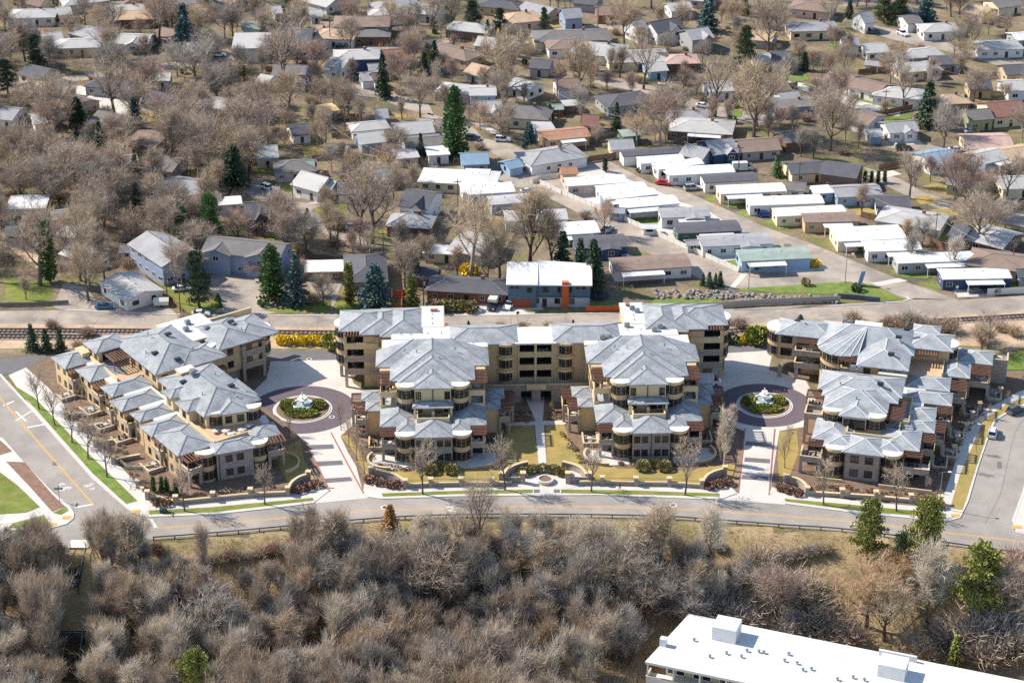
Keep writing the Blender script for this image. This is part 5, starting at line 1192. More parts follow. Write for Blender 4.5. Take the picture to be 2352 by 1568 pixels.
house('F', 860, 200, 960, 200, 10, 3.0, 1.4, 'h', 'b', 'k', 'brown hip roofed house behind the tan roof')
house('F', 1010, 152, 1230, 150, 12, 4.8, 1.6, 'h', 'b', 'g', 'two storey grey house with brown roof at the top')
house('F', 1150, 250, 1260, 250, 10, 2.9, 1.4, 'h', 'c', 'o', 'low brown house below the two storey grey house')
house('F', 860, 500, 1000, 520, 11, 3.2, 2.2, 'g', 'p', 'w', 'white bungalow with pale roof at the northern junction', extra='x')
house('F', 990, 445, 1160, 440, 10, 5.0, 1.4, 'h', 'p', 'n', 'two storey white and blue house at the junction')
house('F', 1290, 440, 1500, 432, 9, 3.0, 1.6, 'g', 'r', 'w', 'white cottage with rust red roof')
house('F', 1180, 560, 1270, 555, 7, 2.8, 1.6, 'g', 'g', 'w', 'small white gabled house below the red roof')
house('F', 1110, 632, 1210, 625, 8, 2.8, 1.5, 'g', 'g', 'w', 'white garage with open doors by the side street', 'garage', 'garage')
house('F', 1205, 640, 1270, 632, 6, 3.0, 1.8, 'g', 'b', 'w', 'narrow white gable next to the white garage')
house('F', 1420, 1078, 1710, 1052, 10, 3.2, 1.8, 'g', 'p', 'b', 'blue house with long pale roof and cooler')
house('F', 1085, 1165, 1295, 1142, 9, 3.0, 1.6, 'g', 'p', 'b', 'slate blue house with pale gable roof')
house('F', 1100, 1075, 1255, 1060, 7, 2.8, 1.2, 'h', 'p', 'w', 'white hut with metal roof behind the slate blue house')
house('F', 1490, 1215, 1850, 1185, 9, 3.0, 1.0, 'g', 'c', 'g', 'long grey house in front of the long blue house')
house('F', 1410, 1340, 1590, 1325, 7, 2.7, .3, 'f', 'p', 'k', 'pale flat roofed garage beside a wooden deck', 'garage', 'garage')
house('F', 1690, 1310, 1860, 1300, 7, 2.8, .3, 'f', 'w', 'w', 'white flat roofed annexe by the tall cypress')
house('F', 1990, 1340, 2200, 1330, 9, 3.0, 1.6, 'g', 'l', 'b', 'blue house behind a grey bush by the street corner')
house('F', 200, 1280, 370, 1270, 9, 3.2, 1.8, 'g', 'p', 'c', 'cream house with pale roof in the dense trees')
house('F', 470, 1405, 600, 1400, 9, 2.9, 1.6, 'h', 'c', 'g', 'grey hip roofed house left of the white cottage')
house('F', 600, 1405, 690, 1400, 6, 2.8, 1.4, 'g', 'n', 'g', 'small greenish roofed house by the white cottage')
house('F', 890, 1270, 990, 1275, 5, 2.6, 1.2, 'g', 'p', 'w', 'little white shed in the brown garden', 'shed', 'shed')
house('F', 780, 940, 880, 925, 6, 3.0, .4, 'f', 'y', 'g', 'house with new yellow wood roof')
house('F', 1240, 950, 1330, 945, 8, 3.0, 1.6, 'g', 'g', 'b', 'grey gabled house in mid neighbourhood shade')
house('F', 370, 565, 640, 575, 11, 3.2, 1.8, 'g', 'c', 'b', 'blue grey house behind a huge bare tree')
house('F', 250, 650, 340, 665, 7, 2.8, 1.4, 'g', 'p', 'w', 'small white garage left of the huge bare tree', 'garage', 'garage')
house('F', 540, 660, 640, 665, 6, 2.8, 1.4, 'g', 'b', 'w', 'white gabled hut right of the huge bare tree')
house('F', 1270, 85, 1420, 80, 9, 3.0, 1.3, 'h', 'p', 'w', 'pale bungalow at the top of the block')
house('F', 1600, 40, 1790, 60, 11, 3.0, 1.4, 'g', 'p', 'w', 'white house with pale green roof at the top')
house('F', 670, 92, 760, 88, 7, 2.9, 1.2, 'g', 'p', 'w', 'small white house at the top left block')
house('F', 80, 215, 220, 210, 9, 3.0, .6, 'f', 'n', 'w', 'pale green roofed building in the northern trees')
house('F', 340, 60, 400, 55, 7, 3.0, 1.4, 'g', 'p', 'w', 'tiny white house at the northern edge')
house('E', 1790, 565, 1960, 555, 10, 3.4, 2.2, 'g', 'c', 'o', 'dark roofed house with pale garage by the car park', extra='x')
house('E', 1070, 100, 1260, 95, 11, 2.9, 1.4, 'h', 't', 'o', 'tan hip roofed house in the northwest')
house('E', 960, 300, 1310, 310, 11, 3.0, 1.4, 'g', 'p', 'w', 'pale roofed white house in the northwestern trees', extra='x')
house('E', 590, 350, 760, 345, 10, 2.9, 1.3, 'h', 'p', 'c', 'cream hip roofed house in the northwestern trees')
house('E', 1060, 50, 1160, 45, 9, 2.9, 1.3, 'h', 'p', 'g', 'pale roofed house at the northwestern top')
house('E', 1650, 40, 1780, 30, 9, 3.2, 1.6, 'g', 'b', 'i', 'brick house with chimney in the northwest', extra='c')
house('E', 180, 90, 380, 85, 10, 2.9, 1.4, 'h', 'p', 'w', 'pale house in the far northwestern corner')
house('E', 500, 70, 600, 60, 8, 2.9, 1.4, 'g', 'p', 'w', 'white gabled house in the far northwest')
house('E', 1900, 1005, 2040, 1000, 9, 3.0, 1.8, 'g', 'b', 'c', 'brown gabled house in the western woods')
house('E', 1320, 1370, 1560, 1400, 10, 3.0, 1.5, 'g', 'c', 'g', 'grey roofed house behind tall bare western trees')
house('E', 1080, 1370, 1180, 1360, 7, 2.9, .8, 'g', 'p', 'b', 'pale blue hut in the western woods')
house('E', 1590, 1000, 1700, 990, 8, 2.9, 1.2, 'g', 'p', 'c', 'pale roofed house in the western woods')
house('E', 1370, 640, 1480, 640, 7, 2.9, 1.2, 'g', 'p', 'w', 'small white house above the western woods')

# the modern blue house with the orange pillar
def modern_house():
    z = 6.2
    a, b = W('C', 325, 1365), W('C', 965, 1372)
    ang = math.atan2(b.y - a.y, b.x - a.x); L = (b - a).length
    t = thing('house', 'modern blue grey house with white shed roofs and orange pillar', 'house', fr(a.x, a.y, 0, math.degrees(ang)))
    mat('wall_modern', S(82, 108, 130), .8, .05, .5); mat('wall_modern_pale', S(178, 190, 200), .8, .05, .5); mat('pillar', S(190, 98, 48), .8, .08, .8); mat('garage_wood', S(146, 78, 54), .8, .12, .8)
    x1 = L * .345
    MB().box(0, x1, 0, 9, 0, 6.3).build('wall', 'wall_modern', t)
    MB().box(x1 + .003, L, .6, 10, 2.9, 6.0).build('wall', 'wall_modern', t); MB().box(x1 + .003, L - .02, .62, 9.8, 0, 2.89).build('wall', 'wall_modern_pale', t)
    MB().add([(-.5, -.8, 6.32), (x1 + .3, -.8, 6.32), (x1 + .3, 10, 7.6), (-.5, 10, 7.6), (-.5, -.8, 6.6), (x1 + .3, -.8, 6.6), (x1 + .3, 10, 7.9), (-.5, 10, 7.9)], [(3, 2, 1, 0), (4, 5, 6, 7), (0, 1, 5, 4), (1, 2, 6, 5), (2, 3, 7, 6), (3, 0, 4, 7)]).build('roof', 'membrane', t)
    MB().add([(x1 + .32, -.2, 6.02), (L + .5, -.2, 6.02), (L + .5, 11, 6.9), (x1 + .32, 11, 7.7), (x1 + .32, -.2, 6.3), (L + .5, -.2, 6.3), (L + .5, 11, 7.2), (x1 + .32, 11, 8.0)], [(3, 2, 1, 0), (4, 5, 6, 7), (0, 1, 5, 4), (1, 2, 6, 5), (2, 3, 7, 6), (3, 0, 4, 7)]).build('roof', 'membrane', t)
    MB().box(L * .655, L * .655 + 1.7, -.1, 1.2, 0, 6.9).build('pillar', 'pillar', t)
    MB().box(.9, x1 - 1.2, -.06, -.003, 0, 2.3).build('garage_door', 'garage_wood', t)
    MB().box(x1 - .2, L, .3, .6, 2.7, 2.9).build('ledge', 'wall_modern', t)
    for x, zz, w, h in ((1.0, 5.1, .8, .7), (2.2, 5.1, .8, .7), (5.2, 4.1, 1.2, 1.3)): window(t, I4, x, 0, zz, w, h, 0, 'd')
    for x, zz, w, h in ((x1 + 2.2, 4.0, 1.5, 1.4), (L * .62, 4.0, .7, 1.4), (L * .76, 4.0, .8, 1.4), (L * .85, 4.9, .9, .7), (L * .92, 4.9, .9, .7), (L * .6, .9, 1.3, 1.5), (L * .78, .9, 1.3, 1.5), (L * .36, .9, .7, 1.5)): window(t, I4, x, .6 if zz > 2.9 else .62, zz, w, h, 0, 'd')
    obj('door', DOOR, t, fr(x1 + 2.0, .62, .1) @ Matrix.Diagonal((1.1, 1, 2.2, 1)))
    LAND.append((a.x + L / 2, a.y + 5, L / 2, 'modern blue house with orange pillar', L / 2, 6, ang))
modern_house()


# ------------------------------------------------------------------ further roofs half hidden in the trees
def inside(p, poly):
    c = False; n = len(poly)
    for i in range(n):
        a, b = poly[i], poly[(i + 1) % n]
        if (a[1] > p[1]) != (b[1] > p[1]) and p[0] < (b[0] - a[0]) * (p[1] - a[1]) / (b[1] - a[1]) + a[0]: c = not c
    return c
STREETS = [[(v.co.x, v.co.y) for v in o.data.vertices][:len(o.data.vertices) // 2] for o in COL.objects if o.get('kind') == 'structure' and o.name.split('.')[0] in ('street', 'lane', 'upper_road', 'drive', 'parking')]
def Qpx(x, y, z=0):
    d = (y - CAMY) * CT - (z - CAMH) * ST; up = (y - CAMY) * ST + (z - CAMH) * CT
    return 1176 + FPX * x / d, 784 - FPX * up / d
def free(x, y, m=1.0):
    for q in LAND:
        dx, dy = x - q[0], y - q[1]
        c, s = math.cos(q[6]), math.sin(q[6])
        if abs(dx * c + dy * s) < q[4] + m and abs(-dx * s + dy * c) < q[5] + m: return False
    return not any(inside((x, y), s) for s in STREETS)
random.seed(61)
WHERE = 'first second third fourth fifth sixth seventh eighth ninth tenth eleventh twelfth'.split()
nx = tries = 0
while nx < 44 and tries < 4000:
    tries += 1
    u, v = random.choice((random.uniform(10, 620), random.uniform(10, 620), random.uniform(600, 2340))), random.uniform(4, 330)
    p = P(u, v)
    if not free(p.x, p.y, 6.5) or any((p.x - q[0]) ** 2 + (p.y - q[1]) ** 2 < 15 ** 2 for q in LAND): continue
    a = random.choice((-.12, .1, .25)); L = random.uniform(36, 62); rc, wc = random.choice('gpcbdpt'), random.choice('wcgwokt')
    q = min(LAND, key=lambda q: (q[0] - p.x) ** 2 + (q[1] - p.y) ** 2); dx, dy = p.x - q[0], p.y - q[1]
    rel = ('behind' if dy > 0 else 'in front of') if abs(dy) > abs(dx) else ('west of' if dx < 0 else 'east of')
    lab = '%s roofed house %s the %s' % ({'g': 'grey', 'p': 'pale', 'c': 'charcoal', 'b': 'brown', 'd': 'dark', 't': 'tan'}[rc], rel, ' '.join(q[3].split()[-8:]))
    if any(lab == k[3] for k in LAND) or len(lab.split()) > 14: continue
    house('V', u - L / 2, v - 18 - a * L / 2, u + L / 2, v - 18 + a * L / 2, random.uniform(8, 11), 2.9, random.uniform(1.2, 1.8), random.choice('ghg'), rc, wc, lab); nx += 1

# ------------------------------------------------------------------ fences
PANEL = {}
def fence(r, pts, h, m, label, step=2.4, name='fence', z=0.0, posts=True):
    L = WL(r, pts) if r else pts
    t = thing(name, label, 'fence', fr(L[0].x, L[0].y, z))
    key = (h, m, step)
    if key not in PANEL: PANEL[key] = (MB().box(0, step - .12, -.04, .04, .08, h).mesh('panel', [m]), MB().box(-.06, .06, -.06, .06, 0, h + .08).mesh('post', [m]))
    for p, a in walk(L, step):
        q = p - L[0]
        obj('panel', PANEL[key][0], t, Matrix.Translation((q.x, q.y, 0)) @ Matrix.Rotation(a, 4, 'Z') @ fr(.06, 0))
        if posts: obj('post', PANEL[key][1], t, fr(q.x, q.y, 0))
    return t
fence('C', [(1010, 590), (1140, 640), (1260, 700), (1700, 900), (2110, 1082), (2190, 1075)], 1.5, 'vinyl', 'white vinyl fence along the lower trailer lane')
fence('C', [(730, 345), (600, 360), (555, 378), (560, 392), (700, 460), (1010, 588)], 1.4, 'vinyl', 'white vinyl fence curving round the lane island')
fence('C', [(1580, 1385), (1950, 1372), (2250, 1350), (2700, 1330), (2900, 1322)], 1.7, 'vinyl_grey', 'long grey vinyl fence above the upper road')
fence('D', [(1990, 1270), (2330, 1252)], 1.8, 'vinyl', 'white vinyl fence beside the navy trailer')
fence('C', [(935, 1400), (1190, 1398)], 1.7, 'orange_fence', 'short bright orange timber fence beside the blue house')
fence('C', [(410, 290), (650, 262), (900, 235), (1190, 195)], 1.9, 'wood_fence', 'long brown timber fence at the head of the trailer lane')
fence('C', [(255, 290), (340, 275), (350, 300), (420, 295)], 1.8, 'wood_fence', 'brown timber fence round the turquoise playhouse')
fence('B', [(495, 800), (980, 860)], 1.9, 'wood_fence', 'brown timber fence behind the flat carport')
fence('A', [(1330, 350), (1560, 325)], 1.8, 'grey_fence', 'dark grey fence in front of the brick house')
fence('A', [(1290, 985), (1480, 1150), (1600, 1275)], 1.1, 'wood_fence', 'low timber fence beside the white bungalow')
fence('A', [(0, 1235), (280, 1230), (540, 1215)], 1.1, 'grey_fence', 'low weathered fence at the western road edge')
fence('A', [(0, 290), (140, 280)], 1.8, 'wood_fence', 'brown fence near the cream box building')
fence('B', [(1400, 1250), (1400, 1160), (1490, 1150), (1490, 1240)], 2.0, 'orange_fence', 'reddish timber screen beside the blue spruce')
fence('D', [(1000, 655), (1250, 720), (1400, 790)], 1.7, 'wood_fence', 'brown fence behind the tan trailer')
fence('D', [(1300, 755), (1500, 850), (1660, 920)], 2.0, 'wood_fence', 'brown board fence behind the wide double trailer')
fence('D', [(1380, 770), (1560, 740), (1740, 690)], 1.8, 'grey_fence', 'grey fence behind the pale hip roofed house')
fence('D', [(2150, 1130), (2240, 1160)], 1.7, 'wood_fence', 'brown fence behind the navy trailer')
fence('D', [(1140, 290), (1260, 270)], 1.8, 'wood_fence', 'dark timber fence by the blue roofed house')
fence('H', [(1090, 960), (1440, 890)], 1.8, 'wood_fence', 'brown fence above the white gabled house')
fence('H', [(1010, 605), (1210, 585)], 1.8, 'wood_fence', 'dark red fence behind the duplex')
fence('H', [(1620, 610), (1790, 590)], 1.8, 'wood_fence', 'brown fence in front of the far blue house')
fence('H', [(360, 725), (490, 705)], 1.6, 'orange_fence', 'orange timber fence by the grey flat roof')
fence('H', [(900, 720), (1020, 680)], 1.8, 'grey_fence', 'dark fence between the duplex halves')
fence('H', [(1030, 770), (1200, 735)], 1.6, 'wood_fence', 'dark fence beside the two lawns')
fence('F', [(850, 1040), (1080, 1040)], 1.8, 'wood_fence', 'dark fence behind the brown garden')
fence('F', [(860, 1205), (1040, 1190)], 1.8, 'grey_fence', 'grey fence beside the slate blue house')
fence('F', [(1320, 1260), (1480, 1235)], 1.8, 'wood_fence', 'brown fence between the two blue houses')
fence('F', [(860, 385), (1110, 355)], 1.5, 'vinyl', 'white garden wall on the northern road')
fence('F', [(690, 1400), (830, 1390), (1070, 1380), (1200, 1400)], 1.6, 'wood_fence', 'brown fence round the bare garden')
fence('G', [(850, 1140), (1050, 1110), (1170, 1080)], 1.8, 'grey_fence', 'dark fence beside the terracotta roof')
fence('G', [(610, 900), (760, 880), (860, 850)], 1.8, 'wood_fence', 'dark fence behind the reddish shed')
fence('G', [(690, 740), (830, 735)], 1.8, 'wood_fence', 'dark fence below the white mid block gable')
fence('G', [(1620, 1130), (1780, 1110)], 1.9, 'grey_fence', 'dark fence left of the blue house')

# ------------------------------------------------------------------ garden walls, fountains and street furniture
def garden_wall(r, line, pillars, label, h=.85, rail=True, ph=1.9):
    L = smooth(WL(r, line), 4); o = L[0]
    t = thing('garden_wall', label, 'wall', fr(o.x, o.y, .1))
    loc = [p - o for p in L]
    w = ribbon('wall_run', loc, .4, 0, h, 'stone', None); w.parent = t
    c = ribbon('coping', loc, .6, h + .002, h + .12, 'stucco_pale', None); c.parent = t
    if rail:
        for z in (h + .35, h + .8):
            c = ribbon('rail', loc, .05, z, z + .05, 'dark_metal', None); c.parent = t
    for x, y in pillars:
        q = W(r, x, y) - o
        p = MB().box(-.42, .42, -.42, .42, 0, ph).build('pillar', 'stone', t, fr(q.x, q.y))
        MB().box(-.55, .55, -.55, .55, ph + .002, ph + .16).build('cap', 'stucco_pale', p)
    return t
garden_wall('1', [(770, 1335), (860, 1350), (957, 1372), (1207, 1350), (1460, 1325), (1710, 1312)], [(768, 1338), (957, 1372), (1207, 1348), (1460, 1322), (1710, 1312)], 'low stone wall with pillars before the western condominium')
garden_wall('1', [(1718, 1308), (1740, 1270), (1790, 1235), (1850, 1215)], [(1850, 1215)], 'curved stone wall west of the western entrance drive', 1.7, False, 2.2)
garden_wall('2', [(405, 1385), (480, 1395), (590, 1425), (665, 1472)], [(410, 1388)], 'curved stone wall east of the western entrance drive', 1.7, False, 2.2)
garden_wall('2', [(672, 1476), (865, 1466), (1095, 1462), (1325, 1462), (1480, 1456)], [(672, 1476), (865, 1466), (1095, 1462), (1325, 1462)], 'low stone wall left of the round planter plaza')
garden_wall('3', [(345, 1455), (522, 1452), (777, 1458), (1030, 1462), (1277, 1478)], [(522, 1452), (777, 1458), (1030, 1462), (1277, 1478)], 'low stone wall right of the round planter plaza')
garden_wall('3', [(1284, 1476), (1320, 1430), (1380, 1400), (1450, 1382)], [(1452, 1384)], 'curved stone wall west of the eastern entrance drive', 1.7, False, 2.2)
garden_wall('4', [(350, 1232), (420, 1245), (470, 1275), (494, 1308)], [(350, 1234)], 'curved stone wall east of the eastern entrance drive', 1.7, False, 2.2)
garden_wall('4', [(496, 1312), (727, 1325), (955, 1340), (1190, 1362), (1390, 1372)], [(494, 1312), (727, 1325), (955, 1340), (1190, 1362), (1390, 1372)], 'low stone wall before the eastern condominium', rail=False)
for i, (a, b, c, d) in enumerate(((225, 800, 330, 780), (318, 880, 470, 850), (420, 985, 560, 960), (540, 1100, 720, 1060), (705, 1262, 740, 1290))):
    garden_wall('1', [(a, b), ((a + c) / 2, (b + d) / 2 - 4), (c, d)], [(a, b)], ('first', 'second', 'third', 'fourth', 'last')[i] + ' short side wall down the western garden row', .8, False, 1.8)
for i, (a, b) in enumerate(((1560, 880), (1600, 800), (1500, 960), (1480, 1030), (1650, 740), (1790, 640))):
    c = W('4', a, b); p = tag(MB().box(-.4, .4, -.4, .4, 0, 1.8).build('stone_pillar', 'stone', None, fr(c.x, c.y, .1)), 'stone gate pillar, number %s up the eastern garden path' % ('three', 'four', 'two', 'one', 'five', 'six')[i], 'pillar', 'stone pillars of the eastern gardens')
    MB().box(-.55, .55, -.55, .55, 1.802, 1.95).build('cap', 'stucco_pale', p)
def fountain(c, label):
    t = thing('fountain', label, 'fountain', fr(c.x, c.y, .24))
    MB().lathe([(2.3, 0), (2.45, .3), (2.45, .75), (2.1, .78), (2.05, .4), (.02, .4)], 28).build('basin', 'fountain_stone', t)
    MB().lathe([(2.06, .58), (.3, .6)], 28).build('basin_water', 'water', t)
    MB().lathe([(.5, .4), (.35, .7), (.25, 1.2), (.3, 1.6), (.22, 2.3), (.18, 2.6)], 12).build('pedestal', 'fountain_stone', t)
    MB().lathe([(.25, 1.45), (.8, 1.6), (1.15, 1.9), (1.2, 2.0), (1.05, 2.0), (.2, 1.8)], 20).build('bowl', 'fountain_stone', t)
    MB().lathe([(.18, 2.45), (.5, 2.55), (.7, 2.75), (.6, 2.76), (.1, 2.65)], 16).build('bowl', 'fountain_stone', t)
    MB().lathe([(.12, 2.6), (.16, 3.0), (.1, 3.2), (.2, 3.4), (.02, 3.7)], 10).build('finial', 'fountain_stone', t)
fountain(C1 + Vector((0, .9, 0)), 'white tiered fountain on the western court island')
fountain(C2 + Vector((0, 1.0, 0)), 'white tiered fountain on the eastern court island')
c = W('2', 1735, 1432)
pl = thing('round_planter', 'large round stone planter at the front plaza', 'planter', fr(c.x, c.y, .17))
MB().lathe([(1.5, 0), (1.75, .3), (1.75, .8), (1.35, .82), (1.3, .55)], 24).build('rim', 'concrete', pl); MB().lathe([(1.34, .6), (.01, .66)], 20).build('soil', 'mulch', pl)
for s, nm in ((-1, 'western'), (1, 'eastern')):
    t = thing('plaza_wall', 'curved stone seat wall on the %s side of the planter plaza' % nm, 'wall', fr(c.x, c.y, .17))
    arc = [Vector((s * 8.6 * math.cos(R(a)), 6.2 * math.sin(R(a)) + .3, 0)) for a in range(2, 66, 9)]
    w = ribbon('wall_run', arc, .5, 0, 1.5, 'stone', None); w.parent = t; w = ribbon('coping', arc, .7, 1.502, 1.65, 'stucco_pale', None); w.parent = t
    for x in (4.7, 9.2):
        p = MB().box(-.5, .5, -.5, .5, 0, 2.4).build('pillar', 'stone', t, fr(s * x, -.4)); MB().box(-.62, .62, -.62, .62, 2.402, 2.56).build('cap', 'stucco_pale', p)
    MB().box(*sorted((s * 5.2, s * 8.7)), -.55, -.2, 0, 1.3).build('panel', 'stone', t)
t = thing('guardrail', 'long steel guardrail with timber posts along the bluff edge', 'guardrail', fr(RAIL[2].x, RAIL[2].y))
GR = smooth([p - RAIL[2] for p in RAIL[2:-1]], 4)
for i in range(0, len(GR) - 4, 4):
    q = ribbon('rail', GR[i:i + 5], .12, .5, .8, 'guard_steel', None); q.parent = t
pm = MB().box(-.1, .1, -.12, .12, 0, .95).mesh('post', ['trim_dark'])
for p, a in walk(GR, 4.2): obj('post', pm, t, fr(p.x, p.y - .18, -.15, math.degrees(a)))
# stair down the bluff
st = thing('stairway', 'dark metal public stairway descending the wooded bluff', 'stairway', fr(*W('5', 495, 540)[:2]))
so_ = W('5', 495, 540)
tr = MB().box(-1.5, 1.5, -.17, .17, -.06, 0).mesh('tread', ['trim_dark'])
def flight(x, y, z, n, z1, run=.36):
    rise = (z - z1) / n
    for i in range(n): obj('tread', tr, st, fr(x, y - i * run, z - i * rise))
    for s in (-1.55, 1.55):
        b = MB(); b.bar((x + s, y, z + 1), (x + s, y - n * run, z1 + 1), .1); b.build('handrail', 'metal_grey', st)
        b = MB(); b.bar((x + s, y, z - .1), (x + s, y - n * run, z1 - .1), .12, .4); b.build('stringer', 'dark_metal', st)
        for k in range(0, n + 1, 4): MB().bar((x + s, y - k * run, z - k * rise), (x + s, y - k * run, z - k * rise + 1), .08).build('baluster', 'dark_metal', st)
    return y - n * run
def gz(y): return zg(so_.x, so_.y + y)
def landing(x0, x1, y0, y1, z):
    MB().box(x0, x1, y0, y1, z - .2, z - .01).build('landing', 'dark_metal', st); MB().box(x0, x1, y1 - .16, y1, z, z + .02).build('nosing', 'yellow_paint', st)
    for x in (x0 + .1, x1 - .1):
        for y in (y0 + .1, y1 - .2): MB().box(x - .09, x + .09, y - .09, y + .09, z - 4, z + 1.1).build('leg', 'dark_metal', st)
    MB().box(x0, x1, y0, y0 + .08, z + .95, z + 1.05).build('handrail', 'metal_grey', st)
MB().box(-2.0, 2.0, 1.2, 4.2, -2, .1).build('landing', 'concrete', st)
y = flight(0, 1.2, .08, 22, gz(-6.7) + .5); z = gz(-6.7) + .5; landing(-4.9, 1.7, y - 2.4, y, z)
y2 = flight(-3.2, y - 2.4, z, 21, gz(y - 10) + .5); z2 = gz(y - 10) + .5; landing(-4.9, 4.2, y2 - 2.4, y2, z2)
flight(2.5, y2 - 2.4, z2, 24, gz(y2 - 11) + .4)
# posts and signs
def street_sign(r, x, y, label):
    c = W(r, x, y); t = thing('street_sign', label, 'sign', fr(c.x, c.y, .13))
    MB().bar((0, 0, 0), (0, 0, 3.0), .09).build('post', 'metal_grey', t); MB().box(-.9, .9, -.03, .03, 2.75, 3.1).build('name_plate', 'street_sign', t); MB().box(-.03, .03, -.8, .8, 3.12, 3.45).build('name_plate', 'street_sign', t)
street_sign('5', 383, 222, 'green street name sign on the western mulch corner'); street_sign('5', 1003, 285, 'green street name sign before the western garden corner')
def round_sign(r, x, y, label, col='metal_grey'):
    c = W(r, x, y); t = thing('traffic_sign', label, 'sign', fr(c.x, c.y, .1, 20))
    MB().bar((0, 0, 0), (0, 0, 2.7), .08).build('post', 'metal_grey', t)
    MB().prism([(.42 * math.cos(R(22.5 + 45 * k)), .42 * math.sin(R(22.5 + 45 * k))) for k in range(8)], -.02, .02).build('sign_plate', col, t, Matrix.Translation((0, -.06, 2.4)) @ Matrix.Rotation(R(90), 4, 'X'))
round_sign('1', 1920, 1245, 'grey backed traffic sign by the western entrance drive'); round_sign('C', 400, 1478, 'small traffic sign on the upper road verge', 'trim_dark'); round_sign('D', 1748, 1275, 'white sign beside the navy trailer drive', 'white_paint')
def lamp(r, x, y, h, label, arm=1.2):
    c = W(r, x, y); t = thing('street_lamp', label, 'street lamp', fr(c.x, c.y, .1))
    MB().tube([(0, 0, 0), (0, 0, h)], [.11, .07], 8).build('pole', 'metal_grey', t)
    if arm: MB().bar((0, 0, h - .1), (arm, -.2, h), .07).build('arm', 'metal_grey', t); MB().box(arm - .1, arm + .55, -.42, 0, h - .05, h + .1).build('lamp_head', 'lamp_white', t)
lamp('4', 1380, 1400, 8.6, 'tall slim street lamp at the eastern street corner'); lamp('D', 875, 1172, 8.0, 'slim lamp post on the trailer park lawn edge'); lamp('D', 118, 1228, 8.0, 'white flagpole like mast at the western lawn end', 0)
def pole(r, x, y, h, label):
    c = W(r, x, y); t = thing('utility_pole', label, 'utility pole', fr(c.x, c.y, 0, random.uniform(-30, 30)))
    MB().tube([(0, 0, 0), (0, 0, h)], [.17, .11], 8).build('pole', 'wood_pole', t); MB().box(-1.1, 1.1, -.07, .07, h - .9, h - .72).build('crossarm', 'wood_pole', t)
    for q in (-.95, -.4, .4, .95): MB().lathe([(.06, h - .72), (.08, h - .55), (.02, h - .5)], 6, 0, (q, 0)).build('insulator', 'metal_grey', t)
    if len(label) % 2: MB().lathe([(.25, h - 2.4), (.28, h - 1.5), (.02, h - 1.45)], 8, 0, (.35, 0)).build('transformer', 'metal_grey', t)
for r, x, y, h, n in (('A', 1478, 1188, 7, 'wooden utility pole by the white bungalow fence'), ('A', 1592, 1282, 9, 'tall utility pole at the car park entrance'), ('B', 525, 298, 9, 'utility pole on the white cottage lawn'), ('B', 1325, 805, 7.5, 'utility pole behind the dark hip roof'), ('B', 1680, 1245, 8.5, 'utility pole before the brick ranch house'),
                      ('C', 2130, 300, 8, 'utility pole beside the blue gabled house'), ('C', 735, 250, 7, 'thin pole behind the tan shed'), ('D', 1578, 850, 8.5, 'utility pole by the rear garden lawn'), ('D', 2182, 1078, 9, 'utility pole near the tan eastern house'), ('D', 1035, 530, 8, 'utility pole beside the turquoise house'), ('D', 510, 430, 8, 'utility pole by the small white garage'),
                      ('H', 1220, 950, 9, 'utility pole on the brown fence line'), ('H', 655, 965, 9, 'utility pole right of the grey flat roof'), ('H', 708, 730, 9, 'utility pole beside the western lawn strip'), ('F', 845, 415, 11, 'very tall pole on the northern road'), ('F', 1365, 1440, 8, 'utility pole by the pale flat garage'), ('F', 975, 1165, 8, 'utility pole in front of the metal roofed hut'),
                      ('G', 1027, 240, 9, 'utility pole before the northern row'), ('G', 708, 800, 9, 'utility pole in the mid block garden'), ('G', 808, 200, 10, 'tall pole at the northern park'), ('B', 1980, 350, 8, 'utility pole behind the orange fence scrap')): pole(r, x, y, h, n)
def wire(a, b, label):
    p, q = W(a[0], a[1], a[2], 8.2), W(b[0], b[1], b[2], 8.2); n = 12
    pts = [p.lerp(q, i / n) - Vector((0, 0, 1.2 * 4 * (i / n) * (1 - i / n))) for i in range(n + 1)]
    tag(MB().tube(pts, [.035] * (n + 1), 4).build('power_line', 'vinyl_grey'), label, 'power line')
for a, b, l in ((('H', 700, 350), ('H', 1090, 430), 'power line over the white gabled cottage'), (('H', 1600, 540), ('H', 2352, 660), 'power line along the far eastern gardens'), (('H', 380, 560), ('H', 880, 750), 'power line above the western lawn strip'), (('D', 1040, 470), ('D', 1580, 640), 'power line behind the turquoise house'),
                (('D', 1580, 640), ('D', 2180, 930), 'power line along the trailer park rear fence'), (('G', 640, 690), ('G', 1270, 930), 'power line across the mid block gardens'), (('F', 850, 1090), ('F', 1360, 1340), 'power line over the slate blue house'), (('C', 1700, 60), ('C', 2130, 150), 'power line to the blue gabled house')): wire(a, b, l)
c = W('5', 1050, 293); tag(MB().box(-.7, .7, -.5, .5, 0, .8).box(-.75, .75, -.55, .55, .802, .9).build('utility_box', 'teal_box', None, fr(c.x, c.y, .15)), 'dark green utility box on the front verge', 'utility box')
# leaning entrance sign of the trailer park
c = W('D', 990, 1195); t = thing('entrance_sign', 'tall slanted entrance sign on the trailer park lawn', 'sign', fr(c.x, c.y, 0, 35))
MB().prism([(-1.2, -.25), (1.2, -.25), (1.2, .25), (-1.2, .25)], 0, .7).build('base', 'fountain_stone', t); MB().add([(-.9, -.12, .7), (.7, -.12, .7), (1.7, -.12, 3.6), (.1, -.12, 3.9), (-.9, .12, .7), (.7, .12, .7), (1.7, .12, 3.6), (.1, .12, 3.9)], [(0, 1, 2, 3), (7, 6, 5, 4), (0, 4, 5, 1), (1, 5, 6, 2), (2, 6, 7, 3), (3, 7, 4, 0)]).build('board', 'wall_b', t)
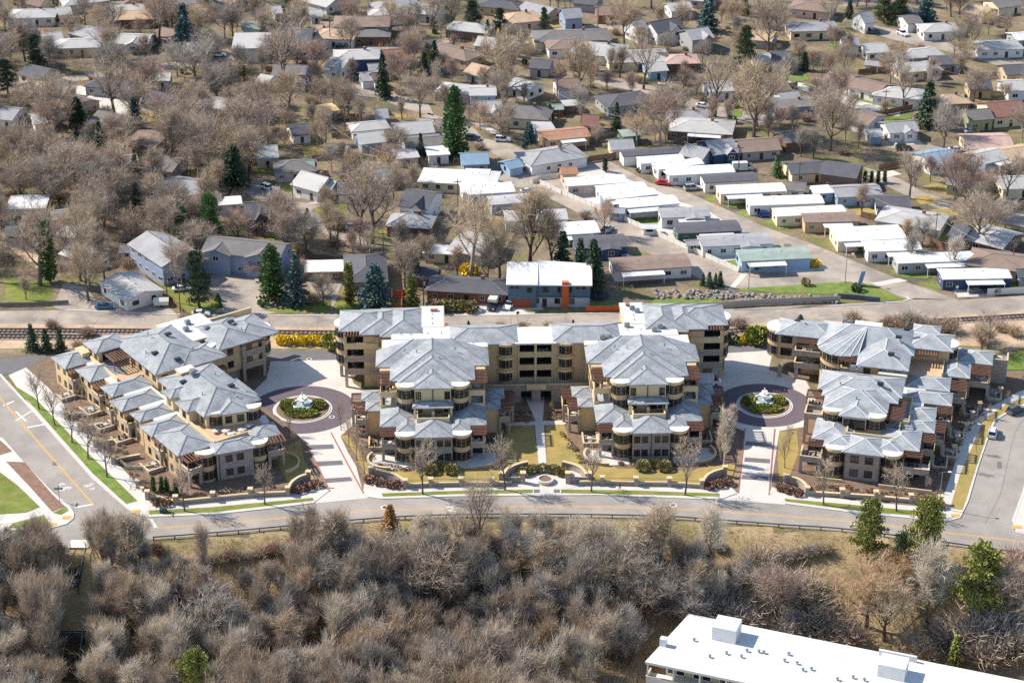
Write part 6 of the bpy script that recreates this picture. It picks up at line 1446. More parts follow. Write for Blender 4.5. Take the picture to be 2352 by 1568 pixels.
# rock bank below the trailer park
rk = thing('rock_bank', 'bank of loose grey boulders below the trailer park lawn', 'rocks', fr(*W('C', 1800, 1270)[:2])); ro_ = W('C', 1800, 1270)
rms = []
for k in range(5):
    bm = bmesh.new(); bmesh.ops.create_icosphere(bm, subdivisions=1, radius=.55)
    for v in bm.verts: v.co *= random.uniform(.7, 1.25); v.co.z *= .75
    me = bpy.data.meshes.new('rock'); bm.to_mesh(me); bm.free(); me.materials.append(MATS['rock']); rms.append(me)
for k in range(230):
    X = random.uniform(1480, 2920); Y = 1262 + (X - 1480) * .012 + random.uniform(-26, 34) + (22 if X > 2100 else 0)
    q = W('C', X, Y) - ro_
    obj('rock', random.choice(rms), rk, Matrix.Translation((q.x, q.y, random.uniform(.05, .5))) @ Matrix.Rotation(random.uniform(0, 6), 4, 'Z') @ Matrix.Scale(random.uniform(.6, 1.4), 4))
tag(ribbon('retaining_wall', WL('D', [(820, 1290), (960, 1300), (1110, 1318), (1150, 1322)]), .4, 0, 1.3, 'retaining', None), 'dark retaining wall at the corner of the trailer park lawn', 'wall')
# trampoline, bins, covered trailer, boat
c = W('C', 1040, 1290); t = thing('trampoline', 'round trampoline with dark net beside the blue house', 'trampoline', fr(c.x, c.y))
MB().lathe([(2.2, .8), (2.25, .9), (2.1, .92), (.01, .88)], 20).build('mat', 'dark_metal', t)
for k in range(6): a = k * R(60); MB().bar((2.2 * math.cos(a), 2.2 * math.sin(a), 0), (2.2 * math.cos(a), 2.2 * math.sin(a), 2.6), .07).build('pole', 'metal_grey', t)
for r, x, y, l in (('B', 840, 240, 'left green wheeled bin by the white garage'), ('B', 880, 235, 'right green wheeled bin by the white garage'), ('C', 390, 295, 'blue wheeled bin beside the playhouse fence')):
    c = W(r, x, y); t = thing('wheeled_bin', l, 'bin', fr(c.x, c.y)); m = 'teal_box' if 'green' in l else 'wall_n'
    MB().add([(-.4, -.4, .1), (.4, -.4, .1), (.4, .4, .1), (-.4, .4, .1), (-.5, -.5, 1.3), (.5, -.5, 1.3), (.5, .5, 1.3), (-.5, .5, 1.3)], [(3, 2, 1, 0), (0, 1, 5, 4), (1, 2, 6, 5), (2, 3, 7, 6), (3, 0, 4, 7), (4, 5, 6, 7)]).build('body', m, t); MB().box(-.54, .54, -.56, .54, 1.302, 1.4).build('lid', m, t)
c = W('A', 1425, 1225); t = thing('covered_trailer', 'small trailer under a white peaked cover', 'trailer', fr(c.x, c.y, 0, 5))
MB().gable(-1.9, 1.9, -1.1, 1.1, 1.5, .7, 0, .05, 0).build('cover', 'vinyl', t); MB().box(-1.8, 1.8, -1.0, 1.0, .45, 1.5).build('body', 'vinyl', t)
for s in (-1, 1): MB().lathe([(.3, -.1), (.3, .1), (.02, .1)], 10).build('wheel', 'tyre', t, Matrix.Translation((0, s * 1.08, .3)) @ Matrix.Rotation(R(90), 4, 'X'))
c = W('D', 95, 178); t = thing('boat', 'white motor boat on the drive of the brown ranch', 'boat', fr(c.x, c.y, .6, -25))
MB().add([(-2.6, -1, .9), (1.2, -1, .9), (2.8, 0, 1.1), (1.2, 1, .9), (-2.6, 1, .9), (-2.5, -.6, 0), (1.0, -.5, 0), (2.2, 0, .3), (1, .5, 0), (-2.5, .6, 0)], [(0, 5, 6, 1), (1, 6, 7, 2), (2, 7, 8, 3), (3, 8, 9, 4), (4, 9, 5, 0), (5, 9, 8, 7, 6), (0, 1, 2, 3, 4)]).build('hull', 'vinyl', t)
MB().box(-.6, .8, -.6, .6, .92, 1.4).build('cabin', 'glass', t)

# ------------------------------------------------------------------ vehicles
CARS = {}
SPEC = {'sedan': (4.7, 1.82, .95, 1.45, (-1.75, 1.15, -1.0, .35)), 'hatch': (4.2, 1.78, .98, 1.52, (-2.0, 1.1, -1.55, .35)), 'suv': (4.75, 1.9, 1.08, 1.75, (-2.25, 1.05, -1.9, .4)), 'pickup': (5.7, 2.0, 1.15, 1.85, (-.7, 1.35, -.45, .75)),
        'van': (6.0, 2.05, 1.35, 2.55, (-2.95, 2.3, -2.9, 1.35)), 'camper': (5.9, 2.05, 1.2, 1.9, (-.2, 1.5, .0, 1.0))}
def vehicle(kind, col, label, c, ang, z=.02):
    key = (kind, col)
    M = fr(c.x, c.y, z, ang)
    cat = {'van': 'van', 'pickup': 'pickup', 'camper': 'camper', 'suv': 'SUV'}.get(kind, 'car')
    if key in CARS: o = dup(CARS[key], M, label); return o
    L, Wd, belt, H, (xb0, xb1, xt0, xt1) = SPEC[kind]
    pm_ = 'paint_%d_%d_%d' % col
    if pm_ not in MATS: mat(pm_, S(*col), .25, .03, 1, spec=.6)
    t = thing({'van': 'delivery_van', 'pickup': 'pickup_truck', 'camper': 'camper_truck', 'suv': 'parked_suv'}.get(kind, 'parked_car'), label, cat, M, 'parked vehicles')
    hl, hw = L / 2, Wd / 2
    prof = [(-hl, .35), (-hl + .05, belt - .12), (-hl + .35, belt), (xb1 + .0, belt), (xb1 + .25, belt - .06), (hl - .35, belt - .22), (hl - .02, belt - .4), (hl, .35)]
    if kind in ('pickup', 'camper'): prof[1:3] = [(-hl, belt - .02), (-hl + .06, belt)]
    b = MB(); n = len(prof)
    vs = [(x, s * (hw - (.12 if zz > belt - .05 else .0)), zz) for s in (-1, 1) for x, zz in prof]
    b.add(vs, [tuple(range(n)), tuple(range(2 * n - 1, n - 1, -1))] + [((i + 1) % n, i, n + i, n + (i + 1) % n) for i in range(n)])
    if kind == 'van':
        q = [(xb0, -hw + .1, belt + .002), (xb1 - 1.0, -hw + .1, belt + .002), (xb1 - 1.0, hw - .1, belt + .002), (xb0, hw - .1, belt + .002), (xb0, -hw + .2, H), (xt1, -hw + .2, H), (xt1, hw - .2, H), (xb0, hw - .2, H)]
        b.add(q, [(0, 1, 5, 4), (1, 2, 6, 5), (2, 3, 7, 6), (3, 0, 4, 7), (4, 5, 6, 7)])
    b.build('body', pm_, t)
    g = MB(); e = .14; ti = .26
    x00 = xb1 - .98 if kind == 'van' else xb0
    g.add([(x00, -hw + e, belt), (xb1, -hw + e, belt), (xb1, hw - e, belt), (x00, hw - e, belt), (xt0 if kind != 'van' else xt1 - .15, -hw + ti, H - .06), (xt1, -hw + ti, H - .06), (xt1, hw - ti, H - .06), (xt0 if kind != 'van' else xt1 - .15, hw - ti, H - .06)],
          [(0, 1, 5, 4), (1, 2, 6, 5), (2, 3, 7, 6), (3, 0, 4, 7), (4, 5, 6, 7)])
    g.build('window_glass', 'glass', t)
    if kind != 'van':
        r_ = MB(); r_.box(xt0 - .02, xt1 + .04, -hw + ti - .03, hw - ti + .03, H - .058, H)
        r_.build('roof_panel', pm_, t)
        for s in (-1, 1):
            p = MB(); p.bar(((xt0 + xt1) / 2 - .1, s * (hw - ti + .02), H - .05), ((xb0 + xb1) / 2 - .1, s * (hw - e + .02), belt), .14, .04); p.build('door_pillar', pm_, t)
    if kind == 'camper': MB().box(-3.3, .4, -1.05, 1.05, 1.25, 2.75).box(.4, 1.5, -1.04, 1.04, 1.98, 2.74).build('camper_shell', 'vinyl', t)
    if kind == 'pickup': MB().box(-hl + .15, xb0 - .1, -hw + .25, hw - .25, belt + .004, belt + .02).build('bed', 'dark_metal', t)
    if kind == 'suv':
        for s in (-1, 1): MB().box(xt0 + .1, xt1, s * .62 - .03, s * .62 + .03, H + .02, H + .08).build('roof_rail', 'dark_metal', t)
    wr = .34 if kind in ('sedan', 'hatch') else .4
    for x in (-hl * .6, hl * .62):
        for s in (-1, 1):
            Mw = Matrix.Translation((x, s * (hw - .08), wr)) @ Matrix.Rotation(R(90), 4, 'X')
            w = obj('wheel', MB().lathe([(.06, -.12), (wr, -.11), (wr, .11), (.06, .12)], 12).mesh('wheel', ['tyre']), t, Mw)
            obj('rim', MB().lathe([(.01, -.125), (wr * .62, -.13), (wr * .62, .13), (.01, .125)], 10).mesh('rim', ['rim']), w)
    for s in (-1, 1):
        MB().box(hl - .12, hl + .01, s * (hw - .35) - .18, s * (hw - .35) + .18, belt - .5, belt - .33).build('headlight', 'lamp_white', t)
        MB().box(-hl - .01, -hl + .08, s * (hw - .22) - .13, s * (hw - .22) + .13, belt - .42, belt - .16).build('tail_light', 'lamp_red', t)
    CARS[key] = t
    return t
WH, SV, BK, GY = (228, 230, 232), (172, 178, 184), (34, 36, 40), (92, 98, 104)
for r, x, y, a, k, col, l in (
    ('3', 1325, 690, -2, 'van', WH, 'white cargo van parked in the eastern entrance court'),
    ('4', 1740, 905, 72, 'suv', WH, 'white SUV parked on the eastern side street'), ('4', 1892, 752, 40, 'suv', GY, 'dark grey SUV parked at the eastern street bend'),
    ('A', 925, 1248, 3, 'sedan', (58, 112, 152), 'blue sedan parked by the white bungalow'), ('A', 1770, 1312, 2, 'sedan', WH, 'white sedan on the upper road near the car park'), ('A', 60, 515, 2, 'pickup', SV, 'silver pickup at the western edge of the trees'),
    ('A', 1550, 1012, 25, 'suv', (40, 82, 80), 'teal car in the apartment car park'), ('A', 1605, 1090, 15, 'sedan', WH, 'white car behind the pine in the apartment car park'), ('A', 1905, 62, 95, 'suv', BK, 'black SUV on the lawn edge by the green shrub'), ('A', 40, 820, 70, 'suv', BK, 'black car at the western picture edge'),
    ('B', 310, 205, -40, 'suv', WH, 'first white SUV along the cottage street'), ('B', 385, 245, -38, 'suv', WH, 'second white SUV along the cottage street'), ('B', 1025, 552, 3, 'pickup', SV, 'silver pickup at the cul de sac tree'),
    ('C', 1545, 402, -14, 'sedan', (196, 48, 60), 'red car beside the trailer lane'), ('C', 1768, 442, 12, 'suv', SV, 'silver SUV by the lattice porch trailer'), ('C', 2088, 540, 10, 'suv', WH, 'white SUV before the cream awning trailer'), ('D', 248, 652, 0, 'hatch', (38, 78, 160), 'blue hatchback before the off white trailer'),
    ('C', 1238, 990, 14, 'sedan', (120, 144, 164), 'silver blue sedan beside the navy trailer'), ('C', 1095, 772, 60, 'pickup', SV, 'silver pickup under the pale budding tree'), ('C', 208, 1362, -103, 'camper', (44, 50, 60), 'dark truck carrying a white camper on the drive'), ('C', 335, 1362, -112, 'suv', (236, 238, 240), 'bright white SUV on the drive beside the camper truck'),
    ('D', 945, 905, 2, 'pickup', (230, 230, 226), 'white pickup under the double trailer carport'), ('D', 1905, 1245, 3, 'sedan', GY, 'grey car under the navy trailer carport'), ('C', 482, 470, 0, 'sedan', WH, 'white sedan by the lane loop trailers'), ('G', 282, 1108, -6, 'suv', WH, 'white SUV on the street by the blue spruce'), ('C', 45, 55, -20, 'suv', (30, 48, 72), 'dark blue SUV behind the tall cypress'),
    ('G', 1852, 842, -16, 'sedan', WH, 'white sedan on the diagonal street under a bare tree'), ('G', 1545, 698, -12, 'suv', WH, 'white SUV on the diagonal street'), ('G', 1062, 590, -10, 'suv', WH, 'white SUV half hidden in mid block trees'), ('F', 938, 432, 14, 'suv', (28, 66, 72), 'dark teal SUV on the northern road'),
    ('E', 1750, 470, 5, 'pickup', (204, 224, 222), 'pale pickup in the northwestern car park'), ('E', 1782, 502, 5, 'suv', WH, 'front white SUV in the northwestern car park'), ('E', 1908, 492, 7, 'suv', (214, 220, 226), 'right hand white SUV in the northwestern car park'), ('E', 1830, 450, 5, 'sedan', SV, 'silver car at the back of the northwestern car park'), ('F', 2090, 1215, -12, 'sedan', (30, 34, 46), 'dark sedan beside the tall cypress'),
    ('F', 1155, 695, 5, 'sedan', BK, 'black car before the white garage'), ('H', 1368, 285, -62, 'suv', WH, 'white SUV on the far street'), ('H', 1135, 272, -5, 'sedan', GY, 'grey car behind the far gardens'), ('H', 855, 698, 10, 'sedan', WH, 'white car at the duplex, western half'), ('H', 1078, 752, 12, 'sedan', BK, 'black car at the duplex, eastern half'),
    ('H', 1378, 1210, 5, 'suv', BK, 'black car on the short eastern street'), ('H', 1300, 1122, 0, 'pickup', GY, 'grey pickup on the drive of the gabled house'), ('H', 1802, 1225, 0, 'sedan', WH, 'white car right of the blue roof'), ('H', 1922, 1070, 20, 'sedan', SV, 'silver car behind the round bare tree'), ('G', 1355, 292, -5, 'suv', BK, 'dark SUV before the steep dark roof'),
    ('G', 432, 348, -10, 'sedan', WH, 'white car behind the northern bare trees'), ('D', 70, 290, 5, 'van', (222, 224, 222), 'white van beside the lower utility pole'), ('A', 155, 612, 5, 'van', (232, 232, 228), 'white box trailer at the western dirt yard')):
    vehicle(k, col, l, W(r, x, y), a)

# a walker on the front pavement
def walker():
    c = W('3', 655, 1492); t = thing('person', 'person in dark clothes walking along the front pavement', 'person', fr(c.x, c.y, .14, 0))
    V_ = [(0, 0, .92), (0, 0, 1.15), (0, 0, 1.4), (.02, 0, 1.52), (.03, 0, 1.66), (.0, .09, .88), (.18, .1, .5), (.12, .1, .08), (.24, .1, .04), (0, -.09, .88), (-.08, -.1, .48), (-.3, -.1, .12), (-.2, -.1, .05), (.0, .19, 1.36), (-.1, .24, 1.1), (.02, .25, .88), (0, -.19, 1.36), (.06, -.24, 1.1), (.22, -.24, .92)]
    E_ = [(0, 1), (1, 2), (2, 3), (3, 4), (0, 5), (5, 6), (6, 7), (7, 8), (0, 9), (9, 10), (10, 11), (11, 12), (2, 13), (13, 14), (14, 15), (2, 16), (16, 17), (17, 18)]
    rad = [.15, .14, .16, .06, .11, .1, .075, .05, .045, .1, .075, .05, .045, .06, .045, .04, .06, .045, .04]
    me = bpy.data.meshes.new('body'); me.from_pydata(V_, E_, []); o = obj('body', me, t); me.materials.append(MATS['clothes'])
    o.modifiers.new('skin', 'SKIN'); me.skin_vertices if hasattr(me, 'skin_vertices') else None
    for i, s in enumerate(me.skin_vertices[0].data): s.radius = (rad[i], rad[i]); s.use_root = i == 0
    o.modifiers.new('sub', 'SUBSURF').levels = 1
    MB().lathe([(.01, 1.78), (.08, 1.77), (.115, 1.7), (.115, 1.62), (.1, 1.6)], 10, 0, (.02, 0)).build('hair', 'trim_dark', t); MB().lathe([(.1, 1.66), (.095, 1.58), (.05, 1.53)], 10, 0, (.035, 0)).build('face', 'skin', t)
walker()

# ------------------------------------------------------------------ vegetation: meshes shared by many plants
def rv(a=1.0): return Vector((random.uniform(-a, a), random.uniform(-a, a), random.uniform(-a, a)))
def bend(p, d, L, n, up, jit):
    pts = [Vector(p)]; d = Vector(d).normalized()
    for i in range(n):
        d = (d + Vector((0, 0, up)) + rv(jit)).normalized(); pts.append(pts[-1] + d * (L / n))
    return pts
def strip(b, p, d, L, w, up=.1):
    """a twig: a thin two-piece blade, slightly curved"""
    d = d.normalized(); s = d.cross(rv()).normalized() * w / 2
    m = p + d * (L * .5); e = p + (d + Vector((0, 0, up)) + rv(.12)).normalized() * L
    k = len(b.v); b.v += [tuple(p - s), tuple(p + s), tuple(m + s * .75), tuple(m - s * .75), tuple(e)]
    b.f += [(k, k + 1, k + 2, k + 3), (k + 3, k + 2, k + 4)]; b.m += [0, 0]
def bare_tree(seed, h=10.0, trunk=.3, n1=7, ang=(25, 60), l1=.5, up1=.12, n2=7, l2=.26, n3=7, l3=.13, n4=7, l4=.075, stems=1, tw=.035, lean=.05, r0=.24, vert=.15):
    random.seed(seed); T, C = MB(), MB()
    for s in range(stems):
        a0 = random.uniform(0, 6.28); base = Vector((0, 0, -.2)) if stems == 1 else Vector((math.cos(a0), math.sin(a0), -.2)) * random.uniform(.2, 1.5)
        sh = 1.0 if stems == 1 else random.uniform(.55, 1.12)
        d0 = Vector((0, 0, 1)) + (rv(lean) if stems == 1 else Vector((math.cos(a0), math.sin(a0), 0)) * random.uniform(.1, .4))
        r = r0 / math.sqrt(stems)
        ax = bend(base, d0, h * sh * (trunk + .35), 7, .05, .06)
        T.tube(ax, [r * (1.15 - .85 * i / 7) for i in range(8)], 6)
        for i in range(n1):
            t = trunk / (trunk + .35) + (1 - trunk / (trunk + .35)) * (i / max(1, n1 - 1)) ** .9
            k = min(6, int(t * 7)); p = ax[k].lerp(ax[k + 1], t * 7 - k)
            az = i * 2.4 + random.uniform(-.4, .4); el = R(random.uniform(*ang)) * (1 - .55 * i / n1)
            d = Vector((math.sin(el) * math.cos(az), math.sin(el) * math.sin(az), math.cos(el)))
            L = h * sh * l1 * random.uniform(.75, 1.1) * (1 - .25 * i / n1)
            P1 = bend(p, d, L, 5, up1, .1); r1 = r * .5 * (1 - .35 * i / n1)
            T.tube(P1, [r1 * (1 - .8 * q / 5) for q in range(6)], 5, cap=False)
            for j in range(n2):
                t2 = .25 + .75 * (j + random.random() * .6) / n2; k2 = min(4, int(t2 * 5)); p2 = P1[k2].lerp(P1[k2 + 1], min(1, t2 * 5 - k2))
                d2 = ((P1[k2 + 1] - P1[k2]).normalized() + rv(.85) + Vector((0, 0, .15))).normalized()
                P2 = bend(p2, d2, h * l2 * random.uniform(.6, 1.1) * (1.1 - .4 * t2), 3, up1, .15)
                T.tube(P2, [r1 * .34 * (1 - .28 * q) for q in range(4)], 3, cap=False)
                for m in range(n3):
                    t3 = .2 + .8 * (m + random.random()) / n3; k3 = min(2, int(t3 * 3)); p3 = P2[k3].lerp(P2[k3 + 1], min(1, t3 * 3 - k3))
                    d3 = ((P2[k3 + 1] - P2[k3]).normalized() + rv(.9) + Vector((0, 0, vert + .05))).normalized()
                    L3 = h * l3 * random.uniform(.6, 1.15); strip(C, p3, d3, L3, tw * 1.5)
                    for q in range(n4):
                        p4 = p3 + d3 * (L3 * random.uniform(.15, 1)); d4 = (d3 + rv(.95) + Vector((0, 0, vert)))
                        strip(C, p4, d4, h * l4 * random.uniform(.6, 1.3), tw)
    return T.mesh('trunk', ['bark']), C.mesh('crown', ['twig'])
def leafq(b, p, d, s, asp=.5, m=0):
    d = d.normalized(); a = d.cross(rv()).normalized() * (s * asp)
    k = len(b.v); b.v += [tuple(p - a * .6), tuple(p + a * .6), tuple(p + d * s * .7 + a), tuple(p + d * s * 1.1), tuple(p + d * s * .7 - a)]
    b.f += [(k, k + 1, k + 2, k + 3, k + 4)]; b.m.append(m)
def spruce(seed, h=10, rad=2.2, layers=34, per=11, droop=-.25, power=.85, lo=.06, ls=.42):
    random.seed(seed); T, C = MB(), MB()
    T.tube([(0, 0, -.2), (0, 0, h * .5), (0, 0, h * .97)], [.22, .13, .02], 6)
    for i in range(layers):
        t = lo + (1 - lo) * i / layers; z = h * t; r = rad * (1 - t) ** power * random.uniform(.82, 1.12) + .08
        for k in range(per):
            a = random.uniform(0, 6.28); rr = r * random.uniform(.65, 1.1); d = Vector((math.cos(a), math.sin(a), droop))
            n = max(2, int(rr / .33))
            for q in range(n):
                f = (q + .6) / n; p = Vector((0, 0, z)) + d * (rr * f) + rv(.1)
                leafq(C, p, d + rv(.7) + Vector((0, 0, .1)), ls * random.uniform(.7, 1.2), .5)
    return T.mesh('trunk', ['bark']), C.mesh('crown', ['needle'])
def pine(seed, h=12, nb=40, rad=2.6, cl=95, lo=.14, cr=.8):
    random.seed(seed); T, C = MB(), MB()
    ax = bend((0, 0, -.2), (0, 0, 1), h * .95, 6, .05, .05); T.tube(ax, [.26 * (1.1 - i / 6) + .02 for i in range(7)], 6)
    for i in range(nb):
        t = lo + (1 - lo) * (i + .5) / nb; k = min(5, int(t * 6)); p = ax[k].lerp(ax[k + 1], t * 6 - k)
        a = i * 2.4 + random.uniform(-.5, .5); L = rad * (1.15 - t) ** .6 * random.uniform(.5, 1.1)
        d = Vector((math.cos(a), math.sin(a), random.uniform(-.1, .4))); e = p + d * L
        T.tube([p, p.lerp(e, .5) + Vector((0, 0, .1)), e], [.06, .04, .02], 4, cap=False)
        for c0, r0 in ((e, cr), (p.lerp(e, .6) + rv(.3), cr * .8)):
            for q in range(cl):
                v = rv().normalized() * (r0 * random.random() ** .45); v.z *= .7
                leafq(C, c0 + v, v + Vector((0, 0, .5)) + rv(.3), .27 * random.uniform(.7, 1.2), .36)
    for q in range(cl):
        v = rv().normalized() * .6; leafq(C, ax[-1] + v, v + Vector((0, 0, .5)), .32)
    return T.mesh('trunk', ['bark']), C.mesh('crown', ['pine'])
def clump(seed, rx, ry, rz, n, ls, m, cz=None, hollow=.55, box=False):
    random.seed(seed); C = MB(); cz = rz if cz is None else cz
    for i in range(n):
        if box: v = rv(); k = random.randrange(3); v[k] = math.copysign(1, v[k])
        else: v = rv(); v.normalize(); v *= random.uniform(hollow, 1) ** .5
        q = 1 + .12 * mnoise.noise(v * 2.2 + Vector((seed, 0, 0)))
        p = Vector((v.x * rx * q, v.y * ry * q, max(.02, cz + v.z * rz * q)))
        leafq(C, p, v + rv(.8) + Vector((0, 0, .3)), ls * random.uniform(.7, 1.3), .5)
    return C.mesh('foliage', [m])
def twigbush(seed, r, h, n, w=.04):
    random.seed(seed); C = MB()
    for i in range(n):
        a = random.uniform(0, 6.28); e = random.uniform(.0, 1.1); d = Vector((math.cos(a) * math.sin(e), math.sin(a) * math.sin(e), math.cos(e)))
        p = Vector((math.cos(a) * r * .3 * random.random(), math.sin(a) * r * .3 * random.random(), -.05)); L = h * random.uniform(.5, 1) * (.7 + .3 * math.cos(e)) * (1 + (r / h) * math.sin(e) * .5)
        strip(C, p, d, L, w * 1.3)
        for q in range(4): pp = p + d * (L * random.uniform(.3, 1)); strip(C, pp, d + rv(.8), L * random.uniform(.2, .45), w)
    return C.mesh('twigs', ['twig'])

ROUND = [bare_tree(11 + i, 10, .22, 9, (30, 72), .52, .10, 8, .28, 8, .17, 6, .11, tw=.034) for i in range(5)]
OPEN = [bare_tree(31 + i, 10, .28, 7, (35, 64), .54, .12, 7, .28, 6, .17, 5, .11, tw=.036, r0=.3) for i in range(3)]
UPR = [bare_tree(51 + i, 10, .18, 9, (16, 42), .52, .2, 8, .24, 8, .15, 6, .1, tw=.03) for i in range(3)]
COLM = [bare_tree(71 + i, 10, .10, 14, (12, 26), .36, .3, 6, .17, 8, .1, 8, .06, tw=.03) for i in range(2)]
THICK = [bare_tree(91 + i, 10, .08, 8, (8, 34), .46, .3, 6, .24, 7, .17, 5, .13, stems=4, tw=.032, vert=.75) for i in range(6)]
STREET = [bare_tree(111 + i, 8, .26, 8, (25, 50), .42, .12, 6, .22, 5, .11, 4, .07, tw=.03, r0=.14) for i in range(3)]
SPRUCE = [spruce(131 + i, 10, 2.3) for i in range(2)]
FATSP = [spruce(141, 10, 3.6, 30, 15, -.15, .6, .05, .5)]
CYP = [spruce(151, 10, 1.9, 40, 12, .35, .5, .02, .42)]
COLC = [spruce(161, 10, 1.15, 40, 12, .7, .25, .02, .42)]
PINE = [pine(171, 12), pine(172, 12, 44, 2.9)]
ROUNDP = [pine(181, 10, 44, 3.3, 100, .08, .95)]
USED = {}
def words(s, n): return ' '.join(s.split()[:n])
def near(x, y):
    return min(LAND, key=lambda q: (q[0] - x) ** 2 + (q[1] - y) ** 2)
def describe(x, y, head, LAND=None):
    LAND = LAND or globals()['LAND']
    """a description of a plant by what stands nearest to it; never used twice"""
    for q in sorted(LAND, key=lambda q: (q[0] - x) ** 2 + (q[1] - y) ** 2)[:6]:
        dx, dy = x - q[0], y - q[1]; D = math.hypot(dx, dy)
        rel = ('behind' if dy > 0 else 'in front of') if abs(dy) > abs(dx) else ('west of' if dx < 0 else 'east of')
        for far in ('', 'close ' if D < 10 else 'well ', ):
            l = words('%s %s%s the %s' % (head, far, rel, q[3]), 16)
            if l not in USED: USED[l] = 1; return l
    for w in ('slender', 'broad', 'crooked', 'shaded', 'solitary', 'dense', 'sparse'):
        l = words('%s %s near the %s' % (w, head, sorted(LAND, key=lambda q: (q[0] - x) ** 2 + (q[1] - y) ** 2)[0][3]), 16)
        if l not in USED: USED[l] = 1; return l
    return words('%s beside the %s' % (head, near(x, y)[3]), 16)
def plant(var, x, y, z, h, base, mats, name, label, cat='tree', group=None, wide=1.0):
    T, C = var; k = h / base
    t = thing(name, label, cat, Matrix.Translation((x, y, z)) @ Matrix.Rotation(random.uniform(0, 6.28), 4, 'Z') @ Matrix.Diagonal((k * wide, k * wide, k, 1)), group)
    for me, nm, m in ((T, 'trunk', mats[0]), (C, 'crown', mats[1])):
        o = bpy.data.objects.new(nm, me); COL.objects.link(o); o.parent = t
        o.material_slots[0].link = 'OBJECT'; o.material_slots[0].material = MATS[m]
    return t
def hpx(p, v_top, v_base):
    d = (p.y - CAMY) * CT + CAMH * ST
    return max(1.5, (v_base - v_top) * d / FPX / .90)
CONPX = []
TREES = []                                              # (x, y, radius) of what already grows
def conifer(u, vb, vt, var, m, head, wide=1.0, terr=False):
    p = WT('V', u, vb) if terr else P(u, vb)
    CONPX.append((u, vb, vt)); h = hpx(p, vt, vb); random.seed(int(u * 7 + vb)); v = random.choice(var)
    base = 12 if var is PINE else 10
    plant(v, p.x, p.y, p.z, h, base, ('bark', m), {'COLC': 'cypress'}.get('', 'conifer_tree'), describe(p.x, p.y, head), 'tree', 'conifers', wide); TREES.append((p.x, p.y, 2.2))
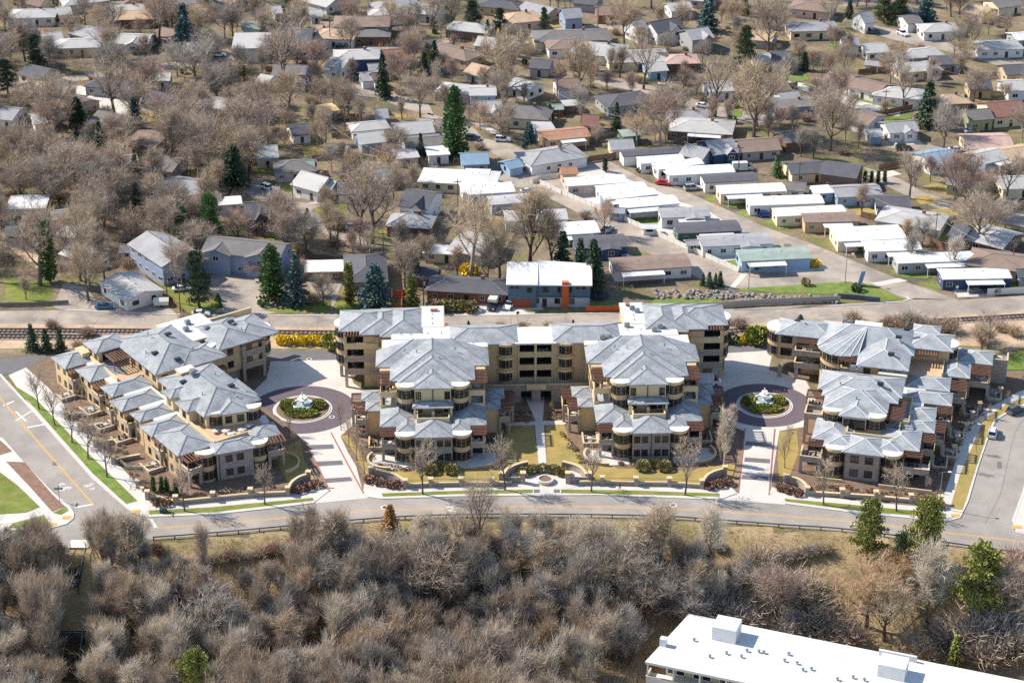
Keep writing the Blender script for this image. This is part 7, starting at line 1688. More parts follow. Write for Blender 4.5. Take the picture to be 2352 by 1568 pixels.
for a in ((425, 112, 15, SPRUCE, 'needle_blue', 'very tall dark spruce', 1.3), (312, 302, 228, SPRUCE, 'needle_blue', 'dense dark spruce', 1.3), (232, 358, 283, SPRUCE, 'needle', 'pointed dark spruce', 1.2), (180, 292, 225, FATSP, 'needle', 'ragged dark conifer', 1.0), (312, 405, 345, SPRUCE, 'needle', 'slim dark spruce', 1.0),
          (1045, 360, 208, CYP, 'needle_green', 'very tall tapered cypress', 1.0), (1216, 338, 285, FATSP, 'needle_blue', 'blue spruce', 1.0), (998, 165, 97, SPRUCE, 'needle', 'dark spruce', 1.2), (975, 172, 120, SPRUCE, 'needle', 'shorter dark spruce', 1.3), (880, 225, 128, SPRUCE, 'needle', 'narrow dark fir', .9), (556, 182, 134, CYP, 'cedar', 'yellow green cedar', 1.1),
          (1625, 72, -14, SPRUCE, 'needle_blue', 'huge blue fir', 1.4), (1712, 155, 64, PINE, 'pine_dark', 'tall open pine', .9), (2128, 290, 192, SPRUCE, 'needle', 'tall layered fir', 1.4), (1086, 72, 6, ROUNDP, 'needle', 'round dark pine', .9), (1148, 74, 22, ROUNDP, 'needle', 'second round dark pine', .9), (1120, 92, 48, SPRUCE, 'needle_blue', 'small blue spruce', 1.2), (1784, 405, 355, SPRUCE, 'needle_green', 'bright green spruce', 1.3),
          (1416, 300, 238, SPRUCE, 'needle', 'narrow dark cedar', .9), (1560, 285, 262, FATSP, 'needle', 'squat dark conifer', 1.0), (420, 553, 470, ROUNDP, 'needle_green', 'bushy green pine', .75), (482, 553, 448, ROUNDP, 'needle_green', 'taller bushy green pine', .75), (116, 648, 515, COLC, 'needle_green', 'ivy clad columnar conifer', 1.0), (458, 705, 578, PINE, 'needle', 'open crowned pine', 1.0),
          (627, 690, 566, CYP, 'needle_green', 'broad green conifer', 1.3), (683, 700, 583, SPRUCE, 'needle_blue', 'pointed blue green spruce', 1.15), (803, 700, 608, COLC, 'cedar', 'columnar yellow green arborvitae', 1.1), (862, 710, 606, FATSP, 'needle_blue', 'large round blue spruce', 1.05), (950, 648, 560, SPRUCE, 'needle', 'pointed dark green spruce', 1.0), (947, 708, 632, CYP, 'cedar', 'olive yellow cedar', 1.2),
          (1292, 630, 533, SPRUCE, 'needle', 'dark spruce at the western end of the trio', 1.3), (1332, 655, 548, SPRUCE, 'needle', 'dark spruce in the middle of the trio', 1.0), (1362, 665, 552, SPRUCE, 'needle', 'dark spruce at the eastern end of the trio', 1.2), (706, 500, 478, FATSP, 'needle_green', 'green bush topped pine', 1.0), (540, 435, 335, FATSP, 'needle', 'dark shaggy cedar', .9), (316, 492, 420, SPRUCE, 'needle', 'shadowed tall spruce', 1.2),
          (75, 805, 744, SPRUCE, 'needle', 'first small spruce of the railside trio', 1.3), (108, 808, 754, SPRUCE, 'needle', 'second small spruce of the railside trio', 1.3), (140, 808, 756, SPRUCE, 'needle', 'third small spruce of the railside trio', 1.3), (967, 365, 308, SPRUCE, 'needle', 'slim dark spruce', .9), (1076, 756, 736, SPRUCE, 'needle', 'tiny spruce on the railside verge', 1.5), (1316, 757, 734, SPRUCE, 'needle', 'second tiny spruce on the railside verge', 1.5),
          (1838, 738, 722, FATSP, 'needle_blue', 'small blue bush behind the eastern roof', 1.6), (1950, 42, 0, SPRUCE, 'needle', 'dark green fir', 1.3), (2030, 52, -20, ROUNDP, 'pine_dark', 'dark umbrella pine', .9), (2062, 55, -22, ROUNDP, 'pine_dark', 'second dark umbrella pine', .9), (2126, 54, -22, SPRUCE, 'needle_blue', 'very dark blue fir', 1.5), (2215, 246, 218, FATSP, 'needle_blue', 'pale blue spruce', 1.0), (2226, 250, 228, FATSP, 'needle_blue', 'smaller pale blue spruce', 1.0),
          (1846, 162, 120, FATSP, 'needle', 'dark rounded conifer', .9), (1622, 105, 72, FATSP, 'needle_blue', 'dark spreading spruce', 1.0), (1250, 68, 20, PINE, 'pine_dark', 'thin dark pine', 1.0), (1710, 36, -10, PINE, 'pine', 'green pine at the top', 1.0), (18, 215, 140, PINE, 'needle', 'dark green pine', 1.2), (90, 155, 85, ROUNDP, 'needle', 'huge dark evergreen', 1.0), (1262, 275, 240, FATSP, 'needle', 'rounded dark evergreen', .9), (1192, 290, 262, SPRUCE, 'needle', 'ragged dark fir', 1.4),
          (258, 20, -30, SPRUCE, 'needle_blue', 'dark spruce at the northern edge', 1.3), (160, 34, 14, FATSP, 'needle', 'dark rounded spruce', 1.0), (660, 30, -20, SPRUCE, 'needle', 'dark fir at the northern edge', 1.2), (1340, 18, -30, SPRUCE, 'needle', 'dark tall fir by the northern edge', 1.2), (178, 330, 290, SPRUCE, 'needle', 'dark fir in the western woods', 1.2), (500, 690, 672, FATSP, 'needle_green', 'clipped juniper by the car park gate', 1.4), (505, 705, 690, FATSP, 'needle_green', 'low juniper by the car park gate', 1.4)):
    conifer(*a)
for a in ((1992, 1282, 1142, PINE, 'pine', 'tall green pine on the bluff edge', 1.25), (2118, 1320, 1138, ROUNDP, 'pine', 'largest green pine on the bluff edge', .8), (2246, 1410, 1236, PINE, 'pine', 'dark based pine low on the bluff', 1.5), (447, 1625, 1478, ROUNDP, 'pine', 'bright green pine deep in the wood', 1.0), (897, 1225, 1154, FATSP, 'dead_needle', 'dead orange brown spruce by the guardrail', .9), (2190, 1540, 1450, SPRUCE, 'pine', 'small pine behind the office roof', 1.2), (2060, 1335, 1215, PINE, 'pine_dark', 'shaded pine between the two bluff pines', .8)):
    conifer(*a, terr=True)
for k, (a, b) in enumerate(((1850, 1190), (1900, 1205), (1950, 1185), (1985, 1200))):
    p = W('C', a, b); plant(SPRUCE[0], p.x, p.y, 0, 3.2 + k % 2, 10, ('bark', 'needle'), 'conifer_tree', 'small dark arborvitae, %s of four by the rock bank' % ('first', 'second', 'third', 'last')[k], 'tree', 'conifers', 1.4)
for k in range(8):
    p = W('D', 780 + k * 52 + (40 if k > 1 else 0), 405 - k * 3); plant(COLC[0], p.x, p.y, 0, 3.6, 10, ('bark', 'needle_green'), 'conifer_tree', 'clipped arborvitae, %s in the hedge row behind the turquoise house' % ('first', 'second', 'third', 'fourth', 'fifth', 'sixth', 'seventh', 'last')[k], 'tree', 'conifers', 1.5)
p = W('C', 1085, 300); plant(COLC[0], p.x, p.y, 0, 4.2, 10, ('bark', 'needle'), 'conifer_tree', 'pair like dark arborvitae at the lane head', 'tree', 'conifers', 1.6)

# named bare trees (trunk foot, top)
TW = ('twig', 'twig_tan', 'twig_grey', 'twig', 'twig_red')
def bare(u, vb, vt, var, m='twig', head='large bare tree', wide=1.0, bark='bark', terr=False, label=None, group=None, name='bare_tree'):
    p = WT('V', u, vb) if terr else P(u, vb); random.seed(int(u * 13 + vb)); h = hpx(p, vt, vb)
    base = 8 if var is STREET else 10
    plant(random.choice(var), p.x, p.y, p.z + (0 if terr else .05), h, base, (bark, m), name, label or describe(p.x, p.y, head), 'tree', group, wide); TREES.append((p.x, p.y, 3.0))
for a in ((91, 655, 498, OPEN, 'twig', 'tall dark trunked bare tree'), (185, 645, 520, ROUND, 'twig', 'wide bare tree'), (203, 690, 570, ROUND, 'twig_tan', 'tan bare tree'), (240, 640, 540, UPR, 'twig', 'bare tree'), (855, 560, 410, OPEN, 'twig', 'large many limbed bare tree'), (829, 541, 398, OPEN, 'twig', 'tall straight bare tree'), (1081, 636, 478, OPEN, 'twig_tan', 'spreading bare plane tree', 1.1, 'bark_pale'), (1218, 620, 448, UPR, 'twig_tan', 'tall tan bare tree', 1.2),
          (1268, 622, 490, UPR, 'twig_tan', 'tan bare tree', 1.1), (1148, 640, 520, ROUND, 'twig_tan', 'bare tan tree'), (647, 198, 72, OPEN, 'twig', 'huge bare tree with thick limbs', 1.25), (264, 280, 160, OPEN, 'twig', 'great solitary bare tree', 1.2), (1148, 220, 98, OPEN, 'twig_tan', 'sprawling pale limbed tree', 1.1, 'bark_pale'), (1330, 217, 108, ROUND, 'twig_tan', 'dense tan bare tree'), (1434, 110, 15, ROUND, 'twig_tan', 'bright tan bare tree'), (1478, 205, 108, OPEN, 'twig', 'bare tree'),
          (1642, 268, 150, OPEN, 'twig', 'bare tree with forked limbs'), (1731, 314, 160, ROUND, 'twig_tan', 'massive bare tree', 1.1), (1516, 343, 212, ROUND, 'twig_red', 'reddish bare tree', 1.1, 'bark_pale'), (1906, 346, 222, ROUND, 'twig', 'big dark bare tree', 1.1), (2076, 248, 163, OPEN, 'twig', 'leafless spreading tree', .9), (2167, 341, 252, ROUND, 'twig_grey', 'dense rounded bare tree', 1.1), (1764, 120, 18, ROUND, 'twig', 'wide grey bare tree', 1.2), (2218, 122, 38, ROUND, 'twig', 'bare tree'), (2089, 456, 366, OPEN, 'twig', 'dark bare street tree'),
          (2190, 485, 362, ROUND, 'twig_red', 'pinkish bare tree', .8), (2214, 488, 366, ROUND, 'twig_red', 'second pinkish bare tree', .9), (2311, 459, 370, OPEN, 'twig', 'bare tree'), (2247, 568, 455, ROUND, 'twig', 'dark spreading bare tree', 1.2), (1980, 497, 428, UPR, 'twig', 'small bare tree'), (2187, 622, 545, UPR, 'twig_pale', 'slim pale birch'), (1388, 541, 468, ROUND, 'twig_tan', 'pale budding tree', .9), (365, 106, -5, OPEN, 'twig_red', 'tall reddish bare tree'), (451, 390, 275, OPEN, 'twig', 'pale trunked bare tree', 1, 'bark_pale'),
          (477, 402, 290, OPEN, 'twig', 'second pale trunked bare tree', 1, 'bark_pale'), (113, 298, 188, ROUND, 'twig', 'slanting bare tree'), (586, 637, 600, ROUND, 'twig_red', 'low clipped bare tree', 1.4), (743, 703, 634, ROUND, 'twig', 'round bare ornamental tree', 1.1), (60, 688, 640, UPR, 'twig', 'thin young bare tree'), (395, 395, 260, UPR, 'twig', 'bare tree'), (705, 590, 500, ROUND, 'twig_grey', 'grey branched bushy tree', 1.2), (760, 560, 470, UPR, 'twig_tan', 'slim bare tree'), (775, 575, 480, UPR, 'twig_tan', 'second slim bare tree'),
          (980, 605, 545, ROUND, 'twig', 'small bare tree'), (1050, 640, 570, UPR, 'twig_red', 'bare tree'), (930, 660, 560, ROUND, 'twig', 'grey bare tree'), (1120, 650, 570, ROUND, 'twig', 'bushy bare tree'), (1000, 230, 150, UPR, 'twig_pale', 'pale forked bare tree', .8, 'bark_pale'), (965, 270, 180, ROUND, 'twig', 'brown bare tree'), (800, 275, 200, ROUND, 'twig', 'fine twigged bare tree'), (1840, 360, 300, UPR, 'twig_grey', 'lilac grey bare tree'), (1868, 362, 300, UPR, 'twig_grey', 'second lilac grey bare tree')):
    bare(*a)
# street trees of the condominiums
ST_L = []
for i, (r, x, y, vt) in enumerate((('1', 40, 735, 460), ('1', 145, 842, 560), ('1', 260, 960, 680), ('1', 368, 1068, 760), ('1', 495, 1192, 880), ('1', 1018, 1420, 1100), ('1', 1555, 1374, 1090), ('2', 805, 1524, 1110), ('2', 1430, 1492, 1090), ('3', 440, 1507, 1160), ('3', 1150, 1532, 1120), ('4', 605, 1377, 1060), ('4', 1095, 1422, 1100))):
    a, b, k = REG[r]
    nm = ('northernmost street tree of the western verge', 'second street tree down the western verge', 'third street tree down the western verge', 'fourth street tree down the western verge', 'southernmost street tree of the western verge', 'street tree before the western corner garden', 'street tree nearest the western entrance drive', 'bare street tree before the western central wing', 'bare street tree left of the planter plaza',
          'bare street tree right of the planter plaza', 'bare street tree before the eastern central wing', 'bare street tree nearest the eastern entrance drive', 'bare street tree before the eastern condominium corner')[i]
    bare(a + x / k, b + y / k, b + vt / k, STREET, 'twig', '', 1.0, 'bark', label=nm, group='street trees', name='street_tree')
for i, (r, x, y, vt) in enumerate((('2', 185, 1035, 800), ('2', 245, 1165, 920), ('2', 300, 1262, 1010), ('2', 365, 1372, 1120), ('1', 1720, 905, 770), ('1', 1755, 1000, 860), ('4', 345, 1130, 900), ('4', 370, 1010, 830), ('4', 1840, 705, 610), ('4', 1720, 795, 700), ('4', 1662, 875, 780), ('4', 1630, 1030, 900), ('4', 1572, 1155, 1020), ('4', 1310, 1290, 1190), ('4', 1525, 830, 720), ('2', 1560, 850, 790), ('2', 1780, 900, 820), ('1', 320, 700, 560), ('1', 480, 810, 700))):
    a, b, k = REG[r]
    nm = ('farthest young tree east of the western drive', 'second young tree east of the western drive', 'third young tree east of the western drive', 'nearest young tree east of the western drive', 'young tree on the western lawn by the paver ring', 'second young tree on the western lawn', 'young tree on the eastern drive lawn', 'young tree by the eastern paver ring', 'sixth young tree up the eastern verge', 'fifth young tree up the eastern verge', 'fourth young tree up the eastern verge', 'third young tree up the eastern verge', 'second young tree up the eastern verge', 'pinkish young tree at the eastern corner wall', 'reddish young tree by the eastern terraces', 'small bare tree before the court podium', 'second small bare tree before the court podium', 'bare garden tree in the western row', 'second bare garden tree in the western row')[i]
    bare(a + x / k, b + y / k, b + vt / k, STREET, 'twig_red' if 8 <= i < 15 else 'twig_tan', '', .7, 'bark', label=nm, group='young trees of the gardens', name='young_tree')
for i, (u, vb, vt) in enumerate(((1664, 1078, 902), (1680, 1010, 905), (1655, 1060, 960))): bare(u, vb, vt, COLM, 'twig_pale', '', .75, 'bark_pale', label=('tall pale columnar tree by the eastern drive', 'second pale columnar tree by the eastern drive', 'shorter pale columnar tree by the eastern drive')[i], name='columnar_tree')

# ------------------------------------------------------------------ trees filling the gardens of the neighbourhood
HPX = [(*Qpx(q[0], q[1], 3), q) for q in LAND]
random.seed(99)
n_fill = 0; tries = 0
TINT = {'twig': 'grey brown', 'twig_tan': 'tan', 'twig_red': 'reddish', 'twig_grey': 'grey'}
while n_fill < 250 and tries < 22000:
    tries += 1
    u, v = random.uniform(-60, 2412), random.uniform(-10, 690)
    w = 1.0 if u < 560 else (.62 if u < 1000 else .42)
    if u > 1000 and 330 < v < 690: w = .015 if u < 2100 else .12
    if u < 560 and v < 560: w = 1.3
    if v > 600: w *= .3
    if random.random() > w / 1.3: continue
    p = P(u, v); x, y = p.x, p.y
    if not free(x, y, 1.2): continue
    h = random.uniform(8, 14) * (1.0 if u < 700 else .85)
    d = (y - CAMY) * CT + CAMH * ST; up = h * .9 * FPX / d
    if any(abs(hu - u) < 26 and 4 < v - hv < up for hu, hv, q in HPX) and random.random() < ((.6 if v < 240 else .84) if u > 600 else .5): continue
    if any(abs(cu - u) < 24 and 0 < v - cb < up - 8 for cu, cb, ct in CONPX): continue
    if any((x - t[0]) ** 2 + (y - t[1]) ** 2 < (3.2 if u < 560 else 4.2) ** 2 for t in TREES): continue
    m = random.choice(('twig', 'twig', 'twig_tan', 'twig_red', 'twig_grey', 'twig')); var = random.choice((ROUND, ROUND, ROUND, UPR, OPEN))
    size = 'tall' if h > 10.5 else ('low' if h < 8.2 else 'mid sized')
    plant(random.choice(var), x, y, 0, h, 10, (random.choice(('bark', 'bark', 'bark_pale')), m), 'bare_tree', describe(x, y, '%s %s bare tree' % (size, TINT[m])), 'tree', 'bare trees of the neighbourhood', random.uniform(1.05, 1.5) if u < 700 else random.uniform(.95, 1.3)); TREES.append((x, y, 3)); n_fill += 1
n2_ = tries = 0
while n2_ < 185 and tries < 20000:
    tries += 1
    u, v = random.uniform(-40, 2392), random.uniform(-15, 640)
    if u < 500 and random.random() < .35 or u > 1000 and 340 < v and random.random() < (.985 if u < 2080 else .6): continue
    p = P(u, v); x, y = p.x, p.y
    if not free(x, y, .8): continue
    h = random.uniform(5.5, 10); d = (y - CAMY) * CT + CAMH * ST; up = h * .9 * FPX / d
    if any(abs(hu - u) < 20 and 4 < v - hv < up for hu, hv, q in HPX) and random.random() < (.55 if v < 260 else .8): continue
    if any(abs(cu - u) < 22 and 0 < v - cb < up - 5 for cu, cb, ct in CONPX): continue
    if any((x - t[0]) ** 2 + (y - t[1]) ** 2 < 2.6 ** 2 for t in TREES): continue
    m = random.choice(('twig', 'twig_tan', 'twig_red', 'twig_grey'))
    plant(random.choice(random.choice((ROUND, UPR, UPR))), x, y, 0, h, 10, (random.choice(('bark', 'bark_pale')), m), 'garden_tree', describe(x, y, '%s %s garden tree' % ('taller' if h > 8 else 'small', TINT[m])), 'tree', 'small bare garden trees', random.uniform(.95, 1.35)); TREES.append((x, y, 3)); n2_ += 1
# bushes against houses and fences
BUSH = [clump(201 + i, 1, 1, .8, 260, .34, 'hedge') for i in range(2)]; TBUSH = [twigbush(211 + i, 1.3, 1.6, 380) for i in range(3)]
def bush(var, x, y, z, sx, sz, m, name, label, cat='shrub', group=None):
    o = bpy.data.objects.new(name, var); COL.objects.link(o); o.matrix_local = Matrix.Translation((x, y, z)) @ Matrix.Rotation(random.uniform(0, 6), 4, 'Z') @ Matrix.Diagonal((sx, sx, sz, 1))
    o.material_slots[0].link = 'OBJECT'; o.material_slots[0].material = MATS[m]; return tag(o, label, cat, group)
nb = tries = 0
while nb < 150 and tries < 3000:
    tries += 1; u, v = random.uniform(0, 2352), random.uniform(60, 700)
    if u > 1350 and v > 330 and random.random() < .75: continue
    p = P(u, v)
    if not free(p.x, p.y, .4): continue
    k = random.random(); s = random.uniform(.7, 1.7)
    if k < .72: bush(random.choice(TBUSH), p.x, p.y, 0, s, s, random.choice(TW), 'bush', describe(p.x, p.y, 'leafless brown bush'), 'shrub', 'garden bushes')
    else: bush(random.choice(BUSH), p.x, p.y, 0, s * .8, s * .8, random.choice(('needle', 'hedge', 'needle_green')), 'bush', describe(p.x, p.y, 'small evergreen bush'), 'shrub', 'garden bushes')
    nb += 1

# ------------------------------------------------------------------ planting of the condominium gardens
HEDGE = clump(221, 3.1, 2.0, .55, 1500, .3, 'box', .35, .75)
for cc, nm, k in ((C1, 'western', 1.0), (C2, 'eastern', .95)):
    for dx, dy, sx, sy, l in ((-.1, -2.7, 1.5, .95, 'broad front boxwood hedge on the %s court island'), (-3.4, 1.2, .75, 1.2, 'left boxwood hedge on the %s court island'), (3.4, 1.4, .7, 1.15, 'right boxwood hedge on the %s court island')):
        o = bush(HEDGE, cc.x + dx * k, cc.y + dy * k, .25, 1, 1, 'box', 'boxwood_hedge', l % nm, 'hedge'); o.matrix_local = Matrix.Translation((cc.x + dx * k, cc.y + dy * k, .25)) @ Matrix.Diagonal((sx * .8 * k, sy * 1.0 * k, .95, 1))
for i, x in enumerate((1660, 1700, 1765, 1810, 1865, 1920, 1970)):
    p = W('1', x, 292 + (i % 2) * 6); bush(BUSH[i % 2], p.x, p.y, 0, 1.15, 1.35, 'forsythia', 'forsythia_bush', 'yellow forsythia bush, %s along the western court rear' % ('first', 'second', 'third', 'fourth', 'fifth', 'sixth', 'last')[i], 'shrub', 'yellow forsythias')
for r, x, y, s, m, l in (('1', 2018, 320, 2.4, 'box', 'big round green shrub at the western court rear'), ('3', 1690, 365, 2.6, 'box', 'big round green shrub at the eastern court rear'), ('3', 1510, 372, 1.5, 'needle', 'dark shrub at the eastern court rear'), ('3', 1590, 372, 1.2, 'forsythia', 'small yellow shrub at the eastern court rear'), ('3', 1455, 372, 1.2, 'hedge', 'olive shrub at the eastern court rear'), ('4', 150, 290, 2.4, 'box', 'spreading green shrub left of the eastern condominium'), ('D', 640, 1045, 1.3, 'forsythia', 'yellow forsythia at the light blue trailer'), ('D', 180, 1070, 1.1, 'needle_green', 'round shrub before the light blue trailer'), ('D', 1850, 1210, .7, 'hedge', 'small shrub at the navy trailer drive'),
                         ('D', 965, 1235, 1.3, 'needle', 'low juniper at the entrance sign'), ('B', 2095, 1265, 1.7, 'hedge', 'round hedge ball by the concrete drive'), ('B', 2010, 1262, 1.6, 'hedge', 'clipped hedge left of the round hedge ball'), ('B', 1930, 1260, 1.6, 'hedge', 'clipped hedge in the middle of the brick ranch front'), ('B', 1850, 1255, 1.6, 'hedge', 'clipped hedge at the brick ranch front'), ('B', 1760, 1250, 1.5, 'brownshrub', 'brown hedge left of the clipped hedges'), ('B', 265, 1225, 1.3, 'needle_green', 'round shrub by the car park sign'),
                         ('C', 30, 1405, 1.2, 'hedge', 'little round bush by the camper truck'), ('B', 2080, 950, 2.0, 'forsythia', 'yellow bush behind the brick ranch house'), ('C', 1355, 305, .9, 'needle', 'dark bush at the trailer corner'), ('C', 1600, 395, 1.0, 'needle', 'round bush behind the red car'), ('D', 1905, 1, .9, 'hedge', 'small bush below the tan house')):
    p = W(r, x, y); bush(BUSH[len(l) % 2], p.x, p.y, 0, s, s * .85, m, 'shrub', l, 'shrub')
for k in range(6):
    p = W('D', 1015 + k * 16, 935 + k * 12); bush(BUSH[k % 2], p.x, p.y, 0, 1.0, 1.0, 'cedar', 'clipped_hedge', 'yellow green hedge ball, %s in the row by the short white trailer' % ('first', 'second', 'third', 'fourth', 'fifth', 'last')[k], 'hedge', 'trailer hedge')
UH = clump(231, 1, 1, .5, 700, .22, 'hedge', .4, .8)
for r, x, y, nm in (('2', 945, 1352, 'western'), ('3', 915, 1330, 'eastern')):
    for dx, dy, sx, sy, q in ((-2.0, 0, 1.3, 2.0, 'left arm'), (2.0, 0, 1.3, 2.0, 'right arm'), (0, 1.3, 1.8, 1.0, 'back')):
        p = W(r, x, y); o = bush(UH, 0, 0, 0, 1, 1, 'hedge', 'clipped_hedge', '%s of the curved hedge before the %s central wing' % (q, nm), 'hedge'); o.matrix_local = Matrix.Translation((p.x + dx * 1.1, p.y + dy, .14)) @ Matrix.Diagonal((sx * 1.15, sy, 1.6, 1))
p = W('2', 1720, 1382)
for k in range(5):
    a = R(30 + k * 30); bush(UH, p.x + 4.6 * math.cos(a), p.y + 3.1 * math.sin(a) - 1.2, .15, 1.4, 1.4, 'hedge', 'clipped_hedge', 'grey green hedge segment, %s behind the round planter' % ('first', 'second', 'third', 'fourth', 'last')[k], 'hedge', 'plaza hedge')
REDS = (('2', 400, 1430, 'western'), ('2', 480, 1450, 'western'), ('2', 560, 1465, 'western'), ('2', 610, 1470, 'western'), ('1', 1780, 1290, 'far western'), ('1', 1840, 1275, 'far western'), ('1', 1890, 1255, 'far western'), ('3', 1340, 1480, 'eastern'), ('3', 1410, 1465, 'eastern'), ('3', 1470, 1445, 'eastern'), ('4', 320, 1275, 'far eastern'), ('4', 370, 1290, 'far eastern'), ('4', 430, 1310, 'far eastern'), ('4', 1340, 1385, 'corner'), ('4', 1385, 1395, 'corner'), ('1', 830, 1370, 'street sign'), ('1', 890, 1378, 'street sign'))
for k, (r, x, y, nm) in enumerate(REDS):
    p = W(r, x, y); bush(BUSH[k % 2], p.x, p.y, .12, 1.15, .75, 'redleaf', 'barberry_shrub', 'dark red shrub, %s, outside the %s entrance wall' % (('first', 'second', 'third', 'fourth', 'fifth', 'sixth', 'seventh', 'first', 'second', 'third', 'first', 'second', 'third', 'first', 'second', 'first', 'second')[k], nm), 'shrub', 'red shrubs by the entrance walls')
random.seed(17)
GREENS = [('1', 810, 1290), ('1', 865, 1290), ('1', 900, 1290), ('1', 960, 1310)]
for k, (r, x, y) in enumerate(GREENS):
    p = W(r, x, y); plant(COLC[0], p.x, p.y, .1, 3.6, 10, ('bark', 'needle_green'), 'conifer_tree', 'slim green juniper, %s at the western corner garden' % ('first', 'second', 'third', 'last')[k], 'tree', 'conifers', 1.3)
# loose shrubs filling the mulch beds (too many and too small to tell apart)
def bedshrubs():
    b = MB()
    zones = [('1', [(250, 690), (620, 1000), (720, 1230), (560, 1180), (300, 840), (150, 690)], 70), ('1', [(760, 1290), (1000, 1340), (1700, 1290), (1690, 1250), (1010, 1300), (900, 1260)], 60), ('4', [(500, 1240), (980, 1270), (1350, 1310), (1350, 1350), (960, 1320), (520, 1295)], 80), ('2', [(420, 1290), (740, 1330), (1050, 1310), (1040, 1345), (700, 1360), (430, 1320)], 40),
             ('3', [(210, 1050), (340, 1190), (430, 1290), (380, 1310), (250, 1150), (205, 1080)], 40), ('2', [(1410, 870), (1640, 900), (1600, 990), (1420, 960)], 40), ('3', [(90, 880), (300, 850), (310, 960), (110, 960)], 40), ('4', [(1380, 1300), (1560, 900), (1700, 760), (1600, 740), (1400, 960), (1350, 1200)], 90), ('2', [(330, 950), (470, 1010), (420, 1290), (380, 1280), (300, 1100)], 40), ('3', [(1320, 900), (1420, 1000), (1420, 1250), (1340, 1240)], 40), ('3', [(640, 1280), (1330, 1290), (1320, 1310), (640, 1300)], 30)]
    for r, z, n in zones:
        k = 0
        while k < n:
            x = random.uniform(min(q[0] for q in z), max(q[0] for q in z)); y = random.uniform(min(q[1] for q in z), max(q[1] for q in z))
            if not inside((x, y), z): k += .2; continue
            p = W(r, x, y, .1); s = random.uniform(.25, .6); m = random.choice((0, 0, 1, 2, 3))
            for q in range(40):
                v = rv().normalized(); v.z = abs(v.z); leafq(b, p + Vector((v.x * s, v.y * s, v.z * s * .8)), v + rv(.5), .22, .5, m)
            k += 1
    o = b.build('bed_planting', ['brownshrub', 'hedge', 'redleaf', 'twig_tan']); o['kind'] = 'stuff'; o['label'] = 'small shrubs and perennials scattered through the mulch beds'
bedshrubs()

# ------------------------------------------------------------------ the wooded bluff in the foreground
random.seed(23)
ZN = ((0, 235, 'bare grey tree in the wood around the dark stairway', 'wood by the stairway'), (235, 720, 'bare grey tree in the wood right of the stairway', 'wood right of the stairway'), (720, 1080, 'bare grey tree in the middle of the bluff wood', 'middle of the bluff wood'), (1080, 1640, 'bare grey brown tree in the wood before the office block', 'wood before the office block'))
TOPMIN = [(-60, 1180), (120, 1190), (215, 1230), (225, 1172), (330, 1180), (345, 1282), (690, 1278), (700, 1150), (810, 1150), (830, 1225), (920, 1220), (960, 1180), (1300, 1170), (1380, 1185), (1500, 1200), (1640, 1225)]
WOOD = []; tries = 0
LANDW = [(*WT('V', u, v)[:2], 0, l) for u, v, l in ((178, 1262, 'top landing of the dark stairway'), (160, 1360, 'middle flight of the dark stairway'), (190, 1500, 'lowest flight of the dark stairway'), (447, 1560, 'bright green pine'), (897, 1225, 'dead orange spruce'), (772, 1330, 'tallest narrow tree'), (475, 1340, 'lone slim slope tree'), (1100, 1270, 'slender tree overlapping the road'), (1480, 1519, 'white office roof corner'), (1582, 1409, 'rear edge of the office roof'), (1240, 1300, 'guardrail bend below the planter plaza'), (640, 1280, 'open grassy slope'), (900, 1480, 'heart of the bluff wood'), (1200, 1460, 'eastern heart of the bluff wood'), (650, 1480, 'hollow in the western bluff wood'), (40, 1330, 'western picture edge above the stairway'), (60, 1500, 'lower western picture corner'), (1350, 1420, 'gap beside the office block'))]
while len(WOOD) < 290 and tries < 40000:
    tries += 1
    u, v = random.uniform(-70, 1640), random.choice((random.uniform(1262, 1400), random.uniform(1262, 1690)))
    if 128 < u < 232 and v < 1600: continue
    if u > 1320 and v > 1500 + (1640 - u) * .25 or u > 1425 and v > 1412: continue
    p = WT('V', u, v); h = random.choice((random.uniform(7, 9), random.uniform(9, 12), random.uniform(10, 14)))
    d = (p.y - CAMY) * CT - (p.z - CAMH) * ST; top = v - h * .9 * FPX / d
    if top < interp(u, TOPMIN): continue
    if 128 < u < 232 and top < 1560: continue
    if abs(u - 447) < 45 and v > 1560: continue
    if any((p.x - a) ** 2 + (p.y - b) ** 2 < 2.7 ** 2 for a, b in WOOD): continue
    WOOD.append((p.x, p.y)); wm = random.choice(('twig', 'twig', 'twig_tan', 'twig_grey', 'twig_pale')); z = [q for q in ZN if q[0] <= max(0, min(u, 1639)) < q[1]][0]
    plant(random.choice(THICK + THICK + UPR + OPEN[:1]), p.x, p.y, p.z, h, 10, (random.choice(('bark', 'bark', 'bark_pale')), wm), 'wood_tree', describe(p.x, p.y, '%s %s bare tree' % ('tall' if h > 9.8 else ('low' if h < 8.6 else 'mid sized'), {'twig': 'brown', 'twig_tan': 'tan', 'twig_grey': 'grey', 'twig_pale': 'pale'}[wm]), LANDW), 'tree', z[3], random.uniform(.9, 1.35))
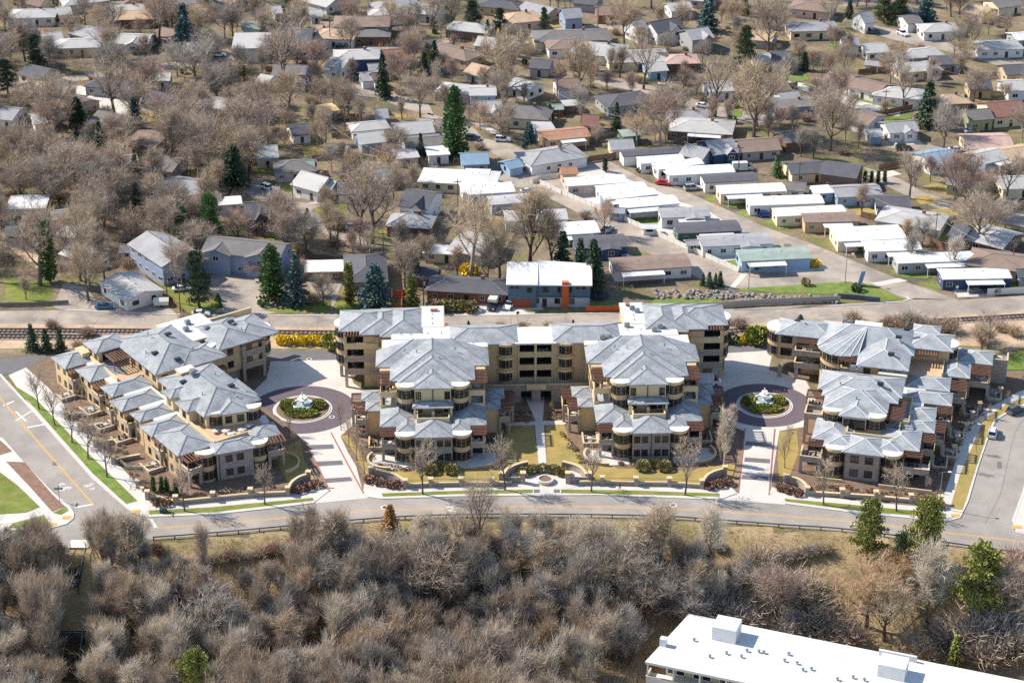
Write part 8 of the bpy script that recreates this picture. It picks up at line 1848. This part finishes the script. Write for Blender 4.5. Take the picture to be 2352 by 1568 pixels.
for a in ((772, 1330, 1128, COLM, 'twig', 'tallest narrow bare tree, rising in front of the western drive', 1.3), (752, 1335, 1165, COLM, 'twig', 'second tall narrow bare tree below the western drive', 1.3), (1100, 1270, 1105, OPEN, 'twig', 'slender bare tree overlapping the front road', .7), (885, 1380, 1230, OPEN, 'twig', 'dark limbed tree behind the dead spruce', 1.0), (300, 1310, 1185, ROUND, 'twig_tan', 'tan crowned tree right of the stairway top', 1.1), (250, 1300, 1190, THICK, 'twig_tan', 'tan thicket tree beside the stairway top', 1.0), (475, 1350, 1205, UPR, 'twig_red', 'lone slim tree on the open slope', .6),
          (1510, 1330, 1160, UPR, 'twig_tan', 'tan bare tree on the slope east of the wood', 1.0), (1475, 1345, 1190, UPR, 'twig_tan', 'second tan bare tree on the slope east of the wood', 1.0), (1625, 1320, 1165, UPR, 'twig_pale', 'pale wispy tree on the eastern slope', .9), (1605, 1335, 1230, UPR, 'twig_pale', 'second pale wispy tree on the eastern slope', .9), (1705, 1370, 1290, ROUND, 'twig_pale', 'pale twisted small tree on the eastern slope', 1.1), (1780, 1430, 1300, ROUND, 'twig_red', 'purplish bare tree on the eastern slope', 1.2), (2128, 1450, 1250, UPR, 'twig_pale', 'pale grey bare tree before the green pines', 1.0),
          (1990, 1440, 1300, ROUND, 'tanleaf', 'tree with clinging tan leaves above the office roof', 1.4), (2030, 1470, 1330, ROUND, 'twig_tan', 'low bare tree on the small lawn', 1.2), (2060, 1360, 1270, ROUND, 'tanleaf', 'shrubby tree with orange tan leaves below the pine', 1.3), (1480, 1420, 1300, ROUND, 'twig', 'dark bare tree at the wood edge', 1.2), (1560, 1440, 1320, ROUND, 'twig_grey', 'shadowed bare tree at the wood edge', 1.2), (1400, 1400, 1270, ROUND, 'twig', 'leaning bare tree at the wood edge', 1.2), (30, 1560, 1500, THICK, 'twig_pale', 'pale rounded shrub tree at the lower corner', 1.6), (2330, 1430, 1300, ROUND, 'twig', 'bare tree at the eastern frame edge', 1.2)):
    bare(a[0], a[1], a[2], a[3], a[4], '', a[6], 'bark', True, a[5], None)
for k, (u, v, s, m) in enumerate(((1640, 1375, 2.6, 'twig'), (1665, 1420, 2.8, 'twig_grey'), (1700, 1440, 2.6, 'twig'), (1830, 1370, 2.8, 'twig'), (1850, 1400, 2.6, 'twig'), (1760, 1345, 2.0, 'twig_red'), (1745, 1300, 2.0, 'twig'), (1880, 1440, 2.6, 'twig'), (1820, 1460, 2.6, 'twig_grey'), (1900, 1480, 2.4, 'twig'), (1940, 1470, 2.2, 'twig_red'), (2180, 1480, 2.6, 'twig'), (2230, 1470, 2.8, 'twig'), (2290, 1460, 3.0, 'twig_grey'), (2330, 1500, 3.0, 'twig'), (2260, 1520, 2.6, 'twig'), (2100, 1510, 2.2, 'twig_tan'), (2320, 1350, 2.6, 'twig'), (2345, 1310, 2.4, 'twig_red'), (1600, 1420, 2.6, 'twig'), (1540, 1400, 2.4, 'twig_grey'), (1720, 1490, 2.2, 'twig'))):
    p = WT('V', u, v); random.seed(k); bush(TBUSH[k % 3], p.x, p.y, p.z, s * 1.35, s * 1.2, m, 'thorn_bush', 'dark tangled bush, %s along the eastern slope' % ('one', 'two', 'three', 'four', 'five', 'six', 'seven', 'eight', 'nine', 'ten', 'eleven', 'twelve', 'thirteen', 'fourteen', 'fifteen', 'sixteen', 'seventeen', 'eighteen', 'nineteen', 'twenty', 'twenty one', 'twenty two')[k], 'shrub', 'tangled bushes of the eastern slope')
ORD2 = 'first second third fourth fifth sixth seventh eighth ninth tenth eleventh twelfth thirteenth last'.split()
for k in range(26):
    u, v = ((360 + k * 24, 1268 + (k * 37) % 40) if k < 14 else (1560 + (k - 14) * 30, 1262 + (k * 53) % 60))
    p = WT('V', u, v); random.seed(k + 300); s_ = random.uniform(.9, 1.7); bush(TBUSH[k % 3], p.x, p.y, p.z, s_, s_, random.choice(('twig', 'twig_tan', 'brownshrub', 'twig_grey')), 'slope_scrub', 'low bare scrub, %s from the west on the %s grass slope' % (ORD2[k if k < 14 else k - 14], 'western' if k < 14 else 'eastern'), 'shrub', 'scrub of the grass slope')
def undergrowth():
    random.seed(41); b, g = MB(), MB(); n = 0
    for k in range(4600):
        u, v = random.uniform(-60, 2380), random.uniform(1250, 1640)
        if 330 < u < 700 and v < 1310 or u > 1600 and v < 1330 or 700 < u <= 1600 and v < 1235: continue
        if u > 1620 and random.random() < .6: continue
        if 130 < u < 232: continue
        p = WT('V', u, v)
        m = random.choice((0, 0, 1, 2))
        for q in range(16):
            d = Vector((random.uniform(-.8, .8), random.uniform(-.8, .8), 1)); o = len(b.f)
            strip(b, p + Vector((random.uniform(-.9, .9), random.uniform(-.9, .9), 0)), d, random.uniform(1.0, 3.8) if u < 1620 else random.uniform(.8, 2.2), .05)
            for i in range(o, len(b.f)): b.m[i] = m
    o = b.build('undergrowth', ['twig', 'twig_tan', 'brownshrub']); o['kind'] = 'stuff'; o['label'] = 'tangled leafless undergrowth covering the bluff'
    for k in range(9000):
        u, v = random.uniform(330, 2352), random.uniform(1196, 1430)
        if u < 1500 and v > 1330: continue
        p = WT('V', u, v)
        if p.z > -.15: continue
        for q in range(4): strip(g, p + Vector((random.uniform(-.4, .4), random.uniform(-.4, .4), -.03)), Vector((random.uniform(-.7, .7), random.uniform(-1, .3), .9)), random.uniform(.25, .55), .07)
    o = g.build('dry_grass', ['drygrass']); o['kind'] = 'stuff'; o['label'] = 'dry tan grass on the open slope below the guardrail'
undergrowth()
# scrub along the railway
ORD = 'first second third fourth fifth sixth seventh eighth ninth tenth eleventh twelfth thirteenth fourteenth fifteenth sixteenth seventeenth eighteenth last'.split()
SX = (2070, 2095, 2120, 2150, 2180, 2040, 1960, 2260, 2300, 2330, 120, 430, 1700, 1660, 1150, 1200, 1260, 200, 180)
for k, (u, v, s, m) in enumerate(((2070, 752, 2.0, 'twig'), (2095, 748, 2.2, 'twig_grey'), (2120, 752, 1.8, 'twig'), (2150, 765, 2.2, 'twig'), (2180, 762, 2.2, 'twig'), (2040, 748, 1.6, 'twig_red'), (1960, 738, 1.6, 'twig_red'), (2260, 785, 2.0, 'twig_red'), (2300, 760, 1.4, 'twig_tan'), (2330, 770, 1.6, 'twig_tan'), (120, 752, 1.3, 'twig_red'), (430, 740, 1.6, 'twig_red'), (1700, 752, 1.6, 'twig_red'), (1660, 742, 1.4, 'twig_tan'), (1150, 752, 1.0, 'twig_tan'), (1200, 754, 1.0, 'twig_tan'), (1260, 753, 1.0, 'twig_tan'), (200, 770, 1.4, 'twig'), (180, 800, 1.2, 'twig'))):
    p = P(u, v); random.seed(k + 50); bush(TBUSH[k % 3], p.x, p.y, 0, s, s, m, 'scrub_bush', 'leafless scrub bush, %s from the west along the railway' % ORD[sorted(range(19), key=lambda i: SX[i]).index(k)], 'shrub', 'scrub along the railway')
bare(2268, 800, 735, OPEN, 'twig_red', 'low sprawling bare tree', 1.6)
bare(1785 + 470, 812, 750, OPEN, 'twig_tan', 'wide low bare tree', 1.3)

def thicket():
    random.seed(77); b = MB(); n = 0
    while n < 2300:
        u, v = random.uniform(-40, 1150), random.uniform(-5, 640)
        if u > 600 and random.random() < .6: n += .2; continue
        p = P(u, v)
        if not free(p.x, p.y, .6): n += .1; continue
        if any(abs(hu - u) < 16 and 0 < v - hv < 18 for hu, hv, q in HPX): n += .1; continue
        m = random.choice((0, 0, 1, 2)); H = random.uniform(1.2, 4.2); k = len(b.f)
        for q in range(14):
            d = Vector((random.uniform(-.7, .7), random.uniform(-.7, .7), 1)); s0 = p + Vector((random.uniform(-1, 1), random.uniform(-1, 1), 0)); strip(b, s0, d, H * random.uniform(.6, 1), .05)
            strip(b, s0 + d.normalized() * H * .4, d + rv(.7), H * .5, .04); strip(b, s0 + d.normalized() * H * .5, d + rv(.9), H * .4, .04)
        for i in range(k, len(b.f)): b.m[i] = m
        n += 1
    o = b.build('undergrowth', ['twig', 'twig_tan', 'twig_red']); o['kind'] = 'stuff'; o['label'] = 'leafless scrub filling the gardens between the western trees'
thicket()
